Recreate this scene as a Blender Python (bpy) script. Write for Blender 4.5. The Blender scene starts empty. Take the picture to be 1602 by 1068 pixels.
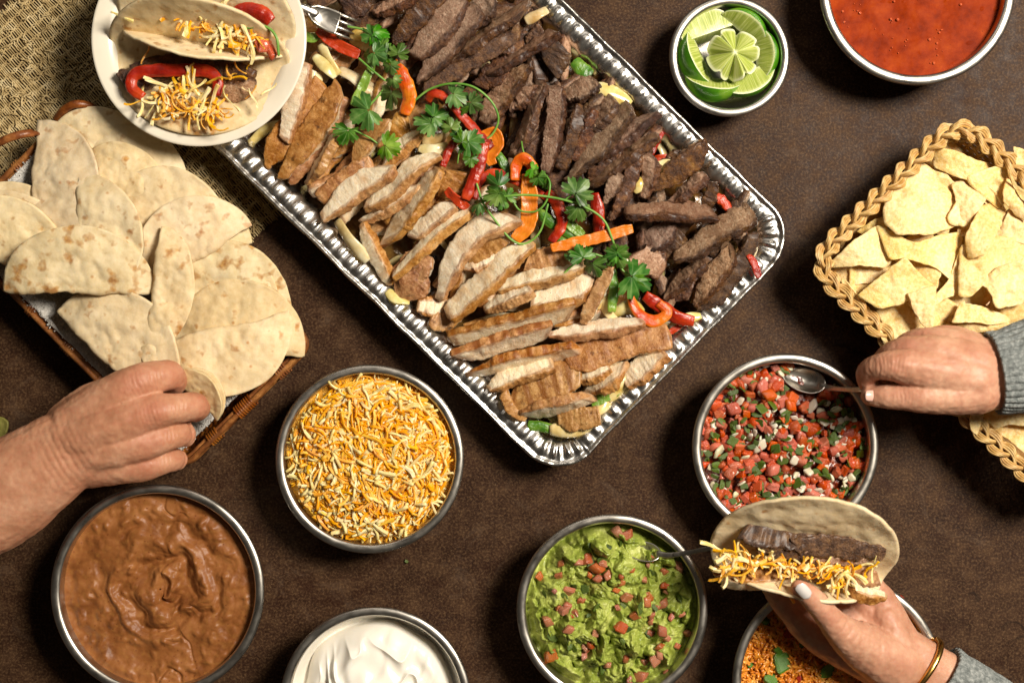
import bpy, bmesh, math, random
import numpy as np
from mathutils import Vector, Matrix

random.seed(7)
rng = np.random.default_rng(7)
SC = bpy.context.scene
COL = SC.collection
R = math.radians

# ------------------------------------------------------------------ camera
H = 1.45                      # camera height above the table, metres
SPX = 1.03 / 1602.0           # metres per photo pixel on the table
cam = bpy.data.cameras.new('camera')
cam.lens = 36.0 * H / 1.03
cam.sensor_width = 36.0
cam.clip_start = 0.02
cam.clip_end = 50
cam.dof.use_dof = True
cam.dof.focus_distance = H - 0.045
cam.dof.aperture_fstop = 4.5
cam_o = bpy.data.objects.new('camera', cam)
cam_o.location = (0, 0, H)
COL.objects.link(cam_o)
SC.camera = cam_o

# ------------------------------------------------------------------ light
world = bpy.data.worlds.new('World')
SC.world = world
world.use_nodes = True
bgn = world.node_tree.nodes['Background']
bgn.inputs['Color'].default_value = (1.0, 0.82, 0.64, 1)
bgn.inputs['Strength'].default_value = 0.036


def area(name, loc, target, size, power, color):
    l = bpy.data.lights.new(name, 'AREA')
    l.shape = 'RECTANGLE'
    l.size, l.size_y = size
    l.energy = power
    l.color = color
    o = bpy.data.objects.new(name, l)
    o.location = loc
    d = Vector(target) - Vector(loc)
    o.rotation_euler = d.to_track_quat('-Z', 'Y').to_euler()
    COL.objects.link(o)
    return o


area('key_lamp', (1.30, 0.68, 2.15), (0.0, 0.0, 0.0), (0.66, 0.66), 114, (1.0, 0.905, 0.78))
area('added_fill', (-0.4, 2.0, 2.0), (0, 0, 0), (1.6, 0.8), 6, (1.0, 0.90, 0.80))  # added weak fill, no such source in view; gives the metal a reflection
SC.view_settings.view_transform = 'Standard'
SC.view_settings.look = 'None'
SC.view_settings.exposure = 0.0
SC.view_settings.gamma = 1.0

# ------------------------------------------------------------------ helpers


def P(px, py, z=0.0):
    """photo pixel -> place at height z"""
    k = SPX * (1 - z / H)
    return np.array([(px - 801.0) * k, -(py - 534.0) * k, z])


def L(px, z=0.0):
    return px * SPX * (1 - z / H)


_perm = np.random.default_rng(3).permutation(256)
_perm = np.concatenate([_perm, _perm, _perm])
_grad = np.random.default_rng(4).normal(size=(256, 3))
_grad /= np.linalg.norm(_grad, axis=1)[:, None]


def perlin(p):
    p = np.asarray(p, float)
    i = np.floor(p).astype(int)
    f = p - i
    i &= 255
    u = f * f * f * (f * (f * 6 - 15) + 10)
    out = np.zeros(p.shape[:-1])
    for dx in (0, 1):
        for dy in (0, 1):
            for dz in (0, 1):
                h = _perm[_perm[_perm[(i[..., 0] + dx) & 255] + ((i[..., 1] + dy) & 255)] + ((i[..., 2] + dz) & 255)]
                g = _grad[h]
                w = (u[..., 0] if dx else 1 - u[..., 0]) * (u[..., 1] if dy else 1 - u[..., 1]) * (u[..., 2] if dz else 1 - u[..., 2])
                out += w * ((f - np.array([dx, dy, dz])) * g).sum(-1)
    return out * 1.6


def fbm(p, octv=4, gain=0.5):
    p = np.asarray(p, float)
    a, s, t = 1.0, 1.0, 0.0
    for k in range(octv):
        t = t + a * perlin(p * s + 17.3 * k)
        a *= gain
        s *= 2.03
    return t


def sstep(a, b, x):
    t = np.clip((x - a) / (b - a), 0, 1)
    return t * t * (3 - 2 * t)


def crom(pts, n):
    """Catmull-Rom through pts (any columns), n samples spread by length"""
    pts = np.asarray(pts, float)
    if len(pts) == 2:
        t = np.linspace(0, 1, n)[:, None]
        return pts[0] * (1 - t) + pts[1] * t
    q = np.vstack([2 * pts[0] - pts[1], pts, 2 * pts[-1] - pts[-2]])
    seg = np.linalg.norm(np.diff(pts[:, :3], axis=0), axis=1)
    cum = np.concatenate([[0], np.cumsum(seg)])
    s = np.linspace(0, cum[-1], n)
    k = np.clip(np.searchsorted(cum, s, side='right') - 1, 0, len(seg) - 1)
    t = ((s - cum[k]) / np.maximum(seg[k], 1e-9))[:, None]
    p0, p1, p2, p3 = q[k], q[k + 1], q[k + 2], q[k + 3]
    return 0.5 * (2 * p1 + (p2 - p0) * t + (2 * p0 - 5 * p1 + 4 * p2 - p3) * t ** 2 + (3 * p1 - p0 - 3 * p2 + p3) * t ** 3)


def frames(c, roll=0.0):
    t = np.gradient(c, axis=0)
    t /= np.maximum(np.linalg.norm(t, axis=1), 1e-9)[:, None]
    up = np.tile(np.array([0, 0, 1.0]), (len(c), 1))
    bad = np.abs(t[:, 2]) > 0.97
    up[bad] = (0.3, 1, 0)
    s = np.cross(t, up)
    s /= np.maximum(np.linalg.norm(s, axis=1), 1e-9)[:, None]
    u = np.cross(s, t)
    if np.ndim(roll) or roll:
        r = np.broadcast_to(np.asarray(roll, float), (len(c),))[:, None]
        s, u = s * np.cos(r) + u * np.sin(r), u * np.cos(r) - s * np.sin(r)
    return t, s, u


def ringfaces(n, m, closed_n=False, closed_m=True, flip=False):
    i = np.arange(n if closed_n else n - 1)
    j = np.arange(m if closed_m else m - 1)
    I, J = np.meshgrid(i, j, indexing='ij')
    I2, J2 = (I + 1) % n, (J + 1) % m
    f = np.stack([I * m + J, I * m + J2, I2 * m + J2, I2 * m + J], -1).reshape(-1, 4)
    if flip:
        f = f[:, ::-1]
    return f.tolist()


def tube(c, r, m=8, closed=False, flat=1.0, roll=0.0, dome=True):
    """closed tube along c; r scalar or per ring; flat = height / width"""
    c = np.asarray(c, float)
    n = len(c)
    r = np.broadcast_to(np.asarray(r, float), (n,)).copy()
    if not closed and dome:
        t0 = c[1] - c[0]
        t0 /= np.linalg.norm(t0)
        t1 = c[-1] - c[-2]
        t1 /= np.linalg.norm(t1)
        pre = [c[0] - t0 * r[0] * k for k in (0.98, 0.75, 0.4)]
        post = [c[-1] + t1 * r[-1] * k for k in (0.4, 0.75, 0.98)]
        c = np.vstack([pre, c, post])
        r = np.concatenate([[r[0] * .2, r[0] * .66, r[0] * .92], r, [r[-1] * .92, r[-1] * .66, r[-1] * .2]])
        if np.ndim(roll):
            roll = np.concatenate([[roll[0]] * 3, roll, [roll[-1]] * 3])
        if np.ndim(flat):
            flat = np.concatenate([[flat[0]] * 3, flat, [flat[-1]] * 3])
        n = len(c)
    if closed:
        cc = np.vstack([c[-1], c, c[0]])
        t, s, u = frames(cc, roll)
        s, u = s[1:-1], u[1:-1]
    else:
        t, s, u = frames(c, roll)
    a = np.linspace(0, 2 * np.pi, m, endpoint=False)
    fl = np.broadcast_to(np.asarray(flat, float), (n,))
    V = c[:, None, :] + (r[:, None, None] * (np.cos(a)[None, :, None] * s[:, None, :] + (np.sin(a)[None, :] * fl[:, None])[..., None] * u[:, None, :]))
    F = ringfaces(n, m, closed)
    if not closed:
        F.append(list(range(m))[::-1])
        F.append([(n - 1) * m + k for k in range(m)])
    return V.reshape(-1, 3), F


class Bag:
    def __init__(self):
        self.V, self.F, self.A, self.n = [], [], [], 0

    def add(self, V, F, a=None):
        self.F += [[k + self.n for k in f] for f in F]
        self.V.append(np.asarray(V, float))
        if a is not None:
            self.A.append(np.broadcast_to(np.asarray(a, float), (len(V),)))
        self.n += len(V)
        return self

    def out(self):
        return np.vstack(self.V), self.F

    def attr(self):
        return np.concatenate(self.A)


def thing(name, label, cat, loc=(0, 0, 0), group=None, kind=None):
    o = bpy.data.objects.new(name, None)
    o.empty_display_size = 0.02
    o.location = loc
    COL.objects.link(o)
    tag(o, label, cat, group, kind)
    return o


def tag(o, label=None, cat=None, group=None, kind=None):
    if label:
        o['label'] = label
    if cat:
        o['category'] = cat
    if group:
        o['group'] = group
    if kind:
        o['kind'] = kind
    return o


def wloc(o):
    p = np.array(o.location)
    while o.parent:
        o = o.parent
        p = p + np.array(o.location)
    return p


def me_of(name, V, F, mats, smooth=True, attrs=None, fm=None):
    me = bpy.data.meshes.new(name)
    me.from_pydata(np.asarray(V, float).tolist(), [], F if isinstance(F, list) else F.tolist())
    for m in (mats if isinstance(mats, (list, tuple)) else [mats]):
        me.materials.append(m)
    if smooth:
        me.polygons.foreach_set('use_smooth', np.ones(len(me.polygons), bool))
    if fm is not None:
        me.polygons.foreach_set('material_index', np.asarray(fm, np.int32))
    for k, a in (attrs or {}).items():
        a = np.asarray(a, float)
        if a.ndim == 1:
            me.attributes.new(k, 'FLOAT', 'POINT').data.foreach_set('value', a.astype(np.float32))
        else:
            me.attributes.new(k, 'FLOAT_VECTOR', 'POINT').data.foreach_set('vector', a.astype(np.float32).ravel())
    me.update()
    return me


def put(name, V, F, mats, parent=None, label=None, cat=None, group=None, kind=None, smooth=True, attrs=None, fm=None):
    """V in world metres; the object's origin goes to its base"""
    V = np.asarray(V, float)
    base = np.array([(V[:, 0].min() + V[:, 0].max()) / 2, (V[:, 1].min() + V[:, 1].max()) / 2, V[:, 2].min()])
    o = bpy.data.objects.new(name, me_of(name, V - base, F, mats, smooth, attrs, fm))
    COL.objects.link(o)
    o.location = base
    if parent is not None:
        o.parent = parent
        o.location = base - wloc(parent)
    return tag(o, label, cat, group, kind)


def place(name, me, loc, rot=(0, 0, 0), scale=(1, 1, 1), parent=None, label=None, cat=None, group=None):
    o = bpy.data.objects.new(name, me)
    COL.objects.link(o)
    o.location = loc
    o.rotation_euler = rot
    o.scale = scale
    if parent is not None:
        o.parent = parent
        o.location = np.asarray(loc) - wloc(parent)
    return tag(o, label, cat, group)


def solidify(o, t, off=0.0):
    m = o.modifiers.new('thickness', 'SOLIDIFY')
    m.thickness = t
    m.offset = off
    m.use_even_offset = False
    return o


def subsurf(o, n=1):
    m = o.modifiers.new('smooth', 'SUBSURF')
    m.levels = n
    m.render_levels = n
    return o


def lathe(prof, c, m=96):
    """prof (r, z) rows round the vertical axis through c"""
    prof = np.asarray(prof, float)
    a = np.linspace(0, 2 * np.pi, m, endpoint=False)
    V = np.stack([prof[:, 0, None] * np.cos(a), prof[:, 0, None] * np.sin(a), np.broadcast_to(prof[:, 1, None], (len(prof), m))], -1)
    V = V + np.array([c[0], c[1], 0])
    return V.reshape(-1, 3), ringfaces(len(prof), m)


# ------------------------------------------------------------------ materials


def lin(h):
    h = h.lstrip('#')
    v = [int(h[i:i + 2], 16) / 255 for i in (0, 2, 4)]
    return tuple(((x / 12.92) if x <= 0.04045 else ((x + 0.055) / 1.055) ** 2.4) for x in v) + (1.0,)


class Mat:
    def __init__(self, name, rough=0.5, metal=0.0, spec=0.5, sss=0.0, sssr=(0.01, 0.005, 0.003), coat=0.0, coatr=0.1, ior=1.45, trans=0.0):
        self.m = bpy.data.materials.new(name)
        self.m.use_nodes = True
        self.t = self.m.node_tree
        self.b = self.t.nodes['Principled BSDF']
        b = self.b.inputs
        b['Roughness'].default_value = rough
        b['Metallic'].default_value = metal
        b['Specular IOR Level'].default_value = spec
        b['Coat Weight'].default_value = coat
        b['Coat Roughness'].default_value = coatr
        b['IOR'].default_value = ior
        b['Transmission Weight'].default_value = trans
        if sss:
            b['Subsurface Weight'].default_value = sss
            b['Subsurface Radius'].default_value = sssr
            b['Subsurface Scale'].default_value = 1.0
        self.nrm = None

    def n(self, kind, **kw):
        nd = self.t.nodes.new(kind)
        for k, v in kw.items():
            setattr(nd, k, v)
        return nd

    def link(self, a, b):
        self.t.links.new(a, b)

    def setin(self, sock, v):
        if isinstance(v, bpy.types.NodeSocket):
            self.link(v, sock)
        else:
            sock.default_value = v

    def coords(self, attr=None, scale=(1, 1, 1), randomize=True):
        if attr:
            o = self.n('ShaderNodeAttribute', attribute_name=attr).outputs['Vector']
        else:
            o = self.n('ShaderNodeTexCoord').outputs['Object']
        if randomize:
            oi = self.n('ShaderNodeObjectInfo').outputs['Random']
            mu = self.n('ShaderNodeMath', operation='MULTIPLY')
            self.link(oi, mu.inputs[0])
            mu.inputs[1].default_value = 37.0
            ad = self.n('ShaderNodeVectorMath', operation='ADD')
            self.link(o, ad.inputs[0])
            self.link(mu.outputs[0], ad.inputs[1])
            o = ad.outputs[0]
        if scale != (1, 1, 1):
            mp = self.n('ShaderNodeMapping')
            mp.inputs['Scale'].default_value = scale
            self.link(o, mp.inputs['Vector'])
            o = mp.outputs[0]
        return o

    def noise(self, co, scale, detail=4, rough=0.55, dist=0.0):
        nd = self.n('ShaderNodeTexNoise')
        nd.inputs['Scale'].default_value = scale
        nd.inputs['Detail'].default_value = detail
        nd.inputs['Roughness'].default_value = rough
        nd.inputs['Distortion'].default_value = dist
        self.link(co, nd.inputs['Vector'])
        return nd.outputs['Fac']

    def voro(self, co, scale, feature='F1', out='Distance', rand=1.0):
        nd = self.n('ShaderNodeTexVoronoi', feature=feature)
        nd.inputs['Scale'].default_value = scale
        nd.inputs['Randomness'].default_value = rand
        self.link(co, nd.inputs['Vector'])
        return nd.outputs[out]

    def ramp(self, fac, stops, interp='LINEAR'):
        nd = self.n('ShaderNodeValToRGB')
        cr = nd.color_ramp
        cr.interpolation = interp
        while len(cr.elements) < len(stops):
            cr.elements.new(0.5)
        for e, (p, c) in zip(cr.elements, stops):
            e.position = p
            e.color = lin(c) if isinstance(c, str) else (c, c, c, 1)
        self.link(fac, nd.inputs['Fac'])
        return nd.outputs['Color']

    def mix(self, fac, a, b, mode='MIX'):
        nd = self.n('ShaderNodeMix', data_type='RGBA', blend_type=mode)
        self.setin(nd.inputs['Factor'], fac)
        self.setin(nd.inputs['A'], lin(a) if isinstance(a, str) else a)
        self.setin(nd.inputs['B'], lin(b) if isinstance(b, str) else b)
        return nd.outputs['Result']

    def math(self, op, a, b=0.0):
        nd = self.n('ShaderNodeMath', operation=op)
        self.setin(nd.inputs[0], a)
        self.setin(nd.inputs[1], b)
        return nd.outputs[0]

    def attr(self, name):
        return self.n('ShaderNodeAttribute', attribute_name=name).outputs['Fac']

    def rnd(self):
        return self.n('ShaderNodeObjectInfo').outputs['Random']

    def vary(self, col, hue=0.02, sat=0.15, val=0.25):
        h = self.n('ShaderNodeHueSaturation')
        r = self.rnd()
        self.link(self.math('MULTIPLY_ADD', r, hue), h.inputs['Hue'])
        h.inputs['Hue'].links[0].from_node.inputs[2].default_value = 0.5 - hue / 2
        r2 = self.math('FRACT', self.math('MULTIPLY', r, 7.31))
        self.link(self.math('MULTIPLY_ADD', r2, val), h.inputs['Value'])
        h.inputs['Value'].links[0].from_node.inputs[2].default_value = 1 - val / 2
        r3 = self.math('FRACT', self.math('MULTIPLY', r, 13.7))
        self.link(self.math('MULTIPLY_ADD', r3, sat), h.inputs['Saturation'])
        h.inputs['Saturation'].links[0].from_node.inputs[2].default_value = 1 - sat / 2
        self.setin(h.inputs['Color'], col)
        return h.outputs['Color']

    def color(self, c):
        self.setin(self.b.inputs['Base Color'], lin(c) if isinstance(c, str) else c)
        return self

    def rough(self, v):
        self.setin(self.b.inputs['Roughness'], v)
        return self

    def bump(self, h, strength, dist=0.001):
        nd = self.n('ShaderNodeBump')
        nd.inputs['Strength'].default_value = strength
        nd.inputs['Distance'].default_value = dist
        self.link(h, nd.inputs['Height'])
        if self.nrm is not None:
            self.link(self.nrm, nd.inputs['Normal'])
        self.nrm = nd.outputs['Normal']
        self.link(self.nrm, self.b.inputs['Normal'])
        return self


def simple(name, stops, scale, rough=0.5, bump=0.3, bscale=None, bdist=0.001, detail=4, vary=None, attr=None, ascale=(1, 1, 1), **kw):
    m = Mat(name, rough=rough, **kw)
    co = m.coords(attr, ascale)
    c = m.ramp(m.noise(co, scale, detail), stops)
    if vary:
        c = m.vary(c, *vary)
    m.color(c)
    if bump:
        m.bump(m.noise(co, bscale or scale * 3, 5), bump, bdist)
    return m.m


# table top
def mat_table():
    m = Mat('table_surface', rough=0.5, spec=0.1)
    co = m.coords(randomize=False)
    big = m.noise(co, 7, 5, 0.6)
    mid = m.noise(co, 55, 6, 0.7)
    fine = m.noise(co, 420, 4, 0.7)
    c = m.ramp(big, [(0.3, '#241613'), (0.5, '#362419'), (0.72, '#4c3828')])
    c2 = m.ramp(mid, [(0.35, '#1d100c'), (0.5, '#362317'), (0.65, '#5b432d')])
    c = m.mix(0.55, c, c2)
    c3 = m.ramp(fine, [(0.36, '#170d0a'), (0.5, '#3e2a1c'), (0.66, '#806446')])
    c = m.mix(0.38, c, c3)
    sp = m.ramp(m.voro(co, 330), [(0.0, 1.0), (0.16, 0.0)])
    sel = m.ramp(m.noise(co, 130, 3), [(0.56, 0.0), (0.64, 0.5)])
    c = m.mix(m.math('MULTIPLY', sp, sel), c, '#b39a70')
    dk = m.ramp(m.noise(co, 26, 6, 0.75), [(0.54, 0.0), (0.7, 0.65)])
    c = m.mix(dk, c, '#240d07')
    lt = m.ramp(m.noise(co, 16, 7, 0.8, 1.5), [(0.54, 0.0), (0.75, 0.4)])
    c = m.mix(lt, c, '#6a5848')
    scx = m.coords(scale=(3, 160, 1), randomize=False)
    scr = m.math('MULTIPLY', m.ramp(m.noise(scx, 1.0, 2), [(0.68, 0.0), (0.74, 0.16)]), m.ramp(m.noise(co, 9, 2), [(0.5, 0.0), (0.6, 1.0)]))
    c = m.mix(scr, c, '#8d775a')
    # hairline cracks
    wob = m.n('ShaderNodeVectorMath', operation='ADD')
    nn = m.n('ShaderNodeTexNoise')
    nn.inputs['Scale'].default_value = 22
    m.link(co, nn.inputs['Vector'])
    sc = m.n('ShaderNodeVectorMath', operation='SCALE')
    m.link(nn.outputs['Color'], sc.inputs[0])
    sc.inputs['Scale'].default_value = 0.06
    m.link(co, wob.inputs[0])
    m.link(sc.outputs[0], wob.inputs[1])
    cr = m.ramp(m.voro(wob.outputs[0], 4.2, 'DISTANCE_TO_EDGE'), [(0.0, 1.0), (0.007, 0.0)])
    cm = m.ramp(m.noise(co, 5.1, 2), [(0.56, 0.0), (0.62, 0.8)])
    crk = m.math('MULTIPLY', cr, cm)
    c = m.mix(crk, c, '#120b08')
    m.color(c)
    m.rough(m.ramp(mid, [(0.3, 0.36), (0.7, 0.62)]))
    m.bump(fine, 0.35, 0.0006)
    m.bump(mid, 0.2, 0.0012)
    return m.m


def mat_steel(name='brushed_steel', base='#b9b4ab', rough=0.31):
    m = Mat(name, rough=rough, metal=1.0)
    co = m.coords(scale=(1, 1, 14))
    n = m.noise(co, 90, 4)
    m.color(m.ramp(n, [(0.3, base), (0.7, '#cbc6bc')]))
    m.rough(m.ramp(m.noise(co, 60, 5), [(0.3, rough * 0.8), (0.7, rough * 1.35)]))
    m.bump(n, 0.06, 0.0004)
    return m.m


def mat_foil():
    m = Mat('aluminium_foil', rough=0.2, metal=1.0)
    co = m.coords()
    m.color(m.ramp(m.noise(co, 40, 4), [(0.3, '#c9c6c0'), (0.7, '#e2dfd8')]))
    m.rough(m.ramp(m.noise(co, 120, 4), [(0.3, 0.22), (0.7, 0.36)]))
    m.bump(m.noise(co, 140, 5), 0.35, 0.0012)
    return m.m


def mat_tortilla(name='flour_tortilla', warm=0.0):
    k = warm
    m = Mat(name, rough=0.62, spec=0.3, sss=0.12, sssr=(0.004, 0.0025, 0.0012))
    co = m.coords()
    a = m.ramp(m.noise(co, 38, 5, 0.6), [(0.3, '#d3b888'), (0.5, '#dfca9e'), (0.7, '#e8d7b2')])
    b = m.ramp(m.noise(co, 160, 5, 0.65), [(0.3, '#c9ac78'), (0.55, '#e0cba2'), (0.75, '#ebdcbc')])
    c = m.mix(0.4, a, b)
    # toasted blisters
    wn = m.noise(co, 82, 2, 0.5, 0.0)
    sp = m.ramp(wn, [(0.615 - k, 0.0), (0.68 - k, 0.5), (0.76 - k, 0.9)])
    br = m.ramp(m.noise(co, 300, 3), [(0.3, '#93571f'), (0.7, '#c99650')])
    c = m.mix(sp, c, br)
    sp2 = m.ramp(m.voro(co, 95), [(0.03, 1.0), (0.2, 0.0)])
    sel = m.ramp(m.noise(co, 47, 2), [(0.54, 0.0), (0.62, 0.8)])
    c = m.mix(m.math('MULTIPLY', sp2, sel), c, '#b97a37')
    m.color(m.vary(c, 0.008, 0.16, 0.2))
    m.bump(m.noise(co, 110, 3, 0.5), 0.35, 0.002)
    m.bump(m.noise(co, 420, 5, 0.6), 0.25, 0.0008)
    return m.m


def mat_chip():
    m = Mat('tortilla_chip', rough=0.5, spec=0.4, sss=0.15, sssr=(0.005, 0.003, 0.001))
    co = m.coords()
    a = m.ramp(m.noise(co, 30, 4), [(0.3, '#d8ad60'), (0.5, '#e6c684'), (0.7, '#f0dbaa')])
    b = m.ramp(m.noise(co, 330, 4, 0.7), [(0.35, '#cd9c50'), (0.5, '#e8ca8c'), (0.66, '#f7e8c0')])
    c = m.vary(m.mix(0.42, a, b), 0.015, 0.15, 0.16)
    sp = m.ramp(m.voro(co, 240), [(0.06, 1.0), (0.11, 0.0)])
    sel = m.ramp(m.noise(co, 90, 2), [(0.55, 0.0), (0.6, 0.7)])
    c = m.mix(m.math('MULTIPLY', sp, sel), c, '#6b4418')
    m.color(c)
    m.bump(m.noise(co, 170, 4, 0.6), 0.6, 0.0022)
    m.bump(m.noise(co, 700, 4, 0.6), 0.4, 0.0007)
    return m.m


def mat_chicken():
    m = Mat('grilled_chicken', rough=0.42, spec=0.45, sss=0.1, sssr=(0.006, 0.003, 0.002), coat=0.22, coatr=0.28)
    sv = m.coords('sv')
    fib = m.coords('sv', (520, 170, 260))
    obj = m.coords()
    f1 = m.noise(fib, 1.0, 4, 0.6, 0.6)
    pale = m.ramp(f1, [(0.25, '#e0c59c'), (0.5, '#efdfbf'), (0.72, '#f6ecd6')])
    pale = m.mix(m.ramp(m.noise(obj, 55, 4), [(0.48, 0.0), (0.72, 0.65)]), pale, '#cf9f66')
    cr = m.ramp(m.noise(obj, 85, 5, 0.65), [(0.3, '#6a3a16'), (0.45, '#a06b36'), (0.6, '#c4935a'), (0.75, '#dfbd8e')])
    cr2 = m.ramp(m.noise(obj, 380, 4, 0.65), [(0.35, '#643812'), (0.55, '#b27f49'), (0.7, '#d9b583')])
    cr = m.mix(0.35, cr, cr2)
    # grill bars across the skin
    w = m.n('ShaderNodeTexWave', wave_type='BANDS', bands_direction='X')
    w.inputs['Scale'].default_value = 22
    w.inputs['Distortion'].default_value = 1.2
    w.inputs['Detail'].default_value = 2
    w.inputs['Detail Scale'].default_value = 40
    m.link(sv, w.inputs['Vector'])
    bars = m.math('MULTIPLY', m.ramp(w.outputs['Fac'], [(0.55, 0.0), (0.85, 0.8)]), m.attr('grill'))
    cr = m.mix(bars, cr, '#7b430f')
    ch = m.ramp(m.noise(obj, 90, 6, 0.75), [(0.57, 0.0), (0.7, 0.9)])
    cr = m.mix(ch, cr, '#341a0b')
    pep = m.ramp(m.voro(obj, 210), [(0.07, 1.0), (0.12, 0.0)])
    sel = m.ramp(m.noise(obj, 75, 2), [(0.5, 0.0), (0.58, 0.8)])
    c = m.mix(m.attr('crust'), pale, cr)
    ln = m.ramp(m.attr('crust'), [(0.02, 0.0), (0.3, 0.75), (0.75, 0.0)])
    c = m.mix(m.math('MULTIPLY', ln, m.ramp(m.noise(obj, 90, 4), [(0.35, 0.2), (0.6, 1.0)])), c, '#8a4e1c')
    c = m.mix(m.math('MULTIPLY', pep, sel), c, '#22120a')
    c = m.vary(c, 0.012, 0.16, 0.14)
    m.color(c)
    m.rough(m.ramp(m.noise(obj, 160, 3), [(0.3, 0.3), (0.7, 0.55)]))
    m.bump(f1, 0.4, 0.001)
    m.bump(m.noise(obj, 150, 5, 0.65), 0.5, 0.0025)
    m.bump(m.noise(obj, 520, 5, 0.65), 0.4, 0.001)
    return m.m


def mat_steak():
    m = Mat('grilled_steak', rough=0.4, spec=0.5, sss=0.06, sssr=(0.005, 0.002, 0.001), coat=0.2, coatr=0.3)
    fib = m.coords('sv', (420, 260, 420))
    obj = m.coords()
    f1 = m.noise(fib, 1.0, 5, 0.65, 0.8)
    pale = m.ramp(f1, [(0.25, '#75523c'), (0.48, '#a98468'), (0.7, '#ccb095')])
    pale = m.mix(m.ramp(m.noise(obj, 45, 4), [(0.48, 0.0), (0.68, 0.6)]), pale, '#74492f')
    cr = m.ramp(m.noise(obj, 110, 5, 0.7), [(0.28, '#1a0c06'), (0.46, '#432716'), (0.6, '#744c29'), (0.74, '#a67b48')])
    cr2 = m.ramp(m.noise(obj, 520, 4, 0.7), [(0.35, '#160805'), (0.55, '#4d2d1c'), (0.7, '#8d6844')])
    cr = m.mix(0.4, cr, cr2)
    c = m.mix(m.attr('crust'), pale, cr)
    ch = m.ramp(m.noise(obj, 70, 5, 0.7), [(0.6, 0.0), (0.72, 0.7)])
    c = m.mix(ch, c, '#1d0f09')
    c = m.vary(c, 0.015, 0.2, 0.55)
    m.color(c)
    m.rough(m.ramp(m.noise(obj, 190, 4), [(0.3, 0.28), (0.7, 0.6)]))
    m.bump(f1, 0.55, 0.0014)
    m.bump(m.noise(obj, 130, 5, 0.7), 0.7, 0.0035)
    m.bump(m.noise(obj, 520, 5, 0.7), 0.55, 0.0014)
    m.bump(m.voro(m.coords('sv', (90, 240, 240)), 1.0, 'DISTANCE_TO_EDGE'), 0.25, 0.0015)
    return m.m


def mat_pepper(name, stops):
    m = Mat(name, rough=0.22, spec=0.5, sss=0.18, sssr=(0.006, 0.002, 0.001), coat=0.12, coatr=0.3)
    obj = m.coords()
    c = m.ramp(m.noise(obj, 45, 3), stops)
    c = m.mix(m.ramp(m.noise(obj, 260, 3), [(0.62, 0.0), (0.74, 0.5)]), c, stops[0][1])
    ch = m.ramp(m.noise(obj, 95, 4, 0.7), [(0.64, 0.0), (0.74, 0.8)])
    c = m.mix(ch, c, '#2c0d05')
    c = m.mix(m.math('MULTIPLY', m.attr('flesh'), 0.6), c, stops[2][1])
    m.color(c)
    m.rough(m.ramp(m.noise(obj, 140, 3), [(0.3, 0.16), (0.7, 0.42)]))
    m.bump(m.noise(m.coords('sv', (5, 2.5, 2.5)), 1.0, 4), 0.5, 0.002)
    m.bump(m.noise(obj, 150, 4), 0.35, 0.0016)
    return m.m


def mat_leaf():
    m = Mat('cilantro_leaf', rough=0.38, spec=0.45, sss=0.0)
    obj = m.coords()
    c = m.ramp(m.noise(obj, 70, 4), [(0.3, '#23480e'), (0.5, '#437220'), (0.72, '#7da14c')])
    c = m.vary(c, 0.04, 0.25, 0.6)
    v = m.ramp(m.attr('vein'), [(0.0, 0.0), (1.0, 0.55)])
    c = m.mix(v, c, '#a5be78')
    m.color(c)
    m.bump(m.attr('vein'), 0.5, 0.0008)
    m.bump(m.noise(obj, 300, 3), 0.3, 0.0006)
    t = m.n('ShaderNodeBsdfTranslucent')
    m.link(c, t.inputs['Color'])
    mx = m.n('ShaderNodeMixShader')
    mx.inputs[0].default_value = 0.15
    m.link(m.b.outputs[0], mx.inputs[1])
    m.link(t.outputs[0], mx.inputs[2])
    out = [n for n in m.t.nodes if n.type == 'OUTPUT_MATERIAL'][0]
    m.link(mx.outputs[0], out.inputs['Surface'])
    return m.m


def mat_skin(name, lo, mid, hi, red):
    m = Mat(name, rough=0.48, spec=0.4, sss=0.22, sssr=(0.008, 0.0035, 0.002))
    obj = m.coords()
    c = m.ramp(m.noise(obj, 38, 5, 0.6), [(0.3, lo), (0.5, mid), (0.7, hi)])
    c = m.mix(m.ramp(m.noise(obj, 190, 4, 0.6), [(0.4, 0.0), (0.75, 0.4)]), c, red)
    c = m.mix(m.math('MULTIPLY', m.attr('red'), 0.55), c, red)
    fre = m.ramp(m.voro(obj, 120), [(0.05, 1.0), (0.09, 0.0)])
    c = m.mix(m.math('MULTIPLY', fre, m.ramp(m.noise(obj, 30, 2), [(0.62, 0.0), (0.68, 0.35)])), c, '#6e3d24')
    m.color(c)
    m.rough(m.ramp(m.noise(obj, 130, 3), [(0.3, 0.4), (0.7, 0.6)]))
    v = m.voro(obj, 900, 'DISTANCE_TO_EDGE')
    m.bump(v, 0.12, 0.0005)
    m.bump(m.noise(obj, 260, 4, 0.6), 0.25, 0.0006)
    return m.m


def mat_cane(name, stops, rough=0.42):
    m = Mat(name, rough=rough, spec=0.4)
    obj = m.coords()
    c = m.ramp(m.noise(obj, 70, 5, 0.6), stops)
    c = m.mix(m.ramp(m.noise(obj, 500, 3), [(0.4, 0.0), (0.75, 0.5)]), c, stops[0][1])
    m.color(m.vary(c, 0.01, 0.1, 0.15))
    m.bump(m.noise(obj, 420, 4), 0.35, 0.0006)
    return m.m


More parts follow.
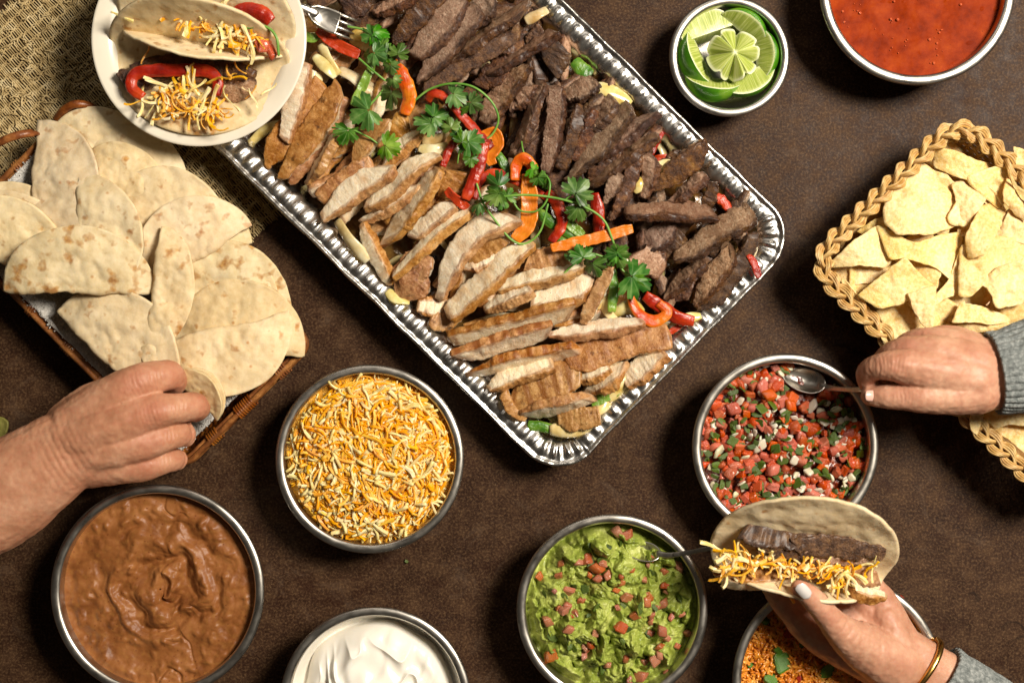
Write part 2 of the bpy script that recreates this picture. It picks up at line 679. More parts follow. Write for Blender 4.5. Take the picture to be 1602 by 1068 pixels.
M_TABLE = mat_table()
M_STEEL = mat_steel()
M_FOIL = mat_foil()
M_TORT = mat_tortilla()
M_TORT_SPOT = mat_tortilla('toasted_tortilla', 0.07)
M_CHIP = mat_chip()
M_CHICK = mat_chicken()
M_STEAK = mat_steak()
M_RED = mat_pepper('red_pepper', [(0.3, '#6e0f07'), (0.5, '#a1220f'), (0.7, '#c04318')])
M_ORANGE = mat_pepper('orange_pepper', [(0.3, '#b03208'), (0.5, '#cf560f'), (0.72, '#e08a22')])
M_GREEN = mat_pepper('green_pepper', [(0.3, '#22460f'), (0.5, '#46761f'), (0.72, '#86a43e')])
M_LEAF = mat_leaf()
M_STEM = simple('cilantro_stem', [(0.3, '#4c8426'), (0.7, '#86b052')], 60, rough=0.4, bump=0.15)
M_ONION = simple('cooked_onion', [(0.3, '#b99a55'), (0.5, '#d9c48d'), (0.7, '#ebdfb8')], 60, rough=0.25, bump=0.25, bscale=160,
                 vary=(0.03, 0.3, 0.3), sss=0.25, sssr=(0.008, 0.006, 0.003), coat=0.25)
M_JUICE = simple('pan_juices', [(0.3, '#2a1708'), (0.5, '#5b3a17'), (0.7, '#8d6a34')], 60, rough=0.2, bump=0.5, bscale=130, bdist=0.003, coat=0.3)
M_JUTE = simple('jute_thread', [(0.3, '#8f7850'), (0.5, '#bfa878'), (0.7, '#dccaa0')], 90, rough=0.85, bump=0.6, bscale=900, bdist=0.0006, spec=0.15)
M_CANE = mat_cane('pale_cane', [(0.3, '#a67a42'), (0.5, '#cba66a'), (0.72, '#e2c790')])
M_RATTAN = mat_cane('brown_rattan', [(0.3, '#4b2611'), (0.5, '#824a20'), (0.72, '#b97b3e')], 0.35)
M_PLATE = simple('cream_ceramic', [(0.3, '#ddd5c1'), (0.7, '#e6dfce')], 20, rough=0.22, bump=0.03, coat=0.3)
M_TOWEL = simple('terry_cloth', [(0.3, '#b5b1a8'), (0.5, '#d2cfc8'), (0.7, '#e6e4de')], 400, rough=0.95, bump=1.0, bscale=520, bdist=0.003, spec=0.1)
M_CHED = simple('orange_cheddar', [(0.3, '#e6971d'), (0.5, '#f3ae30'), (0.7, '#f8c457')], 80, rough=0.4, bump=0.25, bscale=400,
                vary=(0.02, 0.15, 0.15), sss=0.3, sssr=(0.006, 0.003, 0.001))
M_JACK = simple('white_cheese', [(0.3, '#e8c878'), (0.5, '#f2db98'), (0.7, '#f8e8b8')], 80, rough=0.4, bump=0.25, bscale=400,
                vary=(0.02, 0.2, 0.12), sss=0.3, sssr=(0.006, 0.004, 0.002))
M_TOM = simple('tomato_flesh', [(0.3, '#8f2c12'), (0.5, '#bd4c26'), (0.7, '#d07a50')], 130, rough=0.2, bump=0.5, bscale=260,
               vary=(0.012, 0.3, 0.4), sss=0.05, sssr=(0.006, 0.002, 0.001), coat=0.25)
M_WHITEONION = simple('raw_onion', [(0.3, '#b5aa86'), (0.5, '#d2c8ab'), (0.7, '#e3dcc6')], 120, rough=0.2, bump=0.25, vary=(0.08, 0.3, 0.2),
                      sss=0.35, sssr=(0.008, 0.007, 0.005), coat=0.4)
M_TOM_DULL = simple('tomato_in_mash', [(0.3, '#8a4028'), (0.5, '#ad6242'), (0.7, '#c08662')], 130, rough=0.2, bump=0.5, bscale=260,
                    vary=(0.02, 0.3, 0.3), sss=0.06, sssr=(0.008, 0.003, 0.002), coat=0.3)
M_HERB = simple('chopped_herb', [(0.3, '#22350b'), (0.5, '#415618'), (0.7, '#7a8a3c')], 200, rough=0.35, bump=0.4, vary=(0.02, 0.2, 0.6))
# ------------------------------------------------------------------ table
def build_table():
    x, y, t = 1.15, 0.85, 0.04
    V = [(-x, -y, -t), (x, -y, -t), (x, y, -t), (-x, y, -t), (-x, -y, 0), (x, -y, 0), (x, y, 0), (-x, y, 0)]
    F = [(0, 3, 2, 1), (4, 5, 6, 7), (0, 1, 5, 4), (1, 2, 6, 5), (2, 3, 7, 6), (3, 0, 4, 7)]
    o = bpy.data.objects.new('table_top', me_of('table_top', V, F, M_TABLE, smooth=False))
    COL.objects.link(o)
    tag(o, kind='structure')


build_table()


# ------------------------------------------------------------------ woven placemat
def build_placemat():
    c1, c2 = P(92, -61)[:2], P(440, 337)[:2]
    u = (c2 - c1) / np.linalg.norm(c2 - c1)
    lu = np.linalg.norm(c2 - c1)
    v = np.array([u[1], -u[0]])         # towards the lower left
    if v[0] > 0:
        v = -v
    lv = 0.215
    bag = Bag()
    g = np.random.default_rng(11)
    nth = int(lv / 0.0023)
    s = np.linspace(0, lu, 90)
    for k in range(nth):
        off = (k + 0.5) * lv / nth
        wob = 0.0011 * perlin(np.stack([s * 60, np.full_like(s, k * 0.37), np.full_like(s, 1.0)], -1)) + 0.0016 * perlin(np.stack([s * 14, np.full_like(s, k * 0.09), np.full_like(s, 4.0)], -1))
        z = 0.0021 + 0.0007 * np.sin(s * 900 + (k % 2) * np.pi) + 0.0008 * perlin(np.stack([s * 120, np.full_like(s, k * 1.7), np.full_like(s, 9.0)], -1))
        r = (0.00066 + 0.00025 * g.random()) * (1 + 0.55 * np.clip(perlin(np.stack([s * 45, np.full_like(s, k * 2.3), np.full_like(s, 2.0)], -1)), -0.4, 1.4))
        e0, e1 = g.normal(0, 0.0015, 2)
        ss = e0 + s * (lu + e1 - e0) / lu
        p = np.concatenate([c1 + ss[:, None] * u + (off + wob)[:, None] * v, z[:, None]], 1)
        bag.add(*tube(p, r, 5, dome=False))
    s = np.linspace(-0.002, lv + 0.002, 130)
    k = 0.004
    i = 0
    while k < lu - 0.002:
        for j in range(2):
            w = 0.0018 * perlin(np.stack([s * 85, np.full_like(s, i * 0.8 + j * 3), np.full_like(s, 5.0)], -1)) + 0.0012 * np.sin(s * 640 + j * np.pi)
            z = 0.0022 + 0.0010 * np.sin(s * 2 * np.pi / 0.0046 + (i % 2) * np.pi)
            r = 0.0006 * (1 + 0.8 * np.clip(perlin(np.stack([s * 110, np.full_like(s, i * 1.9 + j), np.full_like(s, 7.0)], -1)), -0.3, 1.5))
            p = np.concatenate([c1 + (k + j * 0.0013 + w)[:, None] * u + s[:, None] * v, z[:, None]], 1)
            bag.add(*tube(p, r, 5, dome=False))
        k += 0.0080 + 0.003 * g.random()
        i += 1
    # tufts and slubs caught in the weave
    for _ in range(700):
        a, b = g.random() * lu, g.random() * lv
        d = g.normal(size=2)
        d /= np.linalg.norm(d)
        n = 6
        q = c1 + a * u + b * v + np.linspace(-1, 1, n)[:, None] * d * (0.0025 + 0.003 * g.random()) + g.normal(0, 0.0006, (n, 2))
        z = 0.0032 + 0.0008 * g.random() + 0.0009 * np.cos(np.linspace(-1.5, 1.5, n))
        bag.add(*tube(np.concatenate([q, z[:, None]], 1), 0.0006 + 0.0005 * g.random(), 4, dome=False))
    V, F = bag.out()
    put('placemat', V, F, M_JUTE, label='coarse open-weave beige jute placemat under the tortilla basket and the plate', cat='placemat')


build_placemat()


# ------------------------------------------------------------------ steel bowls
def bowl(px, py, rpx, h, label, floor=0.55, rim=0.0045, lean=0.86, mat=None):
    """rolled-rim steel bowl whose rim shows at (px, py) with radius rpx"""
    c = P(px, py, h)
    r = L(rpx, h)
    n = 12
    t = 0.0012
    prof = []
    fl = r * floor
    for k in range(n):            # outside, from the foot up
        f = k / (n - 1)
        rr = fl + (r * 0.955 - fl) * (1 - (1 - f) ** 2.2)
        prof.append((rr, 0.001 + (h - rim * 1.2 - 0.001) * (f ** 1.35)))
    out = list(prof)
    w = rim
    a = np.linspace(-0.6 * np.pi, 1.02 * np.pi, 15)
    rimc = r - w
    ring = [(rimc + w * np.cos(x), h - w * 0.62 + w * 0.62 * np.sin(x)) for x in a]
    inn = [(rr - t * 1.1, z + t * 0.6) for rr, z in out[::-1] if rr - t * 1.1 < rimc - w * 0.95]
    prof = [(0.0005, 0.001)] + out + ring + inn + [(0.0005, 0.0016 + t)]
    V, F = lathe(prof, c, 112)
    o = put('steel_bowl', V, F, mat or M_STEEL, label=label, cat='bowl', group='steel serving bowls')
    return c, r, o


def inner_r(r, h, z, floor=0.55, rim=0.0045):
    f = np.clip((z - 0.001) / (h - rim * 1.2 - 0.001), 0, 1) ** (1 / 1.35)
    return r * floor + (r * 0.955 - r * floor) * (1 - (1 - f) ** 2.2) - 0.0016


def disc_grid(c, r, n=150, ntheta=None):
    """polar sheet; rings are packed evenly, centre closed by a small fan"""
    nt = ntheta or int(n * 3.2)
    rr = np.linspace(0.0, 1, n + 1)[1:]
    a = np.linspace(0, 2 * np.pi, nt, endpoint=False)
    X = c[0] + r * rr[:, None] * np.cos(a)
    Y = c[1] + r * rr[:, None] * np.sin(a)
    XY = np.stack([X, Y], -1).reshape(-1, 2)
    F = ringfaces(n, nt, flip=True)
    F = [f[::-1] for f in F]
    F.append(list(range(nt)))
    rad = np.repeat(rr, nt)
    ang = np.tile(a, n)
    return XY, F, rad, ang


def p3(XY, s, z=0.0):
    return np.concatenate([XY * s, np.full((len(XY), 1), z)], 1)


BOWLS = {}
BOWLS['lime'] = bowl(1141.5, 88, 94.5, 0.05, 'small steel bowl holding the lime wedges beside the foil pan', rim=0.0042)
BOWLS['salsa'] = bowl(1436, -21, 154, 0.062, 'steel bowl full of red salsa at the top right corner', rim=0.005)
BOWLS['pico'] = bowl(1229.5, 699, 146.5, 0.062, 'steel bowl of diced tomato pico de gallo with a spoon in it')
BOWLS['guac'] = bowl(958, 954, 150, 0.062, 'steel bowl holding chunky green guacamole')
BOWLS['cheese'] = bowl(578, 718, 148, 0.06, 'steel bowl heaped with shredded orange and white cheese')
BOWLS['beans'] = bowl(245.5, 925, 167.5, 0.066, 'large steel bowl of brown refried beans at bottom left')
BOWLS['cream'] = bowl(587, 1099, 150, 0.062, 'steel bowl of white sour cream at the bottom edge')
BOWLS['rice'] = bowl(1312, 1066, 166, 0.062, 'steel bowl of orange rice below the hand with the taco')


# salsa ------------------------------------------------------------
def build_salsa():
    c, r, _ = BOWLS['salsa']
    z = 0.048
    R0 = inner_r(r, 0.062, z)
    XY, F, rad, ang = disc_grid(c, R0, 120)
    h = 0.0006 * fbm(p3(XY, 26, 1), 2) + 0.00022 * fbm(p3(XY, 120, 2), 2) + 0.0009 * sstep(0.6, 0.95, perlin(p3(XY, 150, 5)))
    h += 0.0007 * np.sin(rad * 13 + 1.2 * np.sin(ang * 2 + 1)) * np.exp(-((rad - 0.35) / 0.3) ** 2)
    h += 0.0012 * sstep(0.965, 1.0, rad)
    V = np.concatenate([XY, (z + h)[:, None]], 1)
    m = Mat('red_salsa_surface', rough=0.45, spec=0.03, sss=0.05, sssr=(0.004, 0.002, 0.001))
    co = m.coords()
    cc = m.ramp(m.noise(co, 60, 5, 0.6), [(0.3, '#6f2004'), (0.5, '#8a2e07'), (0.7, '#9c3d0d')])
    sp = m.ramp(m.voro(co, 160), [(0.05, 1.0), (0.1, 0.0)])
    sel = m.ramp(m.noise(co, 60, 2), [(0.55, 0.0), (0.6, 0.7)])
    cc = m.mix(m.math('MULTIPLY', sp, sel), cc, '#3d1606')
    m.color(cc)
    m.bump(m.noise(co, 420, 4), 0.12, 0.0006)
    o = put('red_salsa', V, F, m.m, label='smooth red tomato salsa filling the top right bowl', cat='salsa', kind='stuff')
    # foam bubbles on the surface
    b = Bag()
    g = np.random.default_rng(5)
    for _ in range(260):
        a, q = g.random() * 6.283, np.sqrt(g.random()) * 0.85
        x, y = c[0] + R0 * q * np.cos(a), c[1] + R0 * q * np.sin(a)
        if perlin(np.array([[x * 40, y * 40, 3.0]]))[0] < 0.05:
            continue
        s = 0.0005 + 0.0012 * g.random() ** 2
        prof = [(s * np.cos(t), z + 0.0009 + s * 0.7 * np.sin(t)) for t in np.linspace(-0.2, 1.5, 5)]
        V, F = lathe(prof, (x, y), 8)
        b.add(V, F)
    bm = Mat('salsa_bubble', rough=0.08, spec=0.8, coat=0.8)
    bm.color('#c25a35')
    V, F = b.out()
    put('foam_bubble', V, F, bm.m, parent=o, kind='stuff')


build_salsa()


# refried beans ----------------------------------------------------
def build_beans():
    c, r, _ = BOWLS['beans']
    z = 0.052
    R0 = inner_r(r, 0.066, z)
    XY, F, rad, ang = disc_grid(c, R0, 170)
    x, y = XY[:, 0] - c[0], XY[:, 1] - c[1]
    w = 0.012 * np.stack([fbm(p3(XY, 30, 4), 2), fbm(p3(XY, 30, 8), 2)], -1)
    WX = XY + w
    rr = np.hypot(WX[:, 0] - c[0] - 0.004, WX[:, 1] - c[1] - 0.004) / R0
    aa = np.arctan2(WX[:, 1] - c[1], WX[:, 0] - c[0])
    sw = np.sin(rr * 21 - aa * 1.0 + 0.8 * fbm(p3(XY, 22, 12), 2))
    h = 0.0052 * np.sign(sw) * np.abs(sw) ** 1.4 * np.exp(-(rr / 0.62) ** 3) + 0.0015 * np.sin(rr * 30) * sstep(0.3, 0.9, rr) * perlin(p3(XY, 14, 3))
    h += 0.0026 * fbm(p3(XY, 20, 6), 2)
    # whole and broken beans under the surface
    g = np.random.default_rng(21)
    for _ in range(280):
        a, q = g.random() * 6.283, np.sqrt(g.random()) * 0.97
        bx, by = R0 * q * np.cos(a), R0 * q * np.sin(a)
        th = g.random() * 3.14
        la, lb = 0.0035 + 0.0032 * g.random(), 0.0022 + 0.0016 * g.random()
        dx, dy = x - bx, y - by
        u, v = dx * np.cos(th) + dy * np.sin(th), -dx * np.sin(th) + dy * np.cos(th)
        d = (u / la) ** 2 + (v / lb) ** 2
        near = d < 4
        h[near] += (0.0004 + 0.0011 * g.random()) * np.exp(-d[near] ** 1.6)
    h += 0.0003 * fbm(p3(XY, 190, 7), 2)
    cr = 1 - np.abs(perlin(p3(WX, 34, 15))) * 9
    h -= 0.0022 * np.clip(cr, 0, 1) * sstep(0.1, 0.5, perlin(p3(XY, 17, 19)))
    h = h * sstep(1.02, 0.9, rad) + 0.001 * sstep(0.96, 1.0, rad)
    V = np.concatenate([XY, (z + h)[:, None]], 1)
    m = Mat('refried_bean_paste', rough=0.42, spec=0.32, sss=0.06, sssr=(0.004, 0.002, 0.001))
    co = m.coords()
    cc = m.ramp(m.noise(co, 45, 5, 0.6), [(0.3, '#6e3f1d'), (0.5, '#8a552b'), (0.7, '#9e683b')])
    cc = m.mix(m.ramp(m.noise(co, 210, 4), [(0.5, 0.0), (0.75, 0.4)]), cc, '#a5753a')
    cc = m.mix(m.ramp(m.voro(co, 170), [(0.08, 0.6), (0.16, 0.0)]), cc, '#5a250c')
    m.color(cc)
    m.bump(m.noise(co, 330, 5), 0.15, 0.001)
    put('refried_beans', V, F, m.m, label='brown mashed refried beans stirred into a swirl', cat='refried beans', kind='stuff')


build_beans()


# sour cream -------------------------------------------------------
def build_cream():
    c, r, _ = BOWLS['cream']
    XY, F, rad, ang = disc_grid(c, inner_r(r, 0.062, 0.05) * 0.985, 150)
    x, y = (XY[:, 0] - c[0]) / r, (XY[:, 1] - c[1]) / r
    w = np.stack([fbm(p3(XY, 16, 4), 2), fbm(p3(XY, 16, 8), 2)], -1)
    edge = 0.87 + 0.06 * perlin(np.stack([np.cos(ang) * 1.7, np.sin(ang) * 1.7, ang * 0], -1))
    h = 0.030 + 0.026 * np.sqrt(np.clip(1 - (rad / edge) ** 2.4, 0, 1)) ** 0.8
    for (a, fx, sx, fy, sy, am) in ((0.35, 4.0, 0, 9, 0.5, 0.9), (-0.5, 7.5, 1.0, 3, 1.5, 0.8)):
        q = np.cos(a) * x + np.sin(a) * y + 0.14 * w[:, 0]
        p = -np.sin(a) * x + np.cos(a) * y + 0.14 * w[:, 1]
        h += 0.0022 * am * np.tanh(2.2 * np.sin(fx * q * 2.2 + sx + 1.4 * np.sin(fy * p * 0.5 + sy))) * sstep(0.9, 0.6, rad)
    h += 0.0032 * w[:, 0] * sstep(0.95, 0.6, rad)
    rid = 1 - np.abs(perlin(np.stack([x * 3.1 + 3 + w[:, 0] * 0.7, y * 2.2 + w[:, 1] * 0.7, x * 0], -1)))
    h += 0.007 * (np.clip(rid, 0, 1) ** 6) * sstep(0.85, 0.5, rad)
    film = 0.03 + 0.02 * sstep(0.86, 1.0, rad)
    h = np.maximum(h, film)
    V = np.concatenate([XY, h[:, None]], 1)
    m = Mat('sour_cream_surface', rough=0.28, spec=0.45, sss=0.3, sssr=(0.006, 0.005, 0.004), coat=0.1)
    m.color('#ece7db')
    co = m.coords()
    m.bump(m.noise(co, 60, 3), 0.12, 0.002)
    put('sour_cream', V, F, m.m, label='dollop of white sour cream with soft spooned folds', cat='sour cream', kind='stuff')


build_cream()


# dice, shreds, grains ---------------------------------------------
def dice_mesh(name, mat, seed, n=2, jit=0.16, sq=3.2, sx=(1, 1, 1), bev=0.34, soft=False):
    g = np.random.default_rng(seed)
    bm = bmesh.new()
    bmesh.ops.create_cube(bm, size=2)
    sh = np.eye(3) + g.normal(0, 0.15, (3, 3))
    for v in bm.verts:
        v.co = Vector((np.array(v.co) + g.normal(0, jit * 1.1, 3)).tolist())
    bmesh.ops.bevel(bm, geom=bm.edges[:], offset=bev, segments=1, affect='EDGES', clamp_overlap=True)
    V = np.array([v.co[:] for v in bm.verts])
    F = [[v.index for v in f.verts] for f in bm.faces]
    bm.free()
    V = (V @ sh.T) * np.array(sx)
    return me_of(name, V, F, mat, smooth=soft)


def shred_mesh(name, mat, seed, length=0.026, r=0.0016, curve=1.0):
    g = np.random.default_rng(seed)
    n = 9
    t = np.linspace(-0.5, 0.5, n)
    k = g.normal(0, 1.0) * curve
    k2 = g.normal(0, 2.3) * curve
    ang = k * t + k2 * t ** 2
    ds = length / (n - 1)
    x = np.cumsum(np.cos(ang)) * ds
    y = np.cumsum(np.sin(ang)) * ds
    z = 0.0035 * np.sin(t * 3 + g.random() * 6) * g.random()
    c = np.stack([x - x.mean(), y - y.mean(), z], -1)
    V, F = tube(c, r * (1 + 0.2 * np.sin(t * 9 + seed)) * (0.8 + 0.5 * g.random()), 4, flat=0.62, roll=0.8 + 0.6 * np.sin(t * 5 + seed), dome=False)
    return me_of(name, V, F, mat, smooth=False)


def mound(q, base, top, p=2.0):
    return base + (top - base) * (1 - q ** p)


def scatter_disc(g, n, qmax):
    out = []
    for _ in range(n):
        out.append((g.random() * 6.283, np.sqrt(g.random()) * qmax))
    return out


TOM2_MESH = [dice_mesh('tomato_dice', M_TOM_DULL, 340 + k, soft=k % 2 == 0, bev=.28) for k in range(7)]
TOM_MESH = [dice_mesh('tomato_dice', M_TOM, 40 + k, soft=k % 2 == 0, bev=.28) for k in range(7)]
ON_MESH = [dice_mesh('onion_dice', M_WHITEONION, 60 + k, sx=(1.3, 0.9, 0.35), soft=True) for k in range(5)]
HERB_MESH = [dice_mesh('herb_flake', M_HERB, 80 + k, sx=(1.3, 0.9, 0.22), jit=0.3) for k in range(6)]


def build_pico():
    c, r, _ = BOWLS['pico']
    root = thing('pico_de_gallo', 'diced tomato, onion and green herb salsa in the bowl by the chip basket', 'pico de gallo', (c[0], c[1], 0.02))
    R0 = inner_r(r, 0.062, 0.044)
    XY, F, rad, ang = disc_grid(c, R0, 60)
    z = mound(rad, 0.036, 0.047) + 0.0025 * fbm(p3(XY, 120, 2), 3)
    V = np.concatenate([XY, z[:, None]], 1)
    base = simple('salsa_juice', [(0.3, '#2c0f07'), (0.5, '#6b2611'), (0.7, '#9c4a28')], 130, rough=0.15, bump=0.5, bdist=0.002, coat=0.4)
    put('juice', V, F, base, parent=root, kind='stuff')
    g = np.random.default_rng(31)
    spoon = P(1262, 598, 0.05)[:2]
    def drop(kind, meshes, n, s0, s1, dz):
        k = 0
        tries = 0
        while k < n and tries < n * 5:
            tries += 1
            a, q = g.random() * 6.283, np.sqrt(g.random()) * 0.95
            x, y = c[0] + R0 * q * np.cos(a), c[1] + R0 * q * np.sin(a)
            if np.hypot((x - spoon[0]) / 1.5, y - spoon[1]) < 0.0165:
                continue
            s = s0 + (s1 - s0) * g.random()
            zz = mound(q, 0.037, 0.051) + dz + 0.004 * g.random()
            place(kind, meshes[int(g.integers(len(meshes)))], (x, y, zz), (g.normal(0, 0.5), g.normal(0, 0.5), g.random() * 6.28), (s, s, s * (0.7 + 0.4 * g.random())), parent=root)
            k += 1
    drop('tomato_dice', TOM_MESH, 300, 0.0034, 0.0056, 0.001)
    drop('onion_dice', ON_MESH, 150, 0.0022, 0.0042, 0.003)
    drop('herb_flake', HERB_MESH, 230, 0.0013, 0.0036, 0.0045)


build_pico()


def build_guac():
    c, r, _ = BOWLS['guac']
    root = thing('guacamole', 'chunky green guacamole dotted with tomato dice', 'guacamole', (c[0], c[1], 0.02))
    R0 = inner_r(r, 0.062, 0.045)
    XY, F, rad, ang = disc_grid(c, R0, 210)
    w = np.stack([fbm(p3(XY, 45, 4), 3), fbm(p3(XY, 45, 8), 3)], -1) * 0.009
    WX = XY + w
    edge = 0.95 + 0.06 * perlin(np.stack([np.cos(ang) * 2.6, np.sin(ang) * 2.6, ang * 0 + 3], -1))
    body = sstep(edge + 0.05, edge - 0.12, rad)
    h = 0.028 + body * (0.020 + 0.017 * (1 - rad ** 2))
    h += body * (0.007 * fbm(p3(XY, 24, 2), 2) + 0.032 * (np.abs(perlin(p3(WX, 30, 5))) - 0.2) + 0.016 * (np.abs(perlin(p3(WX, 62, 8))) - 0.2) + 0.0045 * (np.abs(perlin(p3(WX, 140, 11))) - 0.2) + 0.0008 * fbm(p3(XY, 330, 3), 2, 0.6))
    h += (1 - body) * (0.002 * fbm(p3(XY, 120, 9), 3) + 0.012 * sstep(0.9, 1.0, rad))
    V = np.concatenate([XY, h[:, None]], 1)
    m = Mat('mashed_avocado', rough=0.36, spec=0.4, sss=0.12, sssr=(0.004, 0.004, 0.002), coat=0.08)
    co = m.coords()
    cc = m.ramp(m.noise(co, 55, 5, 0.65), [(0.3, '#5f7022'), (0.45, '#8b993e'), (0.6, '#aeb85c'), (0.75, '#d0d492')])
    cc = m.mix(m.ramp(m.noise(co, 190, 4, 0.6), [(0.45, 0.0), (0.7, 0.4)]), cc, '#6a6f20')
    cc = m.mix(m.ramp(m.noise(co, 33, 3), [(0.6, 0.0), (0.72, 0.5)]), cc, '#6d4f28')
    m.color(cc)
    m.bump(m.noise(co, 300, 5, 0.6), 0.45, 0.0012)
    put('avocado_mash', V, F, m.m, parent=root, kind='stuff')
    g = np.random.default_rng(77)
    spots = [(965, 832, 11), (982, 836, 9), (920, 874, 10), (934, 889, 11), (936, 905, 10), (950, 900, 8), (890, 925, 9), (888, 946, 8),
             (882, 955, 9), (857, 971, 10), (890, 985, 9), (980, 934, 8), (1011, 942, 9), (1036, 944, 9), (1040, 915, 9), (1062, 887, 10),
             (971, 980, 9), (1036, 987, 10), (915, 1012, 9), (923, 1008, 7), (862, 1026, 12), (1025, 1031, 11), (1043, 1053, 7), (1002, 1058, 12),
             (985, 1064, 9), (966, 950, 6), (1050, 966, 7), (905, 880, 7), (845, 900, 6), (1075, 990, 7), (875, 900, 6), (950, 1040, 6), (1060, 1010, 6)]
    hi = {}
    for px, py, s in spots:
        p = P(px, py, 0.05)
        d = (XY[:, 0] - p[0]) ** 2 + (XY[:, 1] - p[1]) ** 2
        z = h[d < 0.005 ** 2]
        z = (z.mean() if len(z) else 0.045) + 0.002
        k = L(s, z) * 0.75
        place('tomato_dice', TOM2_MESH[int(g.integers(7))], P(px, py, z), (g.normal(0, 0.4), g.normal(0, 0.4), g.random() * 6.28), (k, k, k * 0.8), parent=root)
    for _ in range(60):
        a, q = g.random() * 6.283, np.sqrt(g.random()) * 0.8
        x, y = c[0] + R0 * q * np.cos(a), c[1] + R0 * q * np.sin(a)
        d = (XY[:, 0] - x) ** 2 + (XY[:, 1] - y) ** 2
        z = h[d < 0.004 ** 2].mean()
        k = 0.002 + 0.0018 * g.random()
        if g.random() < 0.5:
            place('tomato_dice', TOM2_MESH[int(g.integers(7))], (x, y, z), (g.normal(0, 0.6), g.normal(0, 0.6), g.random() * 6.28), (k, k, k), parent=root)
        else:
            place('herb_flake', HERB_MESH[int(g.integers(6))], (x, y, z + 0.001), (g.normal(0, 0.4), g.normal(0, 0.4), g.random() * 6.28), (k, k, k), parent=root)


build_guac()


SHRED_O = [shred_mesh('cheddar_shred', M_CHED, 100 + k, 0.020 + 0.0022 * k) for k in range(10)]
SHRED_W = [shred_mesh('white_shred', M_JACK, 130 + k, 0.022 + 0.0024 * k) for k in range(10)]


def mesh_arrays(me):
    V = np.empty(len(me.vertices) * 3, np.float32)
    me.vertices.foreach_get('co', V)
    return V.reshape(-1, 3), [list(p.vertices) for p in me.polygons]


def rotz(V, rx, ry, rz):
    Rm = np.array(Matrix.Rotation(rz, 3, 'Z') @ Matrix.Rotation(ry, 3, 'Y') @ Matrix.Rotation(rx, 3, 'X'))
    return V @ Rm.T


def shred_bag(meshes, items):
    b = Bag()
    arr = [mesh_arrays(m) for m in meshes]
    for (k, loc, rot, s) in items:
        V, F = arr[k % len(arr)]
        b.add(rotz(V * s, *rot) + np.asarray(loc), F)
    return b.out()


def build_cheese():
    c, r, _ = BOWLS['cheese']
    root = thing('shredded_cheese', 'heap of shredded orange cheddar and white cheese', 'shredded cheese', (c[0], c[1], 0.02))
    R0 = inner_r(r, 0.06, 0.05) * 0.97
    XY, F, rad, ang = disc_grid(c, R0, 40)
    z = mound(rad, 0.0465, 0.0625) + 0.002 * fbm(p3(XY, 90, 2), 3)
    put('packed_cheese', np.concatenate([XY, z[:, None]], 1), F, simple('cheese_bed', [(0.3, '#eda428'), (0.55, '#f6b944'), (0.7, '#f6dc98')], 300, bump=1.0, bdist=0.003), parent=root, kind='stuff')
    g = np.random.default_rng(9)
    low_o, low_w = [], []
    for k in range(2400):
        a, q = g.random() * 6.283, np.sqrt(g.random()) * 0.9
        p = (c[0] + R0 * q * np.cos(a), c[1] + R0 * q * np.sin(a), mound(q, 0.0475, 0.0635) + 0.0035 * g.random())
        it = (k, p, (g.normal(0, 0.2), g.normal(0, 0.2), g.random() * 6.28 if q < .72 else a + 1.57 + g.normal(0, .3)), 0.6 + 0.5 * g.random())
        (low_o if g.random() < 0.66 else low_w).append(it)
    put('cheddar_heap', *shred_bag(SHRED_O, low_o), M_CHED, parent=root, kind='stuff')
    put('white_heap', *shred_bag(SHRED_W, low_w), M_JACK, parent=root, kind='stuff')
    for k in range(500):
        a, q = g.random() * 6.283, np.sqrt(g.random()) * 0.9
        z = mound(q, 0.050, 0.0665) + 0.0025 * g.random()
        tang = g.normal(0, 0.15)
        s = 0.6 + 0.55 * g.random()
        if q < 0.3 and g.random() < 0.4:
            s *= 0.5
        org = g.random() < 0.6
        rz = g.random() * 6.28 if q < 0.72 else a + 1.57 + g.normal(0, 0.3)
        place('cheddar_shred' if org else 'white_shred', (SHRED_O if org else SHRED_W)[int(g.integers(10))],
              (c[0] + R0 * q * np.cos(a), c[1] + R0 * q * np.sin(a), z), (g.normal(0, 0.2), tang, rz), (s, s, s * (0.9 + 0.3 * g.random())), parent=root)


build_cheese()


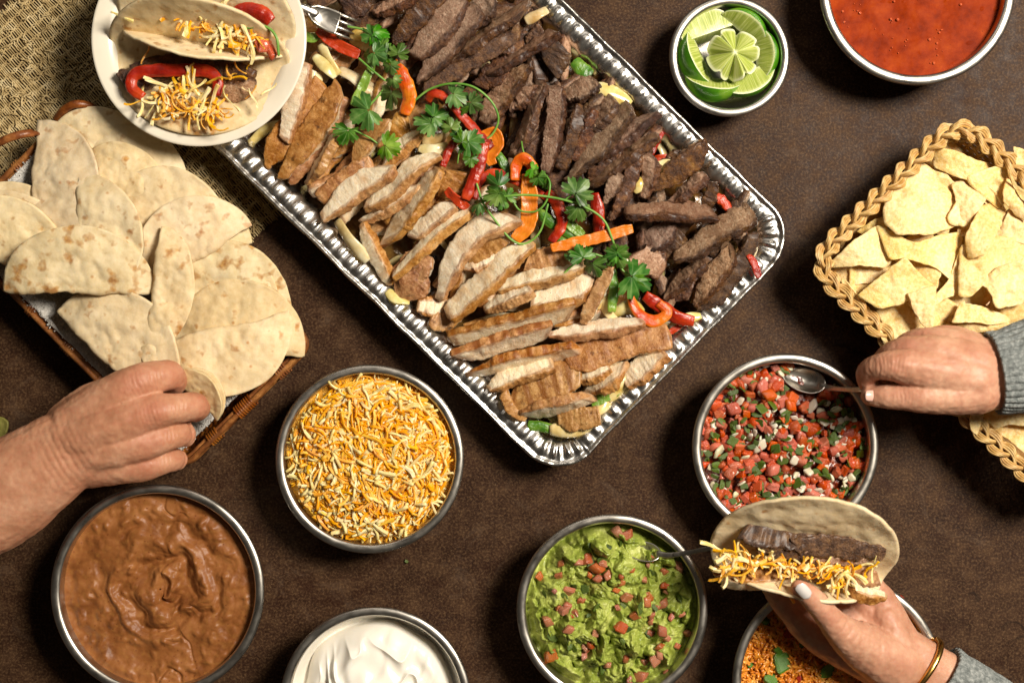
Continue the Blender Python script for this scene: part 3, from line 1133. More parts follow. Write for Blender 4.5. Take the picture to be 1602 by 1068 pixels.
def build_rice():
    c, r, _ = BOWLS['rice']
    root = thing('orange_rice', 'orange seasoned rice with green and red pepper bits', 'rice', (c[0], c[1], 0.02))
    R0 = inner_r(r, 0.062, 0.05) * 0.985
    XY, F, rad, ang = disc_grid(c, R0, 70)
    hf = lambda q, XYp: mound(q, 0.043, 0.053) + 0.004 * fbm(p3(XYp, 45, 2), 3)
    z = hf(rad, XY)
    m = simple('rice_bed', [(0.3, '#7a3508'), (0.5, '#b25c12'), (0.7, '#d98a2c')], 190, rough=0.4, bump=0.7, bdist=0.003)
    put('packed_rice', np.concatenate([XY, z[:, None]], 1), F, m, parent=root, kind='stuff')
    g = np.random.default_rng(19)
    mg = simple('orange_rice_grain', [(0.3, '#bb5f12'), (0.5, '#df8a26'), (0.7, '#f2b458')], 60, rough=0.32, bump=0.15, sss=0.25, sssr=(0.005, 0.002, 0.001), coat=0.2)
    bag = Bag()
    gm = []
    for k in range(6):
        t = np.linspace(-1, 1, 6)
        cc = np.stack([t * 0.0042, 0.0005 * np.sin(t * 2 + k), 0 * t], -1)
        gm.append(tube(cc, 0.00145 * np.sqrt(1.05 - t ** 2 * 0.8), 6, dome=False))
    N = 3400
    A = g.random(N) * 6.283
    Q = np.sqrt(g.random(N)) * 0.985
    px = np.stack([c[0] + R0 * Q * np.cos(A), c[1] + R0 * Q * np.sin(A)], -1)
    Z = hf(Q, px) + 0.0004 + 0.0022 * g.random(N)
    for k in range(N):
        V, F = gm[k % 6]
        s = 0.75 + 0.5 * g.random()
        bag.add(rotz(V * s, g.normal(0, 0.5), g.normal(0, 0.45), g.random() * 6.28) + np.array([px[k, 0], px[k, 1], Z[k]]), F)
    V, F = bag.out()
    put('rice_grain', V, F, mg, parent=root, kind='stuff')
    gp = [dice_mesh('green_pepper_dice', M_GREEN, 200 + k, sx=(1.1, 1, 0.5)) for k in range(3)]
    rp = [dice_mesh('red_pepper_dice', M_RED, 210 + k, sx=(1.1, 1, 0.5)) for k in range(3)]
    for k, (x, y, s, red) in enumerate([(1195, 967, 11, 0), (1222, 1033, 13, 0), (1217, 1018, 8, 0), (1207, 1061, 12, 0), (1294, 1050, 11, 0), (1404, 949, 11, 1), (1410, 937, 7, 1),
                                        (1232, 992, 8, 1), (1447, 1030, 6, 0), (1425, 1000, 5, 0), (1250, 1062, 6, 1), (1175, 1040, 5, 0), (1255, 1010, 6, 0), (1380, 940, 6, 0)]):
        p = P(x, y, 0.052)
        q = np.hypot(p[0] - c[0], p[1] - c[1]) / R0
        zz = hf(np.array([q]), p[None, :2])[0] + 0.003
        k2 = L(s, zz) * 0.72
        place('red_pepper_dice' if red else 'green_pepper_dice', (rp if red else gp)[k % 3], P(x, y, zz), (g.normal(0, 0.3), g.normal(0, 0.3), g.random() * 6), (k2, k2, k2), parent=root)


build_rice()


# limes --------------------------------------------------------------
M_RIND = simple('lime_rind', [(0.3, '#2f6b0c'), (0.5, '#4c8a14'), (0.7, '#7fa92c')], 40, rough=0.3, bump=0.5, bscale=520, bdist=0.0008, coat=0.2)


def mat_lime_flesh():
    m = Mat('lime_flesh', rough=0.34, spec=0.35, sss=0.3, sssr=(0.007, 0.008, 0.003), coat=0.08)
    fib = m.coords('sv', (900, 30, 900))
    n = m.noise(fib, 1.0, 3, 0.5)
    c = m.ramp(n, [(0.3, '#8c9d3c'), (0.5, '#acb858'), (0.72, '#d0d58c')])
    pith = m.attr('pith')
    c = m.mix(pith, c, '#e9edc0')
    m.color(c)
    m.bump(n, 0.4, 0.001)
    return m.m


M_LIME = mat_lime_flesh()


def lime_wedge(px, py, z, rpx, axis_deg, roll, alpha, label, tilt=0.0):
    """wedge of a lime: axis = stem line on the table, roll turns the cut faces up"""
    r = L(rpx, z)
    n, m = 20, 14
    ph = np.linspace(0.03, np.pi - 0.03, n)
    V, F, fm, pith, sv = [], [], [], [], []
    el = 1.12
    def tip(p):
        return np.stack([el * r * np.cos(p) * (1 + 0.05 * np.cos(p) ** 8), r * np.sin(p)], -1)
    ps = np.linspace(-alpha, alpha, m)
    P2 = tip(ph)
    rind = np.stack([np.repeat(P2[:, 0, None], m, 1), P2[:, 1, None] * np.sin(ps)[None], -P2[:, 1, None] * np.cos(ps)[None]], -1)
    V.append(rind.reshape(-1, 3))
    F += ringfaces(n, m, closed_m=False)
    fm += [0] * ((n - 1) * (m - 1))
    pith.append(np.zeros(n * m))
    sv.append(np.zeros((n * m, 3)))
    off = n * m
    k = 9
    ks = np.array([0, 0.06, 0.2, 0.4, 0.6, 0.78, 0.88, 0.94, 1.0])
    for sgn in (-1, 1):
        a = alpha * sgn
        G = np.stack([np.repeat(P2[:, 0, None], k, 1) * (0.86 + 0.14 * ks)[None], P2[:, 1, None] * ks[None] * np.sin(a), -P2[:, 1, None] * ks[None] * np.cos(a)], -1)
        bul = 0.0006 * np.sin(np.pi * np.clip(ks, 0, 1))[None] * np.ones((n, 1))
        G[..., 1] += sgn * bul * np.cos(a)
        V.append(G.reshape(-1, 3))
        f = [[q + off for q in ff] for ff in ringfaces(n, k, closed_m=False)]
        F += f
        fm += [1] * len(f)
        pe = np.repeat(sstep(0.86, 0.93, ks)[None], n, 0)
        pe = np.maximum(pe, np.repeat((1 - sstep(0.0, 0.12, ks))[None] * 0.7, n, 0))
        pith.append(pe.ravel())
        sv.append(np.stack([np.repeat(ph[:, None], k, 1) * r, np.repeat(ks[None], n, 0) * r, np.full((n, k), a * 0.01)], -1).reshape(-1, 3))
        off += n * k
    V = np.vstack(V)
    V = V + 0.0003 * fbm(V * 150, 2)[:, None]
    V = rotz(V, roll, 0, 0)
    V = rotz(V, 0, tilt, 0)
    V = rotz(V, 0, 0, R(axis_deg))
    V = V + P(px, py, z)
    put('lime_wedge', V, F, [M_RIND, M_LIME], label=label, cat='lime wedge', group='lime wedges in the small steel bowl',
        attrs={'pith': np.concatenate(pith), 'sv': np.vstack(sv)}, fm=fm)


# (px, py) = middle of the inner edge of the wedge
lime_wedge(1110, 52, 0.041, 39, 20, R(40), R(50), 'lime wedge at upper left of the bowl with its flesh facing up', 0.1)
lime_wedge(1160, 52, 0.037, 37, -40, R(92), R(48), 'lime wedge at upper right of the bowl, half in shade', 0.1)
lime_wedge(1100, 90, 0.037, 40, 116, R(97), R(47), 'lime wedge at left of the bowl with dark green rind outward', -0.05)
lime_wedge(1182, 86, 0.037, 37, -86, R(88), R(48), 'lime wedge at right of the bowl behind the star-cut half', 0.0)
lime_wedge(1116, 122, 0.037, 38, 172, R(98), R(46), 'lime wedge at lower left of the bowl showing bright rind below', 0.0)
lime_wedge(1166, 112, 0.039, 40, 200, R(66), R(48), 'lime wedge at lower right of the bowl with shadowed flesh', 0.05)


def lime_star():
    z = 0.066
    c = P(1150, 82, z)
    r = L(42, z)
    n, m = 18, 192
    rr = np.linspace(0.03, 1, n)
    a = np.linspace(0, 2 * np.pi, m, endpoint=False)
    cuts = np.array([22, 78, 128, 176, 232, 262, 300, 345]) * np.pi / 180.0
    cuts = np.sort(cuts)
    # position within each petal
    idx = np.searchsorted(cuts, a) % len(cuts)
    lo = cuts[(idx - 1) % len(cuts)]
    hi = cuts[idx]
    span = (hi - lo) % (2 * np.pi)
    t = ((a - lo) % (2 * np.pi)) / span
    even = (idx % 2 == 0)
    edge = np.minimum(t, 1 - t) * span
    out = 1 - 0.16 * np.exp(-(edge / 0.10) ** 2)
    tw = np.where(even, t - 0.5, 0.5 - t)
    X = c[0] + r * rr[:, None] * (out * np.cos(a))[None]
    Y = c[1] + r * rr[:, None] * (out * np.sin(a))[None]
    Z = z - 0.012 * rr[:, None] ** 1.6 + rr[:, None] * (0.016 * tw)[None] - 0.004 * np.exp(-(edge / 0.05) ** 2)[None] * rr[:, None]
    top = np.stack([X, Y, Z], -1).reshape(-1, 3)
    F = ringfaces(n, m)
    fm = [1] * len(F)
    pith = np.repeat(np.maximum(sstep(0.86, 0.95, rr), 1 - sstep(0.03, 0.16, rr))[:, None], m, 1)
    pith = np.maximum(pith, 0.5 * np.exp(-(edge / 0.03) ** 2)[None] * np.ones((n, 1)))
    sv = np.stack([np.repeat((a * 0.02)[None], n, 0), np.repeat(rr[:, None] * r, m, 1), np.zeros((n, m))], -1)
    # rind below
    q = 8
    w = np.linspace(0, 1, q)
    rX = c[0] + r * np.cos(w * 1.35)[:, None] * (out * np.cos(a))[None]
    rY = c[1] + r * np.cos(w * 1.35)[:, None] * (out * np.sin(a))[None]
    rZ = Z[-1][None] * (1 - w[:, None]) + (z - 0.034) * w[:, None]
    rind = np.stack([rX, rY, rZ], -1).reshape(-1, 3)
    F2 = [[k + n * m for k in f] for f in ringfaces(q, m)]
    V = np.vstack([top, rind])
    F3 = F + F2 + [list(range(m))[::-1]]
    fm = fm + [0] * len(F2) + [1]
    put('lime_half', V, F3, [M_RIND, M_LIME], label='star-cut lime half with fanned petals on top of the wedges', cat='lime half',
        attrs={'pith': np.concatenate([pith.ravel(), np.zeros(q * m)]), 'sv': np.vstack([sv.reshape(-1, 3), np.zeros((q * m, 3))])}, fm=fm)


lime_star()
# ------------------------------------------------------------------ foil pan
PAN_Z = 0.051
PU = np.array([0.714, 0.700])          # pan length axis in the photo
PN = np.array([0.700, -0.714])


def pan_px(a, b):
    """a along, b across, photo px from the pan centre"""
    q = np.array([759.6, 262.7]) + PU * a + PN * b
    return q


def rrect_path(hx, hy, r, npts):
    """rounded rectangle, evenly spaced; returns xy, outward normal, corner weight"""
    segs = []
    L1, L2, La = 2 * (hx - r), 2 * (hy - r), math.pi / 2 * r
    tot = 2 * L1 + 2 * L2 + 4 * La
    s = np.linspace(0, tot, npts, endpoint=False)
    XY = np.zeros((npts, 2))
    N = np.zeros((npts, 2))
    C = np.zeros(npts)
    order = [('l', (hx - r, -hy), (-1, 0), L1, (0, -1)), ('a', (-hx + r, -hy + r), -math.pi / 2, La, -1), ('l', (-hx, -hy + r), (0, 1), L2, (-1, 0)), ('a', (-hx + r, hy - r), math.pi, La, -1),
             ('l', (-hx + r, hy), (1, 0), L1, (0, 1)), ('a', (hx - r, hy - r), math.pi / 2, La, -1), ('l', (hx, hy - r), (0, -1), L2, (1, 0)), ('a', (hx - r, -hy + r), 0.0, La, -1)]
    s0 = 0
    for kind, p, d, ln, nn in order:
        k = (s >= s0 - 1e-9) & (s < s0 + ln - 1e-9)
        t = s[k] - s0
        if kind == 'l':
            XY[k] = np.array(p) + t[:, None] * np.array(d)
            N[k] = nn
        else:
            ang = d - t / r
            N[k] = np.stack([np.cos(ang), np.sin(ang)], -1)
            XY[k] = np.array(p) + r * N[k]
            C[k] = np.sin(np.pi * np.clip(t / ln, 0, 1))
        s0 += ln
    return XY, N, C, s, tot


def build_pan():
    hx, hy = 0.535 / 2, 0.341 / 2
    r = 0.034
    n = 1560
    XY, N, C, s, tot = rrect_path(hx - 0.012, hy - 0.012, r, n)
    prof = [(-0.034, 0.0022), (-0.028, 0.0032), (-0.0245, 0.007), (-0.021, 0.018), (-0.0175, 0.030), (-0.0145, 0.040), (-0.0125, 0.0450),
            (-0.0105, 0.0472), (-0.0070, 0.0490), (-0.0030, 0.0500), (0.0005, 0.0505), (0.0030, 0.0500), (0.0048, 0.0494), (0.0066, 0.0494),
            (0.0078, 0.0508), (0.0094, 0.0516), (0.0110, 0.0506), (0.0114, 0.0486), (0.0100, 0.0472), (0.0084, 0.0478)]
    rip = [0, 0, .05, .2, .3, .5, .9, 1.3, 1.5, 1.5, 1.2, .7, .25, .1, .05, 0, 0, 0, 0, 0]
    V = []
    nrib = 128
    phs = 2 * np.pi * nrib * s / tot + 0.5 * perlin(np.stack([s * 20, s * 0, s * 0], -1))
    co = np.round(C > 0.02)
    nz = lambda f, q, o=2: fbm(np.stack([XY[:, 0] * f, XY[:, 1] * f, np.full(n, q)], -1), o)
    wave = np.sin(phs) * (1 - 0.35 * co) + co * 0.9 * np.sin(phs * 1.37 + 2 * nz(40, 3))
    wave = np.sign(wave) * np.abs(wave) ** 0.75
    for k, (o, z) in enumerate(prof):
        oo = o + 0.0010 * nz(30, 0.1 * k) * (1 if z > 0.006 else 0.2) + 0.0004 * wave * rip[k]
        zz = z + 0.00075 * wave * rip[k] + 0.0007 * nz(22, 9 + 0.05 * k) * (z > 0.03)
        zz = zz + (0.0006 * nz(160, 2 + 0.3 * k) * (0.3 + 1.4 * co)) * (z > 0.006)
        if 1 < k < 7:
            oo = oo + 0.0008 * np.sin(phs * 0.5 + 0.4 * k) + 0.0010 * nz(70, 5 + 0.2 * k)
        V.append(np.concatenate([XY + N * oo[:, None], zz[:, None]], 1))
    V = np.vstack(V)
    F = ringfaces(len(prof), n)
    F.append(list(range(n)))
    c = P(*pan_px(0, 0), PAN_Z)
    # local x = pan length, y = across
    ux, uy = np.array([PU[0], -PU[1]]), np.array([PN[0], -PN[1]])
    W = V[:, :1] * ux + V[:, 1:2] * uy + c[:2]
    o = put('foil_pan', np.concatenate([W, V[:, 2:]], 1), F, M_FOIL, label='big disposable foil pan full of sliced chicken, steak and peppers', cat='foil pan')
    return o


build_pan()


def pan_world(a, b, z):
    return P(*pan_px(a, b), z)


def build_bed():
    n1, n2 = 190, 120
    a = np.linspace(-395, 395, n1)
    b = np.linspace(-238, 238, n2)
    A, B = np.meshgrid(a, b, indexing='ij')
    q = np.array([755.6, 257.7]) + PU * A[..., None] + PN * B[..., None]
    z0 = 0.018
    k = SPX * (1 - 0.05 / H)
    X, Y = (q[..., 0] - 801) * k, -(q[..., 1] - 534) * k
    Z = z0 + 0.004 * fbm(np.stack([X * 40, Y * 40, X * 0], -1), 3)
    V = np.stack([X, Y, Z], -1).reshape(-1, 3)
    put('pan_juices', V, ringfaces(n1, n2, closed_m=False), M_JUICE, label='dark glossy juices and scraps pooled under the meat in the foil pan', cat='pan juices', kind='stuff')


build_bed()


# ------------------------------------------------------------------ strips of food
def strip(kind, px, mat, width, thick, z, label=None, cat=None, group=None, crust=('side', 0.45), roll=0.0, seed=0, grill=0.0, parent=None,
          n=48, m=32, rough=1.0, taper=(0.8, 0.62), square=6.0, dz=None, world=None):
    g = np.random.default_rng(seed + 1000)
    pts = np.array([P(x, y, z) for x, y in px]) if world is None else np.asarray(world, float)
    if dz is not None:
        pts[:, 2] += np.asarray(dz)
    c = crom(pts, n)
    ln = np.linalg.norm(np.diff(c, axis=0), axis=1).sum()
    t = np.linspace(0, 1, n)
    e0, e1 = g.uniform(.45, .95), g.uniform(.25, .8)
    prof = 1 - (1 - e0) * sstep(g.uniform(.15, .4), 0.0, t) - (1 - e1) * sstep(g.uniform(.5, .8), 1.0, t)
    c3 = 0.03
    cap = np.minimum(1, np.sqrt(np.clip(1 - np.clip((c3 - t) / c3, 0, 1) ** 2, 0.0, 1) + 0.02)) * np.minimum(1, np.sqrt(np.clip(1 - np.clip((t - 1 + c3) / c3, 0, 1) ** 2, 0, 1) + 0.02))
    prof = prof * cap
    so = g.random(3) * 50
    n1 = lambda f, q: fbm(np.stack([t * ln * f, t * 0 + q + so[0], t * 0 + so[1]], -1), 3)
    mode, amt = crust
    if mode in ('side', 'other') and amt > 0.02:
        f = min(amt, 0.6)
        roll = math.atan(f / (1 - f) * width / thick) * (-1 if mode == 'side' else 1)
    wv = width / 2 * prof * (1 + 0.19 * rough * n1(15, 1.3))
    hv = thick / 2 * prof ** 0.8 * (1 + 0.10 * rough * n1(13, 7.7))
    rollv = roll + 0.12 * rough * n1(25, 3.1)
    tt, s, u = frames(c, rollv)
    side = n1(13, 5.5) * width * 0.13 * rough
    c = c + s * side[:, None]
    a = np.linspace(0, 2 * np.pi, m, endpoint=False)
    ca, sa = np.cos(a), np.sin(a)
    e = 2.0 / square
    cx = np.sign(ca) * np.abs(ca) ** e
    cz = np.sign(sa) * np.abs(sa) ** e
    V = c[:, None] + (wv[:, None] * cx)[..., None] * s[:, None] + (hv[:, None] * cz)[..., None] * u[:, None]
    sk0, sk1 = g.normal(0, .45), g.normal(0, .55)
    skew = sk0 * sstep(.3, 0, t) + sk1 * sstep(.7, 1, t)
    V = V + (skew * wv)[:, None, None] * cx[None, :, None] * tt[:, None, :]
    V = V.reshape(-1, 3)
    ctr = np.repeat(c, m, 0)
    d = V - ctr
    dn = d / np.maximum(np.linalg.norm(d, axis=1), 1e-6)[:, None]
    am = min(width, 0.02)
    edg = np.tile(sstep(.6, .95, np.abs(cx)), n)
    V = V + np.repeat(s, m, 0) * (np.sign(np.tile(cx, n)) * edg * 0.0009 * rough * fbm(V * 260 + so, 3))[:, None]
    nn = 0.075 * am * rough * fbm(V * 95 + so, 3) + 0.04 * am * rough * fbm(V * 380 + so, 3)
    V = V + dn * nn[:, None]
    F = ringfaces(n, m)
    F.append(list(range(m))[::-1])
    F.append([(n - 1) * m + k for k in range(m)])
    CX, CZ = np.tile(cx, n), np.tile(cz, n)
    jit = 0.35 * fbm(V * 120 + so, 3)
    if mode == 'side':        # cut face on top, skin down one side
        cr = sstep(0.62, 0.95, -CX + jit * 0.35)
    elif mode == 'other':
        cr = sstep(0.62, 0.95, CX + jit * 0.35)
    elif mode == 'edges':
        cr = sstep(1 - amt, 1 - amt + 0.25, np.abs(CX) + jit * 0.4)
    else:                     # skin on top, cut face down the sides
        cr = sstep(0.1, 0.6, CZ + amt * 0.5 + jit * 0.5)
    # browned tips
    T = np.repeat(t, m)
    cr = np.maximum(cr, 0.85 * sstep(0.09, 0.0, np.minimum(T, 1 - T) + jit * 0.06))
    sv = np.stack([T * ln + so[0], CX * width / 2 + so[1], CZ * thick / 2], -1)
    return put(kind, V, F, mat, parent=parent, label=label, cat=cat, group=group,
               attrs={'sv': sv, 'crust': np.clip(cr, 0, 1), 'grill': np.full(len(V), float(grill))})


def build_filler():
    g = np.random.default_rng(55)
    # onions first, all over the floor of the pan
    for k in range(100):
        a, b = g.uniform(-385, 385), g.uniform(-232, 232)
        if k >= 75:                 # along the walls, where they show
            if g.random() < 0.5:
                b = g.choice([-1, 1]) * g.uniform(205, 236)
            else:
                a = g.uniform(350, 392)
        q = pan_px(a, b)
        th = g.random() * 6.28
        ln = g.uniform(40, 85)
        bend = g.normal(0, 16)
        d = np.array([math.cos(th), math.sin(th)])
        e = np.array([-d[1], d[0]])
        px = [q - d * ln / 2, q + e * bend, q + d * ln / 2]
        onion(px, 0.024 + 0.008 * g.random(), g.uniform(9, 15), 'translucent cooked onion strip lying at the bottom of the foil pan', seed=k, group='onion strips at the bottom of the pan')
    for k in range(70):
        a, b = g.uniform(-330, 350), g.uniform(-190, -10)
        q = pan_px(a, b)
        th = R(-50 + 70 * sstep(60, 300, a)) + g.normal(0, 0.3)
        d = np.array([math.cos(th), math.sin(th)])
        d[1] = -d[1] if False else d[1]
        d = np.array([abs(d[0]), -abs(d[1])]) if a < 150 else np.array([math.cos(0.2), -math.sin(0.2)])
        ln = g.uniform(60, 110)
        strip('chicken_slice', [q - d * ln / 2, q + d * ln / 2], M_CHICK, L(g.uniform(26, 36)), 0.009, 0.036 + 0.013 * g.random(),
              'browned chicken slice partly buried under the other chicken in the pan', 'chicken slice', 'chicken slices in the foil pan', ('top', 0.2 * g.random()) if g.random() < 0.6 else ('side', 0.4), g.normal(0, 0.4), 300 + k, 0.3, n=26, m=14)
    for k in range(95):
        a, b = g.uniform(-380, 350), g.uniform(35, 215)
        q = pan_px(a, b)
        th = R(-58) + g.normal(0, 0.45)
        d = np.array([math.cos(th), math.sin(th)])
        ln = g.uniform(50, 110)
        strip('steak_slice', [q - d * ln / 2, q + d * ln / 2], M_STEAK, L(g.uniform(20, 34)), 0.0085, 0.036 + 0.013 * g.random(),
              'dark steak slice partly buried under the other steak in the pan', 'steak slice', 'steak slices in the foil pan', ('top', 0.2 * g.random()) if g.random() < 0.6 else ('side', 0.4), g.normal(0, 0.5), 400 + k, n=26, m=14)


def onion(px, z, w, label, seed=0, group=None, mat=None, kind='onion_strip', cat='onion strip'):
    g = np.random.default_rng(seed + 5000)
    pts = np.array([P(x, y, z) for x, y in px])
    pts[1:-1, 2] += 0.004 * g.random()
    n, m = 16, 9
    c = crom(pts, n)
    t = np.linspace(0, 1, n)
    wv = L(w, z) / 2 * (0.35 + 0.65 * np.sin(np.pi * np.clip(t * 0.9 + 0.05, 0, 1)) ** 0.6)
    tt, s, u = frames(c, g.normal(0, 0.4) + 0.4 * np.sin(t * 4 + seed))
    a = np.linspace(-1.1, 1.1, m)
    V = c[:, None] + (wv[:, None] * np.sin(a) / 0.89)[..., None] * s[:, None] + (wv[:, None] * (np.cos(a) - 0.45) * 0.8)[..., None] * u[:, None]
    o = put(kind, V.reshape(-1, 3), ringfaces(n, m, closed_m=False), mat or M_ONION, label=label, cat=cat, group=group)
    solidify(o, 0.0016)
    return o


build_filler()

CH = 'chicken slices in the foil pan'
# px path, width px, layer height, roll deg, crust, grill, label
CHICK = [
    ([(477, 98), (462, 160), (447, 222)], 34, .060, 18, ('side', .10), 0, 'pale chicken slice poking out from under the edge of the plate'),
    ([(509, 132), (465, 195), (414, 262)], 42, .050, -5, ('top', .5), .1, 'broad golden skinned chicken slice nearest the left pan wall'),
    ([(534, 136), (490, 205), (440, 282)], 36, .054, 12, ('top', .4), .1, 'second golden skinned chicken slice beside the broad one'),
    ([(541, 152), (500, 215), (456, 290)], 32, .050, -20, ('top', .3), .2, 'narrow browned chicken slice below the large cilantro leaf'),
    ([(530, 208), (508, 245), (478, 288)], 46, .050, 25, ('side', .45), .2, 'brown and pale chicken chunk under the hanging cilantro leaf'),
    ([(604, 187), (580, 215), (552, 244)], 28, .058, 20, ('top', .4), 0, 'small browned chicken piece between two cilantro leaves'),
    ([(640, 186), (628, 200), (612, 222)], 30, .050, 0, ('top', .6), 0, 'dark charred chicken nub under the orange pepper'),
    ([(662, 206), (634, 228), (604, 254)], 30, .054, 20, ('side', .35), 0, 'short chicken piece right of the flat cilantro leaf'),
    ([(583, 252), (540, 282), (497, 312)], 34, .051, -12, ('top', .5), .6, 'grill-striped chicken slice behind the first large pale slice'),
    ([(608, 258), (560, 296), (500, 341)], 38, .060, 28, ('side', .22), 0, 'large pale chicken slice with brown lower edge, left middle'),
    ([(688, 243), (645, 262), (610, 300), (570, 322)], 40, .058, 25, ('side', .28), 0, 'pale chicken slice with a knobbed upper end under the pepper'),
    ([(652, 292), (615, 318), (570, 349)], 32, .055, 25, ('side', .35), 0, 'pale chicken slice tucked between two larger pale slices'),
    ([(688, 262), (650, 318), (609, 380)], 42, .062, 34, ('side', .34), 0, 'upright pinkish chicken slice with speckled skin side'),
    ([(722, 268), (708, 285), (690, 310)], 34, .052, 0, ('top', .3), 0, 'pale chicken nub beside the two red pepper strips'),
    ([(712, 320), (680, 346), (645, 374)], 32, .055, 22, ('side', .3), 0, 'pale wedge of chicken left of the long bent slice'),
    ([(744, 330), (700, 356), (655, 395), (614, 434)], 24, .060, 30, ('side', .5), 0, 'thin wavy chicken slice lying edge-on with brown edges'),
    ([(810, 342), (755, 362), (715, 405), (686, 470)], 38, .062, 26, ('side', .22), 0, 'long curved pale chicken slice by the orange pepper hook'),
    ([(778, 368), (758, 385), (733, 408)], 42, .054, 10, ('top', .3), .4, 'browned chicken chunk inside the bend of the curved slice'),
    ([(790, 394), (758, 408), (725, 422)], 30, .054, 15, ('side', .3), 0, 'short pale chicken piece under the long ridged slice'),
    ([(567, 348), (588, 395), (614, 446)], 22, .051, 10, ('side', .3), 0, 'narrow chicken slice slanting down toward the left pan wall'),
    ([(660, 394), (640, 420), (614, 452)], 48, .049, 10, ('top', .4), .3, 'lumpy browned chicken chunk by the left pan wall'),
    ([(668, 428), (648, 448), (626, 466)], 44, .049, -15, ('top', .3), .2, 'shaded brown chicken chunk under the curved slice'),
    ([(838, 382), (790, 412), (745, 455), (699, 496)], 42, .064, 28, ('side', .24), 0, 'longest pale ridged chicken slice in the middle of the pan'),
    ([(652, 479), (674, 482), (697, 482)], 28, .049, 5, ('edges', .4), 0, 'small round-ended chicken piece at the left pan wall'),
    ([(672, 500), (690, 502), (712, 496)], 28, .047, 0, ('top', .5), 0, 'small dark chicken scrap below the longest pale slice'),
    ([(892, 397), (860, 403), (822, 412)], 36, .055, 0, ('top', .2), .2, 'speckled chicken piece just below the long orange pepper'),
    ([(918, 416), (850, 432), (776, 455)], 36, .058, 20, ('side', .30), 0, 'slim pale chicken slice above the split pale slice'),
    ([(932, 440), (888, 458), (830, 470)], 46, .061, 22, ('side', .18), 0, 'wide pale chicken slice ending by the brown stem-like strip'),
    ([(832, 452), (795, 468), (757, 486)], 38, .059, 16, ('side', .42), .1, 'stringy chicken slice charred at its left tip'),
    ([(898, 484), (800, 508), (700, 530)], 44, .056, 26, ('other', .36), .9, 'top grill-marked slice of the four long lower slices'),
    ([(1008, 502), (940, 515), (855, 526)], 30, .062, 24, ('side', .4), .3, 'long chicken slice pointing at the right pan wall'),
    ([(862, 515), (795, 532), (716, 555)], 44, .058, 26, ('other', .36), 1, 'second grill-marked long slice with a charred left end'),
    ([(908, 545), (830, 560), (733, 583)], 42, .056, 20, ('other', .45), 1, 'third grill-marked long slice with deep brown bars'),
    ([(1050, 524), (1000, 530), (940, 552), (884, 566)], 42, .058, 10, ('top', .4), .3, 'lumpy brown chicken slice with torn skin toward the right'),
    ([(866, 566), (815, 584), (762, 610)], 32, .056, 16, ('side', .28), 0, 'tapered chicken slice with a pointed left tip near the front'),
    ([(910, 582), (850, 600), (798, 622)], 56, .053, 10, ('top', .4), 1, 'widest grill-barred chicken slice near the front corner'),
    ([(955, 574), (930, 584), (905, 596)], 28, .056, 10, ('side', .35), 0, 'small pale chicken piece behind the stub with a brown end'),
    ([(978, 578), (950, 594), (922, 616)], 42, .058, 12, ('side', .4), 0, 'chicken stub with one browned end beside the green strip'),
    ([(924, 620), (870, 636), (812, 648)], 48, .058, 22, ('other', .42), .3, 'front pale chicken slice with torn white middle'),
    ([(938, 646), (905, 654), (872, 656)], 32, .052, 0, ('top', .4), 0, 'dark crusty chicken piece closest to the front corner'),
    ([(1038, 548), (1008, 574), (978, 602)], 34, .057, 18, ('side', .3), 0, 'chicken slice leaning on the right front pan wall'),
    ([(786, 612), (800, 640), (822, 658)], 16, .052, 0, ('top', .5), 0, 'thin curled chicken edge by the front left wall'),
    ([(956, 415), (935, 460), (912, 508)], 19, .066, 10, ('top', .1), 0, 'thin brown strip of chicken standing across the middle'),
]
for k, (px, w, z, roll, cr, gr, lab) in enumerate(CHICK):
    zz = z + 0.003
    strip('chicken_slice', px, M_CHICK, L(w * 1.1, zz), 0.0105, zz, lab, 'chicken slice', CH, cr, -R(roll), k, gr, dz=np.linspace(0.004, -0.004, len(px)))

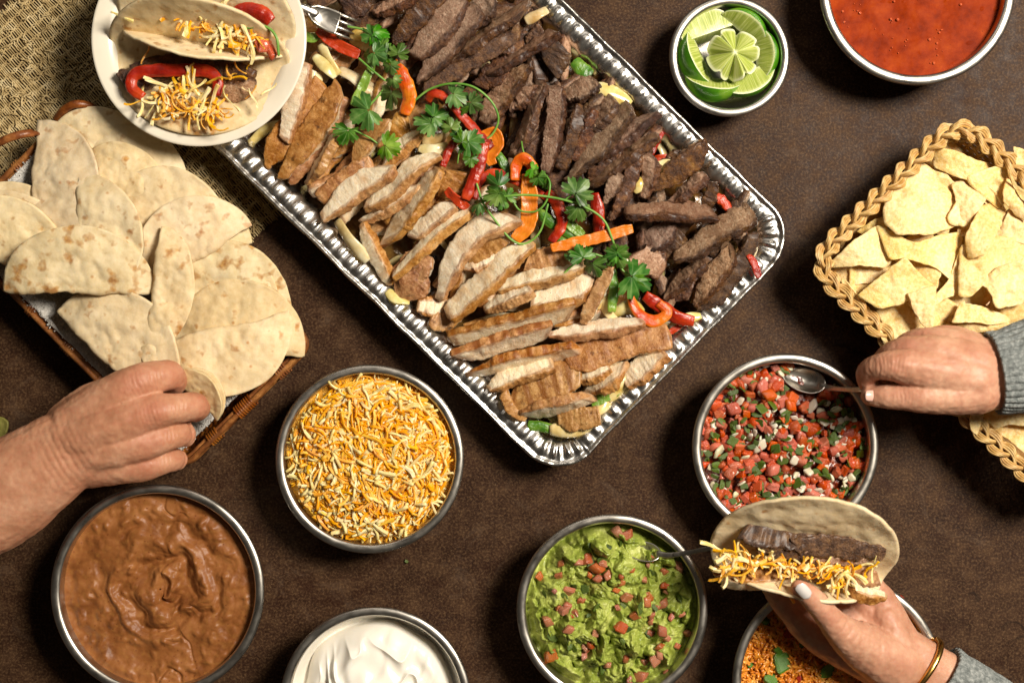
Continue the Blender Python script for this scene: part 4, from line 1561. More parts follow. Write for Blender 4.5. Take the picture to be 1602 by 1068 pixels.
ST = 'steak slices in the foil pan'
STEAK = [
    ([(575, -10), (562, 8), (548, 28)], 42, .052, 0, ('top', .1), 'steak chunk touching the tip of the fork'),
    ([(648, -6), (620, 8), (583, 22)], 34, .058, 20, ('side', .3), 'greyish steak chunk at the top edge right of the fork'),
    ([(690, -14), (650, 26), (612, 64)], 34, .056, -15, ('top', .5), 'dark crusted steak slice left of the two grey slices'),
    ([(724, 0), (690, 38), (644, 86)], 50, .060, 10, ('side', .16), 'broad grey steak slice nearest the cilantro at the top'),
    ([(748, 12), (706, 62), (650, 128)], 40, .062, 18, ('side', .18), 'long grey steak slice beside the broad grey one'),
    ([(772, -6), (750, 14), (738, 30)], 44, .055, 0, ('side', .2), 'grey steak piece cut off by the top edge of the photo'),
    ([(820, 16), (760, 55), (696, 104)], 36, .062, 22, ('side', .42), 'steak slice with pale cut side and silvery crust, upper middle'),
    ([(815, 50), (740, 96), (660, 138)], 26, .058, -10, ('top', .3), 'long thin crusted steak slice curving above the red pepper'),
    ([(797, 98), (775, 116), (750, 136)], 36, .054, 10, ('top', .3), 'knobbly dark steak chunk above the cilantro loop'),
    ([(800, 118), (782, 155), (757, 194)], 34, .056, 16, ('side', .25), 'grey brown steak slice inside the cilantro loop'),
    ([(775, 68), (800, 72), (826, 62)], 38, .049, 0, ('top', .2), 'fatty steak chunk with a pale square end'),
    ([(872, 52), (825, 82), (762, 120)], 34, .061, 20, ('side', .4), 'steak slice reaching the upper right wall with a thin tip'),
    ([(826, 102), (800, 138), (766, 186)], 30, .060, 14, ('side', .3), 'plain grey brown steak slice right of the cilantro loop'),
    ([(882, 70), (876, 88), (862, 110)], 38, .056, 0, ('top', .6), 'reddish brown steak cube near the upper right wall'),
    ([(848, 45), (838, 58), (826, 72)], 26, .052, 0, ('top', .4), 'small dark steak cube with a yellow fat edge'),
    ([(850, 128), (832, 180), (803, 247)], 42, .060, 18, ('side', .42), 'large steak slice with a bubbled dark right side'),
    ([(872, 134), (866, 200), (854, 272)], 26, .062, 8, ('side', .22), 'slender pinkish steak slice standing upright in the middle'),
    ([(832, 135), (818, 152), (798, 170)], 28, .055, 10, ('side', .3), 'short steak piece left of the slender upright slice'),
    ([(932, 124), (910, 138), (884, 152)], 30, .056, 15, ('side', .2), 'grey steak piece beside the onion at the right wall'),
    ([(905, 162), (894, 215), (875, 265)], 24, .058, -20, ('top', .6), 'black-edged thin steak slice right of the upright one'),
    ([(926, 170), (915, 212), (899, 252)], 24, .056, -20, ('top', .6), 'second black-edged thin steak slice'),
    ([(962, 154), (945, 182), (922, 210)], 46, .055, 5, ('side', .3), 'olive grey steak slab with peppery surface'),
    ([(990, 168), (945, 218), (890, 282)], 36, .060, 18, ('side', .3), 'long brown steak slice pointing at the top of the orange pepper'),
    ([(1022, 180), (985, 210), (936, 246)], 40, .058, 12, ('side', .35), 'wide steak slice next to the bare stretch of right wall'),
    ([(1032, 212), (985, 245), (932, 290)], 38, .061, 20, ('side', .5), 'steak slice with round dark beads along its lower edge'),
    ([(1000, 240), (985, 290), (956, 345)], 28, .060, -8, ('top', .6), 'dark ropey steak slice running down to the red pepper'),
    ([(972, 272), (960, 295), (948, 320)], 20, .064, 10, ('side', .15), 'small pale grey steak sliver by the red pepper tip'),
    ([(1018, 242), (1015, 275), (1006, 310)], 24, .060, 8, ('side', .35), 'steak strip next to the white onion arc'),
    ([(1108, 226), (1070, 258), (1022, 296)], 36, .061, -10, ('top', .6), 'glossy dark steak slice overhanging the right wall'),
    ([(1104, 272), (1080, 294), (1048, 318)], 32, .059, 15, ('side', .5), 'dark steak slice below the one overhanging the wall'),
    ([(1112, 284), (1112, 302), (1104, 326)], 24, .058, 0, ('top', .6), 'small blackened steak end beside the red pepper bit'),
    ([(975, 333), (1030, 330), (1075, 332), (1120, 333)], 38, .066, -22, ('other', .30), 'steak slice lying level across the right end of the pan'),
    ([(1178, 330), (1130, 355), (1085, 388), (1052, 402)], 42, .065, 20, ('side', .22), 'pinkish cut steak slice aimed at the right corner'),
    ([(1056, 350), (1035, 365), (1000, 392)], 38, .056, 0, ('side', .2), 'brown steak slice just under the level slice'),
    ([(1070, 366), (1050, 382), (1030, 402)], 30, .054, 0, ('top', .6), 'blackened steak piece between two paler slices'),
    ([(1152, 398), (1120, 432), (1085, 478)], 40, .058, -10, ('side', .3), 'dark broad steak slice near the front right wall'),
    ([(1102, 408), (1072, 435), (1040, 462)], 36, .057, 0, ('side', .4), 'shadowed steak slice above the orange pepper curl'),
    ([(1178, 362), (1166, 400), (1130, 452), (1092, 486)], 24, .055, -15, ('top', .5), 'outermost curved steak slice hugging the right wall'),
    ([(990, 392), (1015, 400), (1040, 424)], 36, .058, 5, ('edges', .4), 'maroon steak slice with a red edge beside the cilantro'),
    ([(960, 230), (940, 260), (925, 285)], 30, .052, 0, ('top', .5), 'hidden brown steak slice between the long brown slices'),
    ([(1065, 235), (1045, 262), (1030, 280)], 30, .052, 0, ('top', .5), 'steak piece lying behind the white onion arc'),
    ([(700, -10), (676, 4), (655, 16)], 24, .052, 0, ('top', .5), 'thin dark steak slice at the top edge of the photo'),
]
for k, (px, w, z, roll, cr, lab) in enumerate(STEAK):
    zz = z + 0.002
    strip('steak_slice', px, M_STEAK, L(w * 1.08, zz), 0.0095, zz, lab, 'steak slice', ST, cr, -R(roll), 150 + k, dz=np.linspace(0.002, -0.004, len(px)), rough=1.35)


# ------------------------------------------------------------------ peppers, green strips, hand-placed onions
def pepper(px, w, z, mat, label, cat='pepper strip', kind='pepper_strip', group='pepper strips in the foil pan', seed=0, th=0.42, roll=0.0, dz=None, parent=None, taper=0.7):
    g = np.random.default_rng(seed + 9000)
    pts = np.array([P(x, y, z) for x, y in px])
    if dz is not None:
        pts[:, 2] += np.asarray(dz)
    n, m = 48, 20
    c = crom(pts, n)
    t = np.linspace(0, 1, n)
    wv = L(w, z) / 2 * (1 - (1 - taper) * np.abs(2 * t - 1) ** 3) * (1 + 0.12 * perlin(np.stack([t * 5, t * 0 + seed, t * 0], -1)))
    rv = R(roll) + 0.5 * perlin(np.stack([t * 2.2, t * 0 + seed * 1.7, t * 0 + 3], -1))
    tt, s, u = frames(c, rv)
    a = np.linspace(0, 2 * np.pi, m, endpoint=False)
    cx, cz = np.sign(np.cos(a)) * np.abs(np.cos(a)) ** 0.5, np.sign(np.sin(a)) * np.abs(np.sin(a)) ** 0.5
    cup = 0.28 * (1 if seed % 3 else -0.8)
    cz = cz * th * 0.62 + cup * (1 - cx ** 2) - cup * .5
    V = (c[:, None] + (wv[:, None] * cx)[..., None] * s[:, None] + (wv[:, None] * cz)[..., None] * u[:, None]).reshape(-1, 3)
    V = V + 0.0007 * np.stack([fbm(V * 130 + seed + q, 3) for q in (0, 9, 21)], -1)
    F = ringfaces(n, m) + [list(range(m))[::-1], [(n - 1) * m + k for k in range(m)]]
    sv = np.stack([np.repeat(t, m), np.tile(cx, n), np.tile(cz, n)], -1)
    return put(kind, V, F, mat, parent=parent, label=label, cat=cat, group=group, attrs={'sv': sv, 'flesh': np.tile(np.maximum(sstep(.8, .98, np.abs(cx)), (sstep(0, .1, np.sin(a)) if seed % 3 == 0 else 0 * cx)), n)})


PEP = [
    ([(497, 46), (525, 68), (562, 86)], 19, .056, M_RED, 'tapered red pepper strip just below the fork', None),
    ([(614, 98), (630, 120), (640, 150), (632, 180)], 24, .060, M_ORANGE, 'red to orange pepper strip bent under the cilantro', None),
    ([(668, 158), (676, 148), (692, 150), (715, 172), (745, 205), (770, 232)], 16, .064, M_RED, 'red pepper strip with a hooked end inside the cilantro loop', [-.004, .002, .003, .002, 0, 0]),
    ([(752, 214), (772, 208), (780, 225), (768, 245), (772, 258)], 20, .062, M_ORANGE, 'curled orange pepper piece left of the steak', None),
    ([(760, 222), (748, 262), (728, 312)], 20, .066, M_RED, 'straight glossy red pepper strip beside the curled piece', None),
    ([(716, 216), (702, 235), (693, 260)], 13, .060, M_RED, 'short thin red pepper strip above the chicken', None),
    ([(698, 297), (712, 310), (732, 326)], 16, .062, M_RED, 'short red pepper strip lying on the chicken', None),
    ([(742, 312), (750, 284), (775, 270), (805, 282), (840, 300), (858, 312)], 14, .058, M_RED, 'arched red pepper strip behind the cilantro sprig', None),
    ([(806, 282), (808, 258), (820, 250), (832, 262), (826, 285)], 20, .066, M_ORANGE, 'hooked orange pepper end above the big orange strip', [0, 0, .003, 0, -.004]),
    ([(826, 272), (828, 310), (826, 350), (806, 376)], 27, .064, M_ORANGE, 'big glossy orange pepper strip in the centre of the pan', None),
    ([(856, 300), (874, 325), (878, 352), (862, 378)], 19, .062, M_RED, 'curved bright red pepper strip right of the big orange one', None),
    ([(930, 303), (936, 335), (936, 372)], 20, .062, M_RED, 'upright red pepper strip crossing the long orange one', None),
    ([(862, 388), (920, 376), (990, 357)], 19, .069, M_ORANGE, 'long straight orange pepper strip with a red tip', None),
    ([(986, 462), (998, 488), (1022, 502), (1044, 490), (1030, 474)], 19, .062, M_ORANGE, 'orange red pepper ring curled by the front right wall', None),
    ([(1008, 462), (1034, 480), (1062, 498), (1086, 502)], 22, .058, M_RED, 'red orange pepper strip reaching the front right wall', None),
    ([(1024, 248), (1040, 247), (1056, 251)], 11, .052, M_RED, 'sliver of red pepper above the white onion arc', None),
    ([(1120, 306), (1134, 318), (1142, 330)], 16, .050, M_RED, 'small red pepper bit at the right wall under the steak', None),
    ([(1170, 398), (1180, 412), (1188, 434)], 13, .056, M_RED, 'scorched red pepper scrap stuck on the right rim', None),
    ([(1012, 545), (1045, 522), (1080, 498)], 9, .048, M_RED, 'thin red pepper skin along the front right wall', None),
    ([(1008, 262), (1040, 200), (1060, 196)], 10, .040, M_RED, 'red pepper strip low behind the steak by the upper right wall', None),
]
for k, (px, w, z, mt, lab, dz) in enumerate(PEP):
    pepper(px, w, z + 0.004, mt, lab, seed=k, dz=dz, roll=random.uniform(-25, 25))
GRN = [
    ([(584, 100), (570, 130), (552, 166)], 15, .062, 'shiny green pepper strip under the cilantro near the top'),
    ([(772, 232), (786, 252), (800, 280)], 14, .058, 'green pepper strip between the steak and the hooked pepper'),
    ([(842, 330), (868, 352), (905, 372)], 18, .054, 'green pepper strip below the big orange strip'),
    ([(870, 330), (890, 350), (912, 368)], 17, .056, 'olive green pepper strip behind the curved red strip'),
    ([(958, 420), (960, 450), (957, 488)], 16, .062, 'green pepper strip hanging below the cilantro at right'),
    ([(826, 664), (850, 668), (872, 672)], 18, .044, 'dark green pepper scrap at the front corner'),
    ([(925, 632), (948, 620), (970, 610)], 16, .050, 'green pepper strip between two chicken pieces near the front'),
    ([(898, 95), (910, 108), (925, 118)], 24, .040, 'dark green pepper piece by the upper right wall'),
    ([(936, 128), (960, 145), (985, 165)], 16, .036, 'olive green pepper piece low along the right wall'),
    ([(470, 52), (486, 60), (500, 56)], 15, .050, 'small green pepper bit left of the red strip under the fork'),
    ([(872, 372), (890, 384), (908, 390)], 14, .054, 'dark green pepper end under the long orange strip'),
]
for k, (px, w, z, lab) in enumerate(GRN):
    pepper(px, w, z + 0.004, M_GREEN, lab, seed=60 + k)
ONI = [
    ([(502, 70), (515, 95), (530, 118)], 20, .052, 'pale onion strip below the red pepper near the fork'),
    ([(492, 88), (512, 108), (524, 122)], 18, .055, 'ivory onion strip crossing beside the plate'),
    ([(480, 112), (492, 124), (502, 120)], 22, .050, 'short onion chunk between plate and chicken'),
    ([(548, 60), (572, 62), (590, 78)], 34, .050, 'large translucent onion piece under the top cilantro'),
    ([(530, 110), (558, 125), (588, 150)], 30, .048, 'wide onion petal right of the shiny green strip'),
    ([(660, 220), (685, 218), (700, 205)], 20, .054, 'glossy onion curl left of the red pepper'),
    ([(655, 232), (680, 236), (700, 228)], 18, .054, 'second glossy onion curl beside the chicken'),
    ([(528, 345), (548, 375), (576, 408)], 22, .050, 'long yellow onion strip by the left wall'),
    ([(606, 455), (620, 468), (640, 474)], 18, .046, 'yellow onion slice against the left wall'),
    ([(822, 34), (838, 26), (856, 16)], 20, .052, 'thick pale onion wedge at the upper right wall'),
    ([(925, 140), (950, 142), (985, 165)], 26, .044, 'half ring of onion on the right wall'),
    ([(1024, 262), (1045, 255), (1060, 258)], 15, .056, 'white onion arc between the steak slices'),
    ([(992, 300), (1000, 290), (1008, 280)], 18, .054, 'pale onion bit under the steak strip'),
    ([(930, 480), (945, 470), (960, 500)], 24, .052, 'shiny white onion below the brown strip'),
    ([(960, 490), (985, 480), (1005, 490)], 24, .052, 'white onion strip left of the pepper ring'),
    ([(990, 430), (975, 410), (968, 398)], 26, .056, 'brownish onion petal under the right cilantro'),
    ([(860, 672), (900, 670), (935, 655)], 26, .046, 'curved pale onion strip at the front corner'),
    ([(920, 650), (940, 635), (952, 622)], 24, .046, 'yellowish onion piece behind the front corner'),
    ([(950, 625), (975, 600), (985, 585)], 22, .048, 'onion strip beneath the chicken stub'),
    ([(1178, 376), (1180, 390), (1178, 402)], 7, .052, 'tiny white onion sliver at the right corner'),
    ([(1060, 505), (1075, 498), (1096, 494)], 16, .050, 'small onion scrap by the front right rim'),
]
for k, (px, w, z, lab) in enumerate(ONI):
    onion(px, z + 0.003, w, lab, seed=700 + k, group='onion strips on show in the pan')


# ------------------------------------------------------------------ cilantro
def leaf_arrays(seed, size, cup=0.18):
    """one lobed cilantro leaf in its own plane, stalk at the origin, growing along +x"""
    g = np.random.default_rng(seed)
    n, m = 7, 110
    th = np.linspace(-2.75, 2.75, m)
    r = 0.96 * (1 - 0.20 * (np.abs(th) / 2.3) ** 2) * sstep(2.75, 1.9, np.abs(th)) + 0.05
    lob = np.zeros(m)
    for a in (-1.75, -1.15, -0.6, 0.0, 0.6, 1.15, 1.75):
        lob = np.maximum(lob, np.exp(-((th - a + g.normal(0, 0.03)) / 0.045) ** 2) * (1 if abs(a) in (0.0, 1.15) else .6))
    for a, dp, wd in ((-.58, .46, .10), (.58, .46, .10), (-.28, .16, .06), (.28, .16, .06), (-.95, .20, .07), (.95, .20, .07), (-1.4, .40, .10), (1.4, .40, .10), (-1.95, .25, .08), (1.95, .25, .08)):
        r *= 1 - dp * (0.8 + 0.4 * g.random()) * np.exp(-(np.abs(th - a - g.normal(0, 0.05)) / wd) ** 1.5)
    r *= 1 + 0.045 * np.sin(th * 27 + g.random() * 6)
    rr = np.linspace(0.06, 1, n)
    X = rr[:, None] * (r * np.cos(th))[None] + 0.22
    Y = rr[:, None] * (r * np.sin(th))[None]
    q = np.hypot(X - 0.2, Y)
    Z = -cup * q ** 1.6 + 0.07 * rr[:, None] ** 1.3 * np.cos(th * 5.4)[None] + 0.06 * perlin(np.stack([X * 2 + seed, Y * 2, X * 0], -1))
    V = np.stack([X, Y, Z], -1).reshape(-1, 3) * size
    vein = (lob[None] * (1 - 0.6 * rr[:, None])).ravel()
    return V, ringfaces(n, m, closed_m=False), vein


def sprig(stems, leaves, label, seed):
    """stems: list of (px path with z, width px); leaves: (px, py, size px, heading deg, tilt, z)"""
    p0 = P(*stems[0][0][0][:2], stems[0][0][0][2]) if stems else P(leaves[0][0], leaves[0][1], leaves[0][5])
    root = thing('cilantro_sprig', label, 'cilantro', tuple(p0), 'cilantro sprigs on the meat')
    for path, w in stems:
        pts = np.array([P(x, y, z) for x, y, z in path])
        c = crom(pts, 30)
        V, F = tube(c, L(w, path[0][2]) / 2, 7)
        put('stem', V, F, M_STEM, parent=root)
    for k, (x, y, s, hd, tilt, z) in enumerate(leaves):
        V, F, vein = leaf_arrays(seed * 31 + k, L(s, z) * 0.59, 0.1 + 0.7 * random.random() ** 2)
        V[:, 2] += (random.uniform(-9, 16)) * V[:, 1] ** 2 * (1 if s > 24 else 1.6) + random.uniform(-8, 8) * V[:, 0] * V[:, 1]
        V = V - np.array([L(s, z) * 0.42, 0, 0])
        V = rotz(V, R(random.uniform(-38, 38)), R(tilt + random.uniform(-14, 14)), R(hd))
        o = put('leaf', V + P(x, y, z), F, M_LEAF, parent=root, attrs={'vein': vein})


Z1 = .078
sprig([([(545, 42, .070), (570, 48, .074), (595, 68, .072), (612, 96, .070)], 4), ([(562, 92, .07), (580, 108, .072), (602, 126, .07)], 3.5)],
      [(595, 48, 40, 10, 10, .076), (574, 60, 34, 200, 20, .074), (600, 66, 26, 60, -10, .076), (626, 76, 34, 70, 5, .082), (594, 88, 36, -30, 0, .080), (614, 84, 36, 20, 15, .077), (572, 92, 30, 230, 25, .070),
       (612, 110, 28, -80, 10, .078), (617, 132, 26, -70, 10, .074)],
      'leafy cilantro sprig below the fork tip', 1)
sprig([([(602, 138, .074), (592, 150, .074), (578, 165, .072)], 4), ([(520, 200, .070), (545, 201, .072), (575, 214, .070), (590, 224, .068)], 3)],
      [(562, 180, 58, 205, 5, .079), (608, 158, 46, 250, 10, .080), (540, 216, 44, 245, 20, .074), (614, 232, 44, -20, 0, .076)],
      'cilantro sprig with the largest flat leaves on the chicken', 2)
sprig([([(648, 158, .066), (672, 140, .072), (705, 131, .078), (740, 136, .08), (768, 158, .078), (780, 185, .074), (772, 208, .070), (758, 220, .066)], 3.6),
       ([(745, 140, .078), (748, 150, .074), (744, 158, .072)], 2.4)],
      [(722, 150, 46, -10, 10, .078), (745, 166, 36, -30, 5, .079), (662, 188, 48, 160, 0, .076), (690, 180, 44, 20, 20, .070), (704, 192, 30, 100, 0, .078), (730, 160, 30, 120, 20, .074)],
      'cilantro sprig whose stem makes a wide loop over the red pepper', 3)
sprig([([(714, 188, .070), (722, 205, .074), (728, 220, .076)], 2.6), ([(722, 225, .075), (718, 240, .072), (716, 255, .070)], 2.2)],
      [(728, 214, 34, 60, 0, .080), (742, 230, 44, -40, 5, .080), (738, 255, 24, -80, 20, .076), (712, 206, 22, 120, 10, .078)],
      'small cilantro tuft between the red pepper strips', 4)
sprig([([(748, 318, .072), (775, 310, .078), (820, 305, .083), (870, 310, .082), (915, 324, .080), (945, 345, .078), (960, 380, .074)], 3.9),
       ([(746, 288, .074), (756, 318, .076), (775, 345, .076), (800, 375, .072), (822, 381, .070), (845, 362, .072), (857, 320, .074)], 3.6),
       ([(804, 318, .076), (815, 330, .076), (840, 330, .078), (856, 312, .08), (860, 285, .08), (848, 268, .076)], 3.2),
       ([(885, 312, .08), (893, 305, .08), (900, 298, .08)], 2.8)],
      [(770, 285, 42, 150, 5, .084), (768, 305, 44, 190, -5, .086), (796, 300, 30, 70, 20, .080), (742, 320, 30, 190, 10, .078), (910, 292, 50, 50, -5, .086), (910, 334, 40, -60, 15, .080), (790, 318, 26, -40, 10, .082),
       (905, 312, 26, -20, 20, .08)],
      'long stemmed cilantro sprig across the big orange pepper', 5)
sprig([([(816, 222, .070), (818, 234, .074), (822, 246, .074)], 2.6)],
      [(838, 268, 26, -30, 30, .080), (846, 284, 28, -50, 20, .078), (858, 290, 18, -20, 10, .076), (836, 276, 20, 200, 20, .078)],
      'dark curly cilantro tip beside the orange pepper hook', 6)
sprig([([(960, 385, .076), (965, 400, .078), (972, 420, .078), (985, 430, .077)], 3.4)],
      [(966, 388, 36, 90, 5, .086), (970, 408, 42, -60, 0, .084), (1004, 440, 62, -25, 0, .083), (984, 446, 40, -100, 10, .080), (958, 398, 26, 170, 10, .084)],
      'broad leafed cilantro sprig beside the dark steak at right', 7)
sprig([([(870, 442, .070), (890, 420, .074), (908, 406, .078), (925, 397, .080), (945, 402, .078)], 3.4)],
      [(908, 392, 40, 110, 15, .084), (930, 424, 40, -75, 10, .080), (888, 398, 18, 160, 0, .08)],
      'small cilantro sprig over the end of the long orange pepper', 8)


# ------------------------------------------------------------------ fork
def build_fork():
    bag = Bag()
    root = thing('fork', 'steel fork resting in the pan with its tines in the steak', 'fork', tuple(P(520, 30, 0.07)))
    z = 0.072
    ax = [(330, -86, .100), (400, -40, .092), (455, 2, .084), (478, 14, .080), (492, 20, .077)]
    c = crom([P(*q) for q in ax], 24)
    w = np.interp(np.linspace(0, 1, 24), [0, .7, 1], [5, 4.2, 9])
    V, F = tube(c, np.array([L(k, z) / 2 * 1.6 for k in w]), 10, flat=0.35)
    put('handle', V, F, M_STEEL, parent=root)
    # head plate
    n, m = 16, 12
    t = np.linspace(0, 1, n)
    cc = crom([P(482, 16, .079), P(500, 25, .073), P(524, 36, .071), P(530, 38, .071)], n)
    wd = np.interp(t, [0, .2, .5, .8, 1], [11, 26, 34, 36, 35])
    tt, s, u = frames(cc)
    b = np.linspace(-1, 1, m)
    V = cc[:, None] + (np.array([L(k, z) / 2 for k in wd])[:, None] * b)[..., None] * s[:, None] + (0.0022 * (b ** 2))[None, :, None] * u[:, None]
    o = put('head', V.reshape(-1, 3), ringfaces(n, m, closed_m=False), M_STEEL, parent=root)
    solidify(o, 0.0016)
    d = np.array([24, 9.5]) / np.hypot(24, 9.5)
    e = np.array([-d[1], d[0]])
    for k in range(4):
        p = np.array([522, 35]) + e * (k - 1.5) * 10
        q = [P(*(p), .0712), P(*(p + d * 14), .070), P(*(p + d * 30), .064), P(*(p + d * 38), .058)]
        V, F = tube(crom(q, 12), np.interp(np.linspace(0, 1, 12), [0, .6, 1], [.0018, .0016, .0007]), 8, flat=0.6)
        put('tine', V, F, M_STEEL, parent=root)


build_fork()
# ------------------------------------------------------------------ brown rattan tray with tortillas
def closed_loop(corners, r, z, n, wob=0.0):
    """closed rounded path through photo corners"""
    c = np.array([P(x, y, z)[:2] for x, y in corners])
    out = []
    k = len(c)
    for i in range(k):
        a, b, d = c[i - 1], c[i], c[(i + 1) % k]
        u, v = (a - b) / np.linalg.norm(a - b), (d - b) / np.linalg.norm(d - b)
        for t in np.linspace(0, 1, 9):
            p, q = b + u * r, b + v * r
            out.append((1 - t) ** 2 * p + 2 * t * (1 - t) * b + t * t * q)
    out = np.array(out)
    out = np.vstack([out, out[:1]])
    seg = np.concatenate([[0], np.cumsum(np.linalg.norm(np.diff(out, axis=0), axis=1))])
    s = np.linspace(0, seg[-1], n, endpoint=False)
    xy = np.stack([np.interp(s, seg, out[:, 0]), np.interp(s, seg, out[:, 1])], -1)
    tg = np.roll(xy, -1, 0) - np.roll(xy, 1, 0)
    tg /= np.linalg.norm(tg, axis=1)[:, None]
    nrm = np.stack([tg[:, 1], -tg[:, 0]], -1)
    ctr = xy.mean(0)
    if ((xy - ctr) * nrm).sum() < 0:
        nrm = -nrm
    return xy, nrm, s, seg[-1]


def ring(xy, nrm, off, z):
    return np.concatenate([xy + nrm * np.asarray(off).reshape(-1, 1), np.broadcast_to(np.asarray(z, float).reshape(-1, 1), (len(xy), 1))], 1)


TRAY = [(122, 163), (487, 538), (288, 732), (-75, 362)]


def build_tray():
    z = 0.048
    root = thing('tortilla_basket', 'shallow brown rattan basket lined with a white cloth and filled with folded tortillas', 'basket', tuple(P(205, 450, 0)))
    n = 700
    xy, nrm, s, tot = closed_loop(TRAY, 0.016, z, n)
    w = lambda q: 0.0005 * perlin(np.stack([s * 25, s * 0 + q, s * 0], -1))
    for off, dz, r in ((-0.0004, 0.0035, .0030), (-0.0046, 0.001, .0024), (-0.0030, -0.004, .0026), (0.0008, -0.0045, .0022)):
        V, F = tube(ring(xy, nrm, off + w(off * 999), z + dz + w(3 + off * 500)), r, 8, closed=True)
        put('rim_cane', V, F, M_RATTAN, parent=root)
    # woven wall and floor
    bag = Bag()
    for k in range(9):
        f = k / 8
        wave = 0.0012 * np.sin(s * 2 * np.pi / 0.012 + (k % 2) * np.pi)
        V, F = tube(ring(xy, nrm, -0.004 - 0.014 * (1 - f) + wave, 0.004 + f * (z - 0.012)), 0.0022, 6, closed=True)
        bag.add(V, F)
    V, F = bag.out()
    put('wall_weave', V, F, M_RATTAN, parent=root, kind='stuff')
    ctr = xy.mean(0)
    V = np.vstack([ring(xy, nrm, -0.018, 0.003), [[ctr[0], ctr[1], 0.003]]])
    F = [[i, (i + 1) % n, n] for i in range(n)]
    o = put('floor_panel', V, F, M_RATTAN, parent=root)
    solidify(o, 0.002)
    # wrapped bindings along the rim
    g = np.random.default_rng(3)
    step = 0.046
    kk = 0
    pos = 0.01
    while pos < tot - 0.01:
        i = int(pos / tot * n) % n
        p = xy[i] + nrm[i] * -0.0018
        tg = np.array([-nrm[i][1], nrm[i][0]])
        turns = 3 if kk % 2 else 5
        if kk % 4 == 1:
            turns = 8
        L0 = 0.0026 * turns
        t = np.linspace(0, 1, turns * 14)
        a = t * turns * 2 * np.pi
        rad = 0.0062 + 0.0003 * g.random()
        q = np.stack([p[0] + tg[0] * (t - .5) * L0 + nrm[i][0] * rad * np.cos(a), p[1] + tg[1] * (t - .5) * L0 + nrm[i][1] * rad * np.cos(a), z - 0.0005 + rad * 1.0 * np.sin(a)], -1)
        V, F = tube(q, 0.0012, 5, flat=0.8)
        put('binding', V, F, M_RATTAN, parent=root)
        pos += step * (0.75 + 0.5 * g.random())
        kk += 1
    # carrying loop at the far corner
    for pts in ([(-30, 262, .04), (-14, 232, .066), (20, 214, .075), (52, 208, .066), (62, 214, .045)], [(88, 186, .05), (100, 172, .060), (118, 163, .064), (140, 166, .058), (152, 176, .05)]):
        V, F = tube(crom([P(*q) for q in pts], 24), L(6.5, .06), 8, flat=0.6)
        put('loop_handle', V, F, M_RATTAN, parent=root)


build_tray()


def build_towel():
    n, m = 150, 100
    a, b = np.linspace(0.02, 0.98, n), np.linspace(0.03, 0.97, m)
    A, B = np.meshgrid(a, b, indexing='ij')
    c = [np.array([P(x, y, 0.03)[:2]]) for x, y in ((112, 180), (470, 540), (292, 716), (-62, 368))]
    X = (1 - A)[..., None] * ((1 - B)[..., None] * c[0] + B[..., None] * c[3]) + A[..., None] * ((1 - B)[..., None] * c[1] + B[..., None] * c[2])
    e = np.minimum(np.minimum(A, 1 - A) * 2, np.minimum(B, 1 - B))
    Z = 0.012 + 0.042 * sstep(0.30, 0.02, e) + 0.003 * fbm(np.stack([X[..., 0] * 40, X[..., 1] * 40, A * 0], -1), 3) + 0.0009 * perlin(np.stack([X[..., 0] * 420, X[..., 1] * 420, A * 0], -1))
    V = np.concatenate([X, Z[..., None]], -1).reshape(-1, 3)
    o = put('white_towel', V, ringfaces(n, m, closed_m=False), M_TOWEL, label='white terry towel lining the rattan basket under the tortillas', cat='towel')
    solidify(o, 0.0025)
    # loops of pile where the cloth shows
    g = np.random.default_rng(2)
    bag = Bag()
    Vg = V.reshape(n, m, 3)
    for _ in range(7000):
        i, j = int(g.integers(n)), int(g.integers(m))
        if not (e[i, j] < 0.3):
            continue
        p = Vg[i, j] + np.array([g.normal(0, .0012), g.normal(0, .0012), 0])
        d = np.array([g.normal(0, .0009), g.normal(0, .0009), 0.002])
        bag.add(*tube(np.array([p, p + d * .6, p + d]), [.0006, .0007, .0004], 4, dome=False))
    V, F = bag.out()
    put('towel_pile', V, F, M_TOWEL, parent=o, kind='stuff')


build_towel()


# ------------------------------------------------------------------ tortillas
def fold_sheet(Rm, th1, th2, w, d0=0.0, seed=0, nr=30, nt=120, bump=1.0, oval=1.0, skew=0.0):
    """round tortilla bent about its x axis; th = slope angle (deg) of the two flaps"""
    rr = np.linspace(0.02, 1, nr)
    a = np.linspace(0, 2 * np.pi, nt, endpoint=False)
    rad = Rm * (1 + 0.018 * perlin(np.stack([np.cos(a) * 1.5, np.sin(a) * 1.5, a * 0 + seed], -1)))
    X = (rr[:, None] * (rad * np.cos(a))[None]).ravel()
    D = (rr[:, None] * (rad * np.sin(a))[None]).ravel() * oval + d0
    D = D + skew * X
    tab = np.linspace(-2 * Rm, 2 * Rm, 1601)
    th = R(th1) + (R(th2) - R(th1)) * sstep(-w, w, tab)
    ds = tab[1] - tab[0]
    ty, tz = np.cumsum(np.cos(th)) * ds, np.cumsum(np.sin(th)) * ds
    k0 = 800
    ty -= ty[k0]
    tz -= tz[k0]
    Y, Z = np.interp(D, tab, ty), np.interp(D, tab, tz)
    TH = np.interp(D, tab, th)
    s = 13.7 * seed
    bn = bump * (0.0022 * fbm(np.stack([X * 28 + s, D * 28, X * 0 + s], -1), 3) + 0.0007 * fbm(np.stack([X * 110 + s, D * 110, X * 0], -1), 2))
    Y = Y - np.sin(TH) * bn
    Z = Z + np.cos(TH) * bn
    V = np.stack([X, Y, Z], -1)
    F = ringfaces(nr, nt) + [list(range(nt))[::-1]]
    return V, F


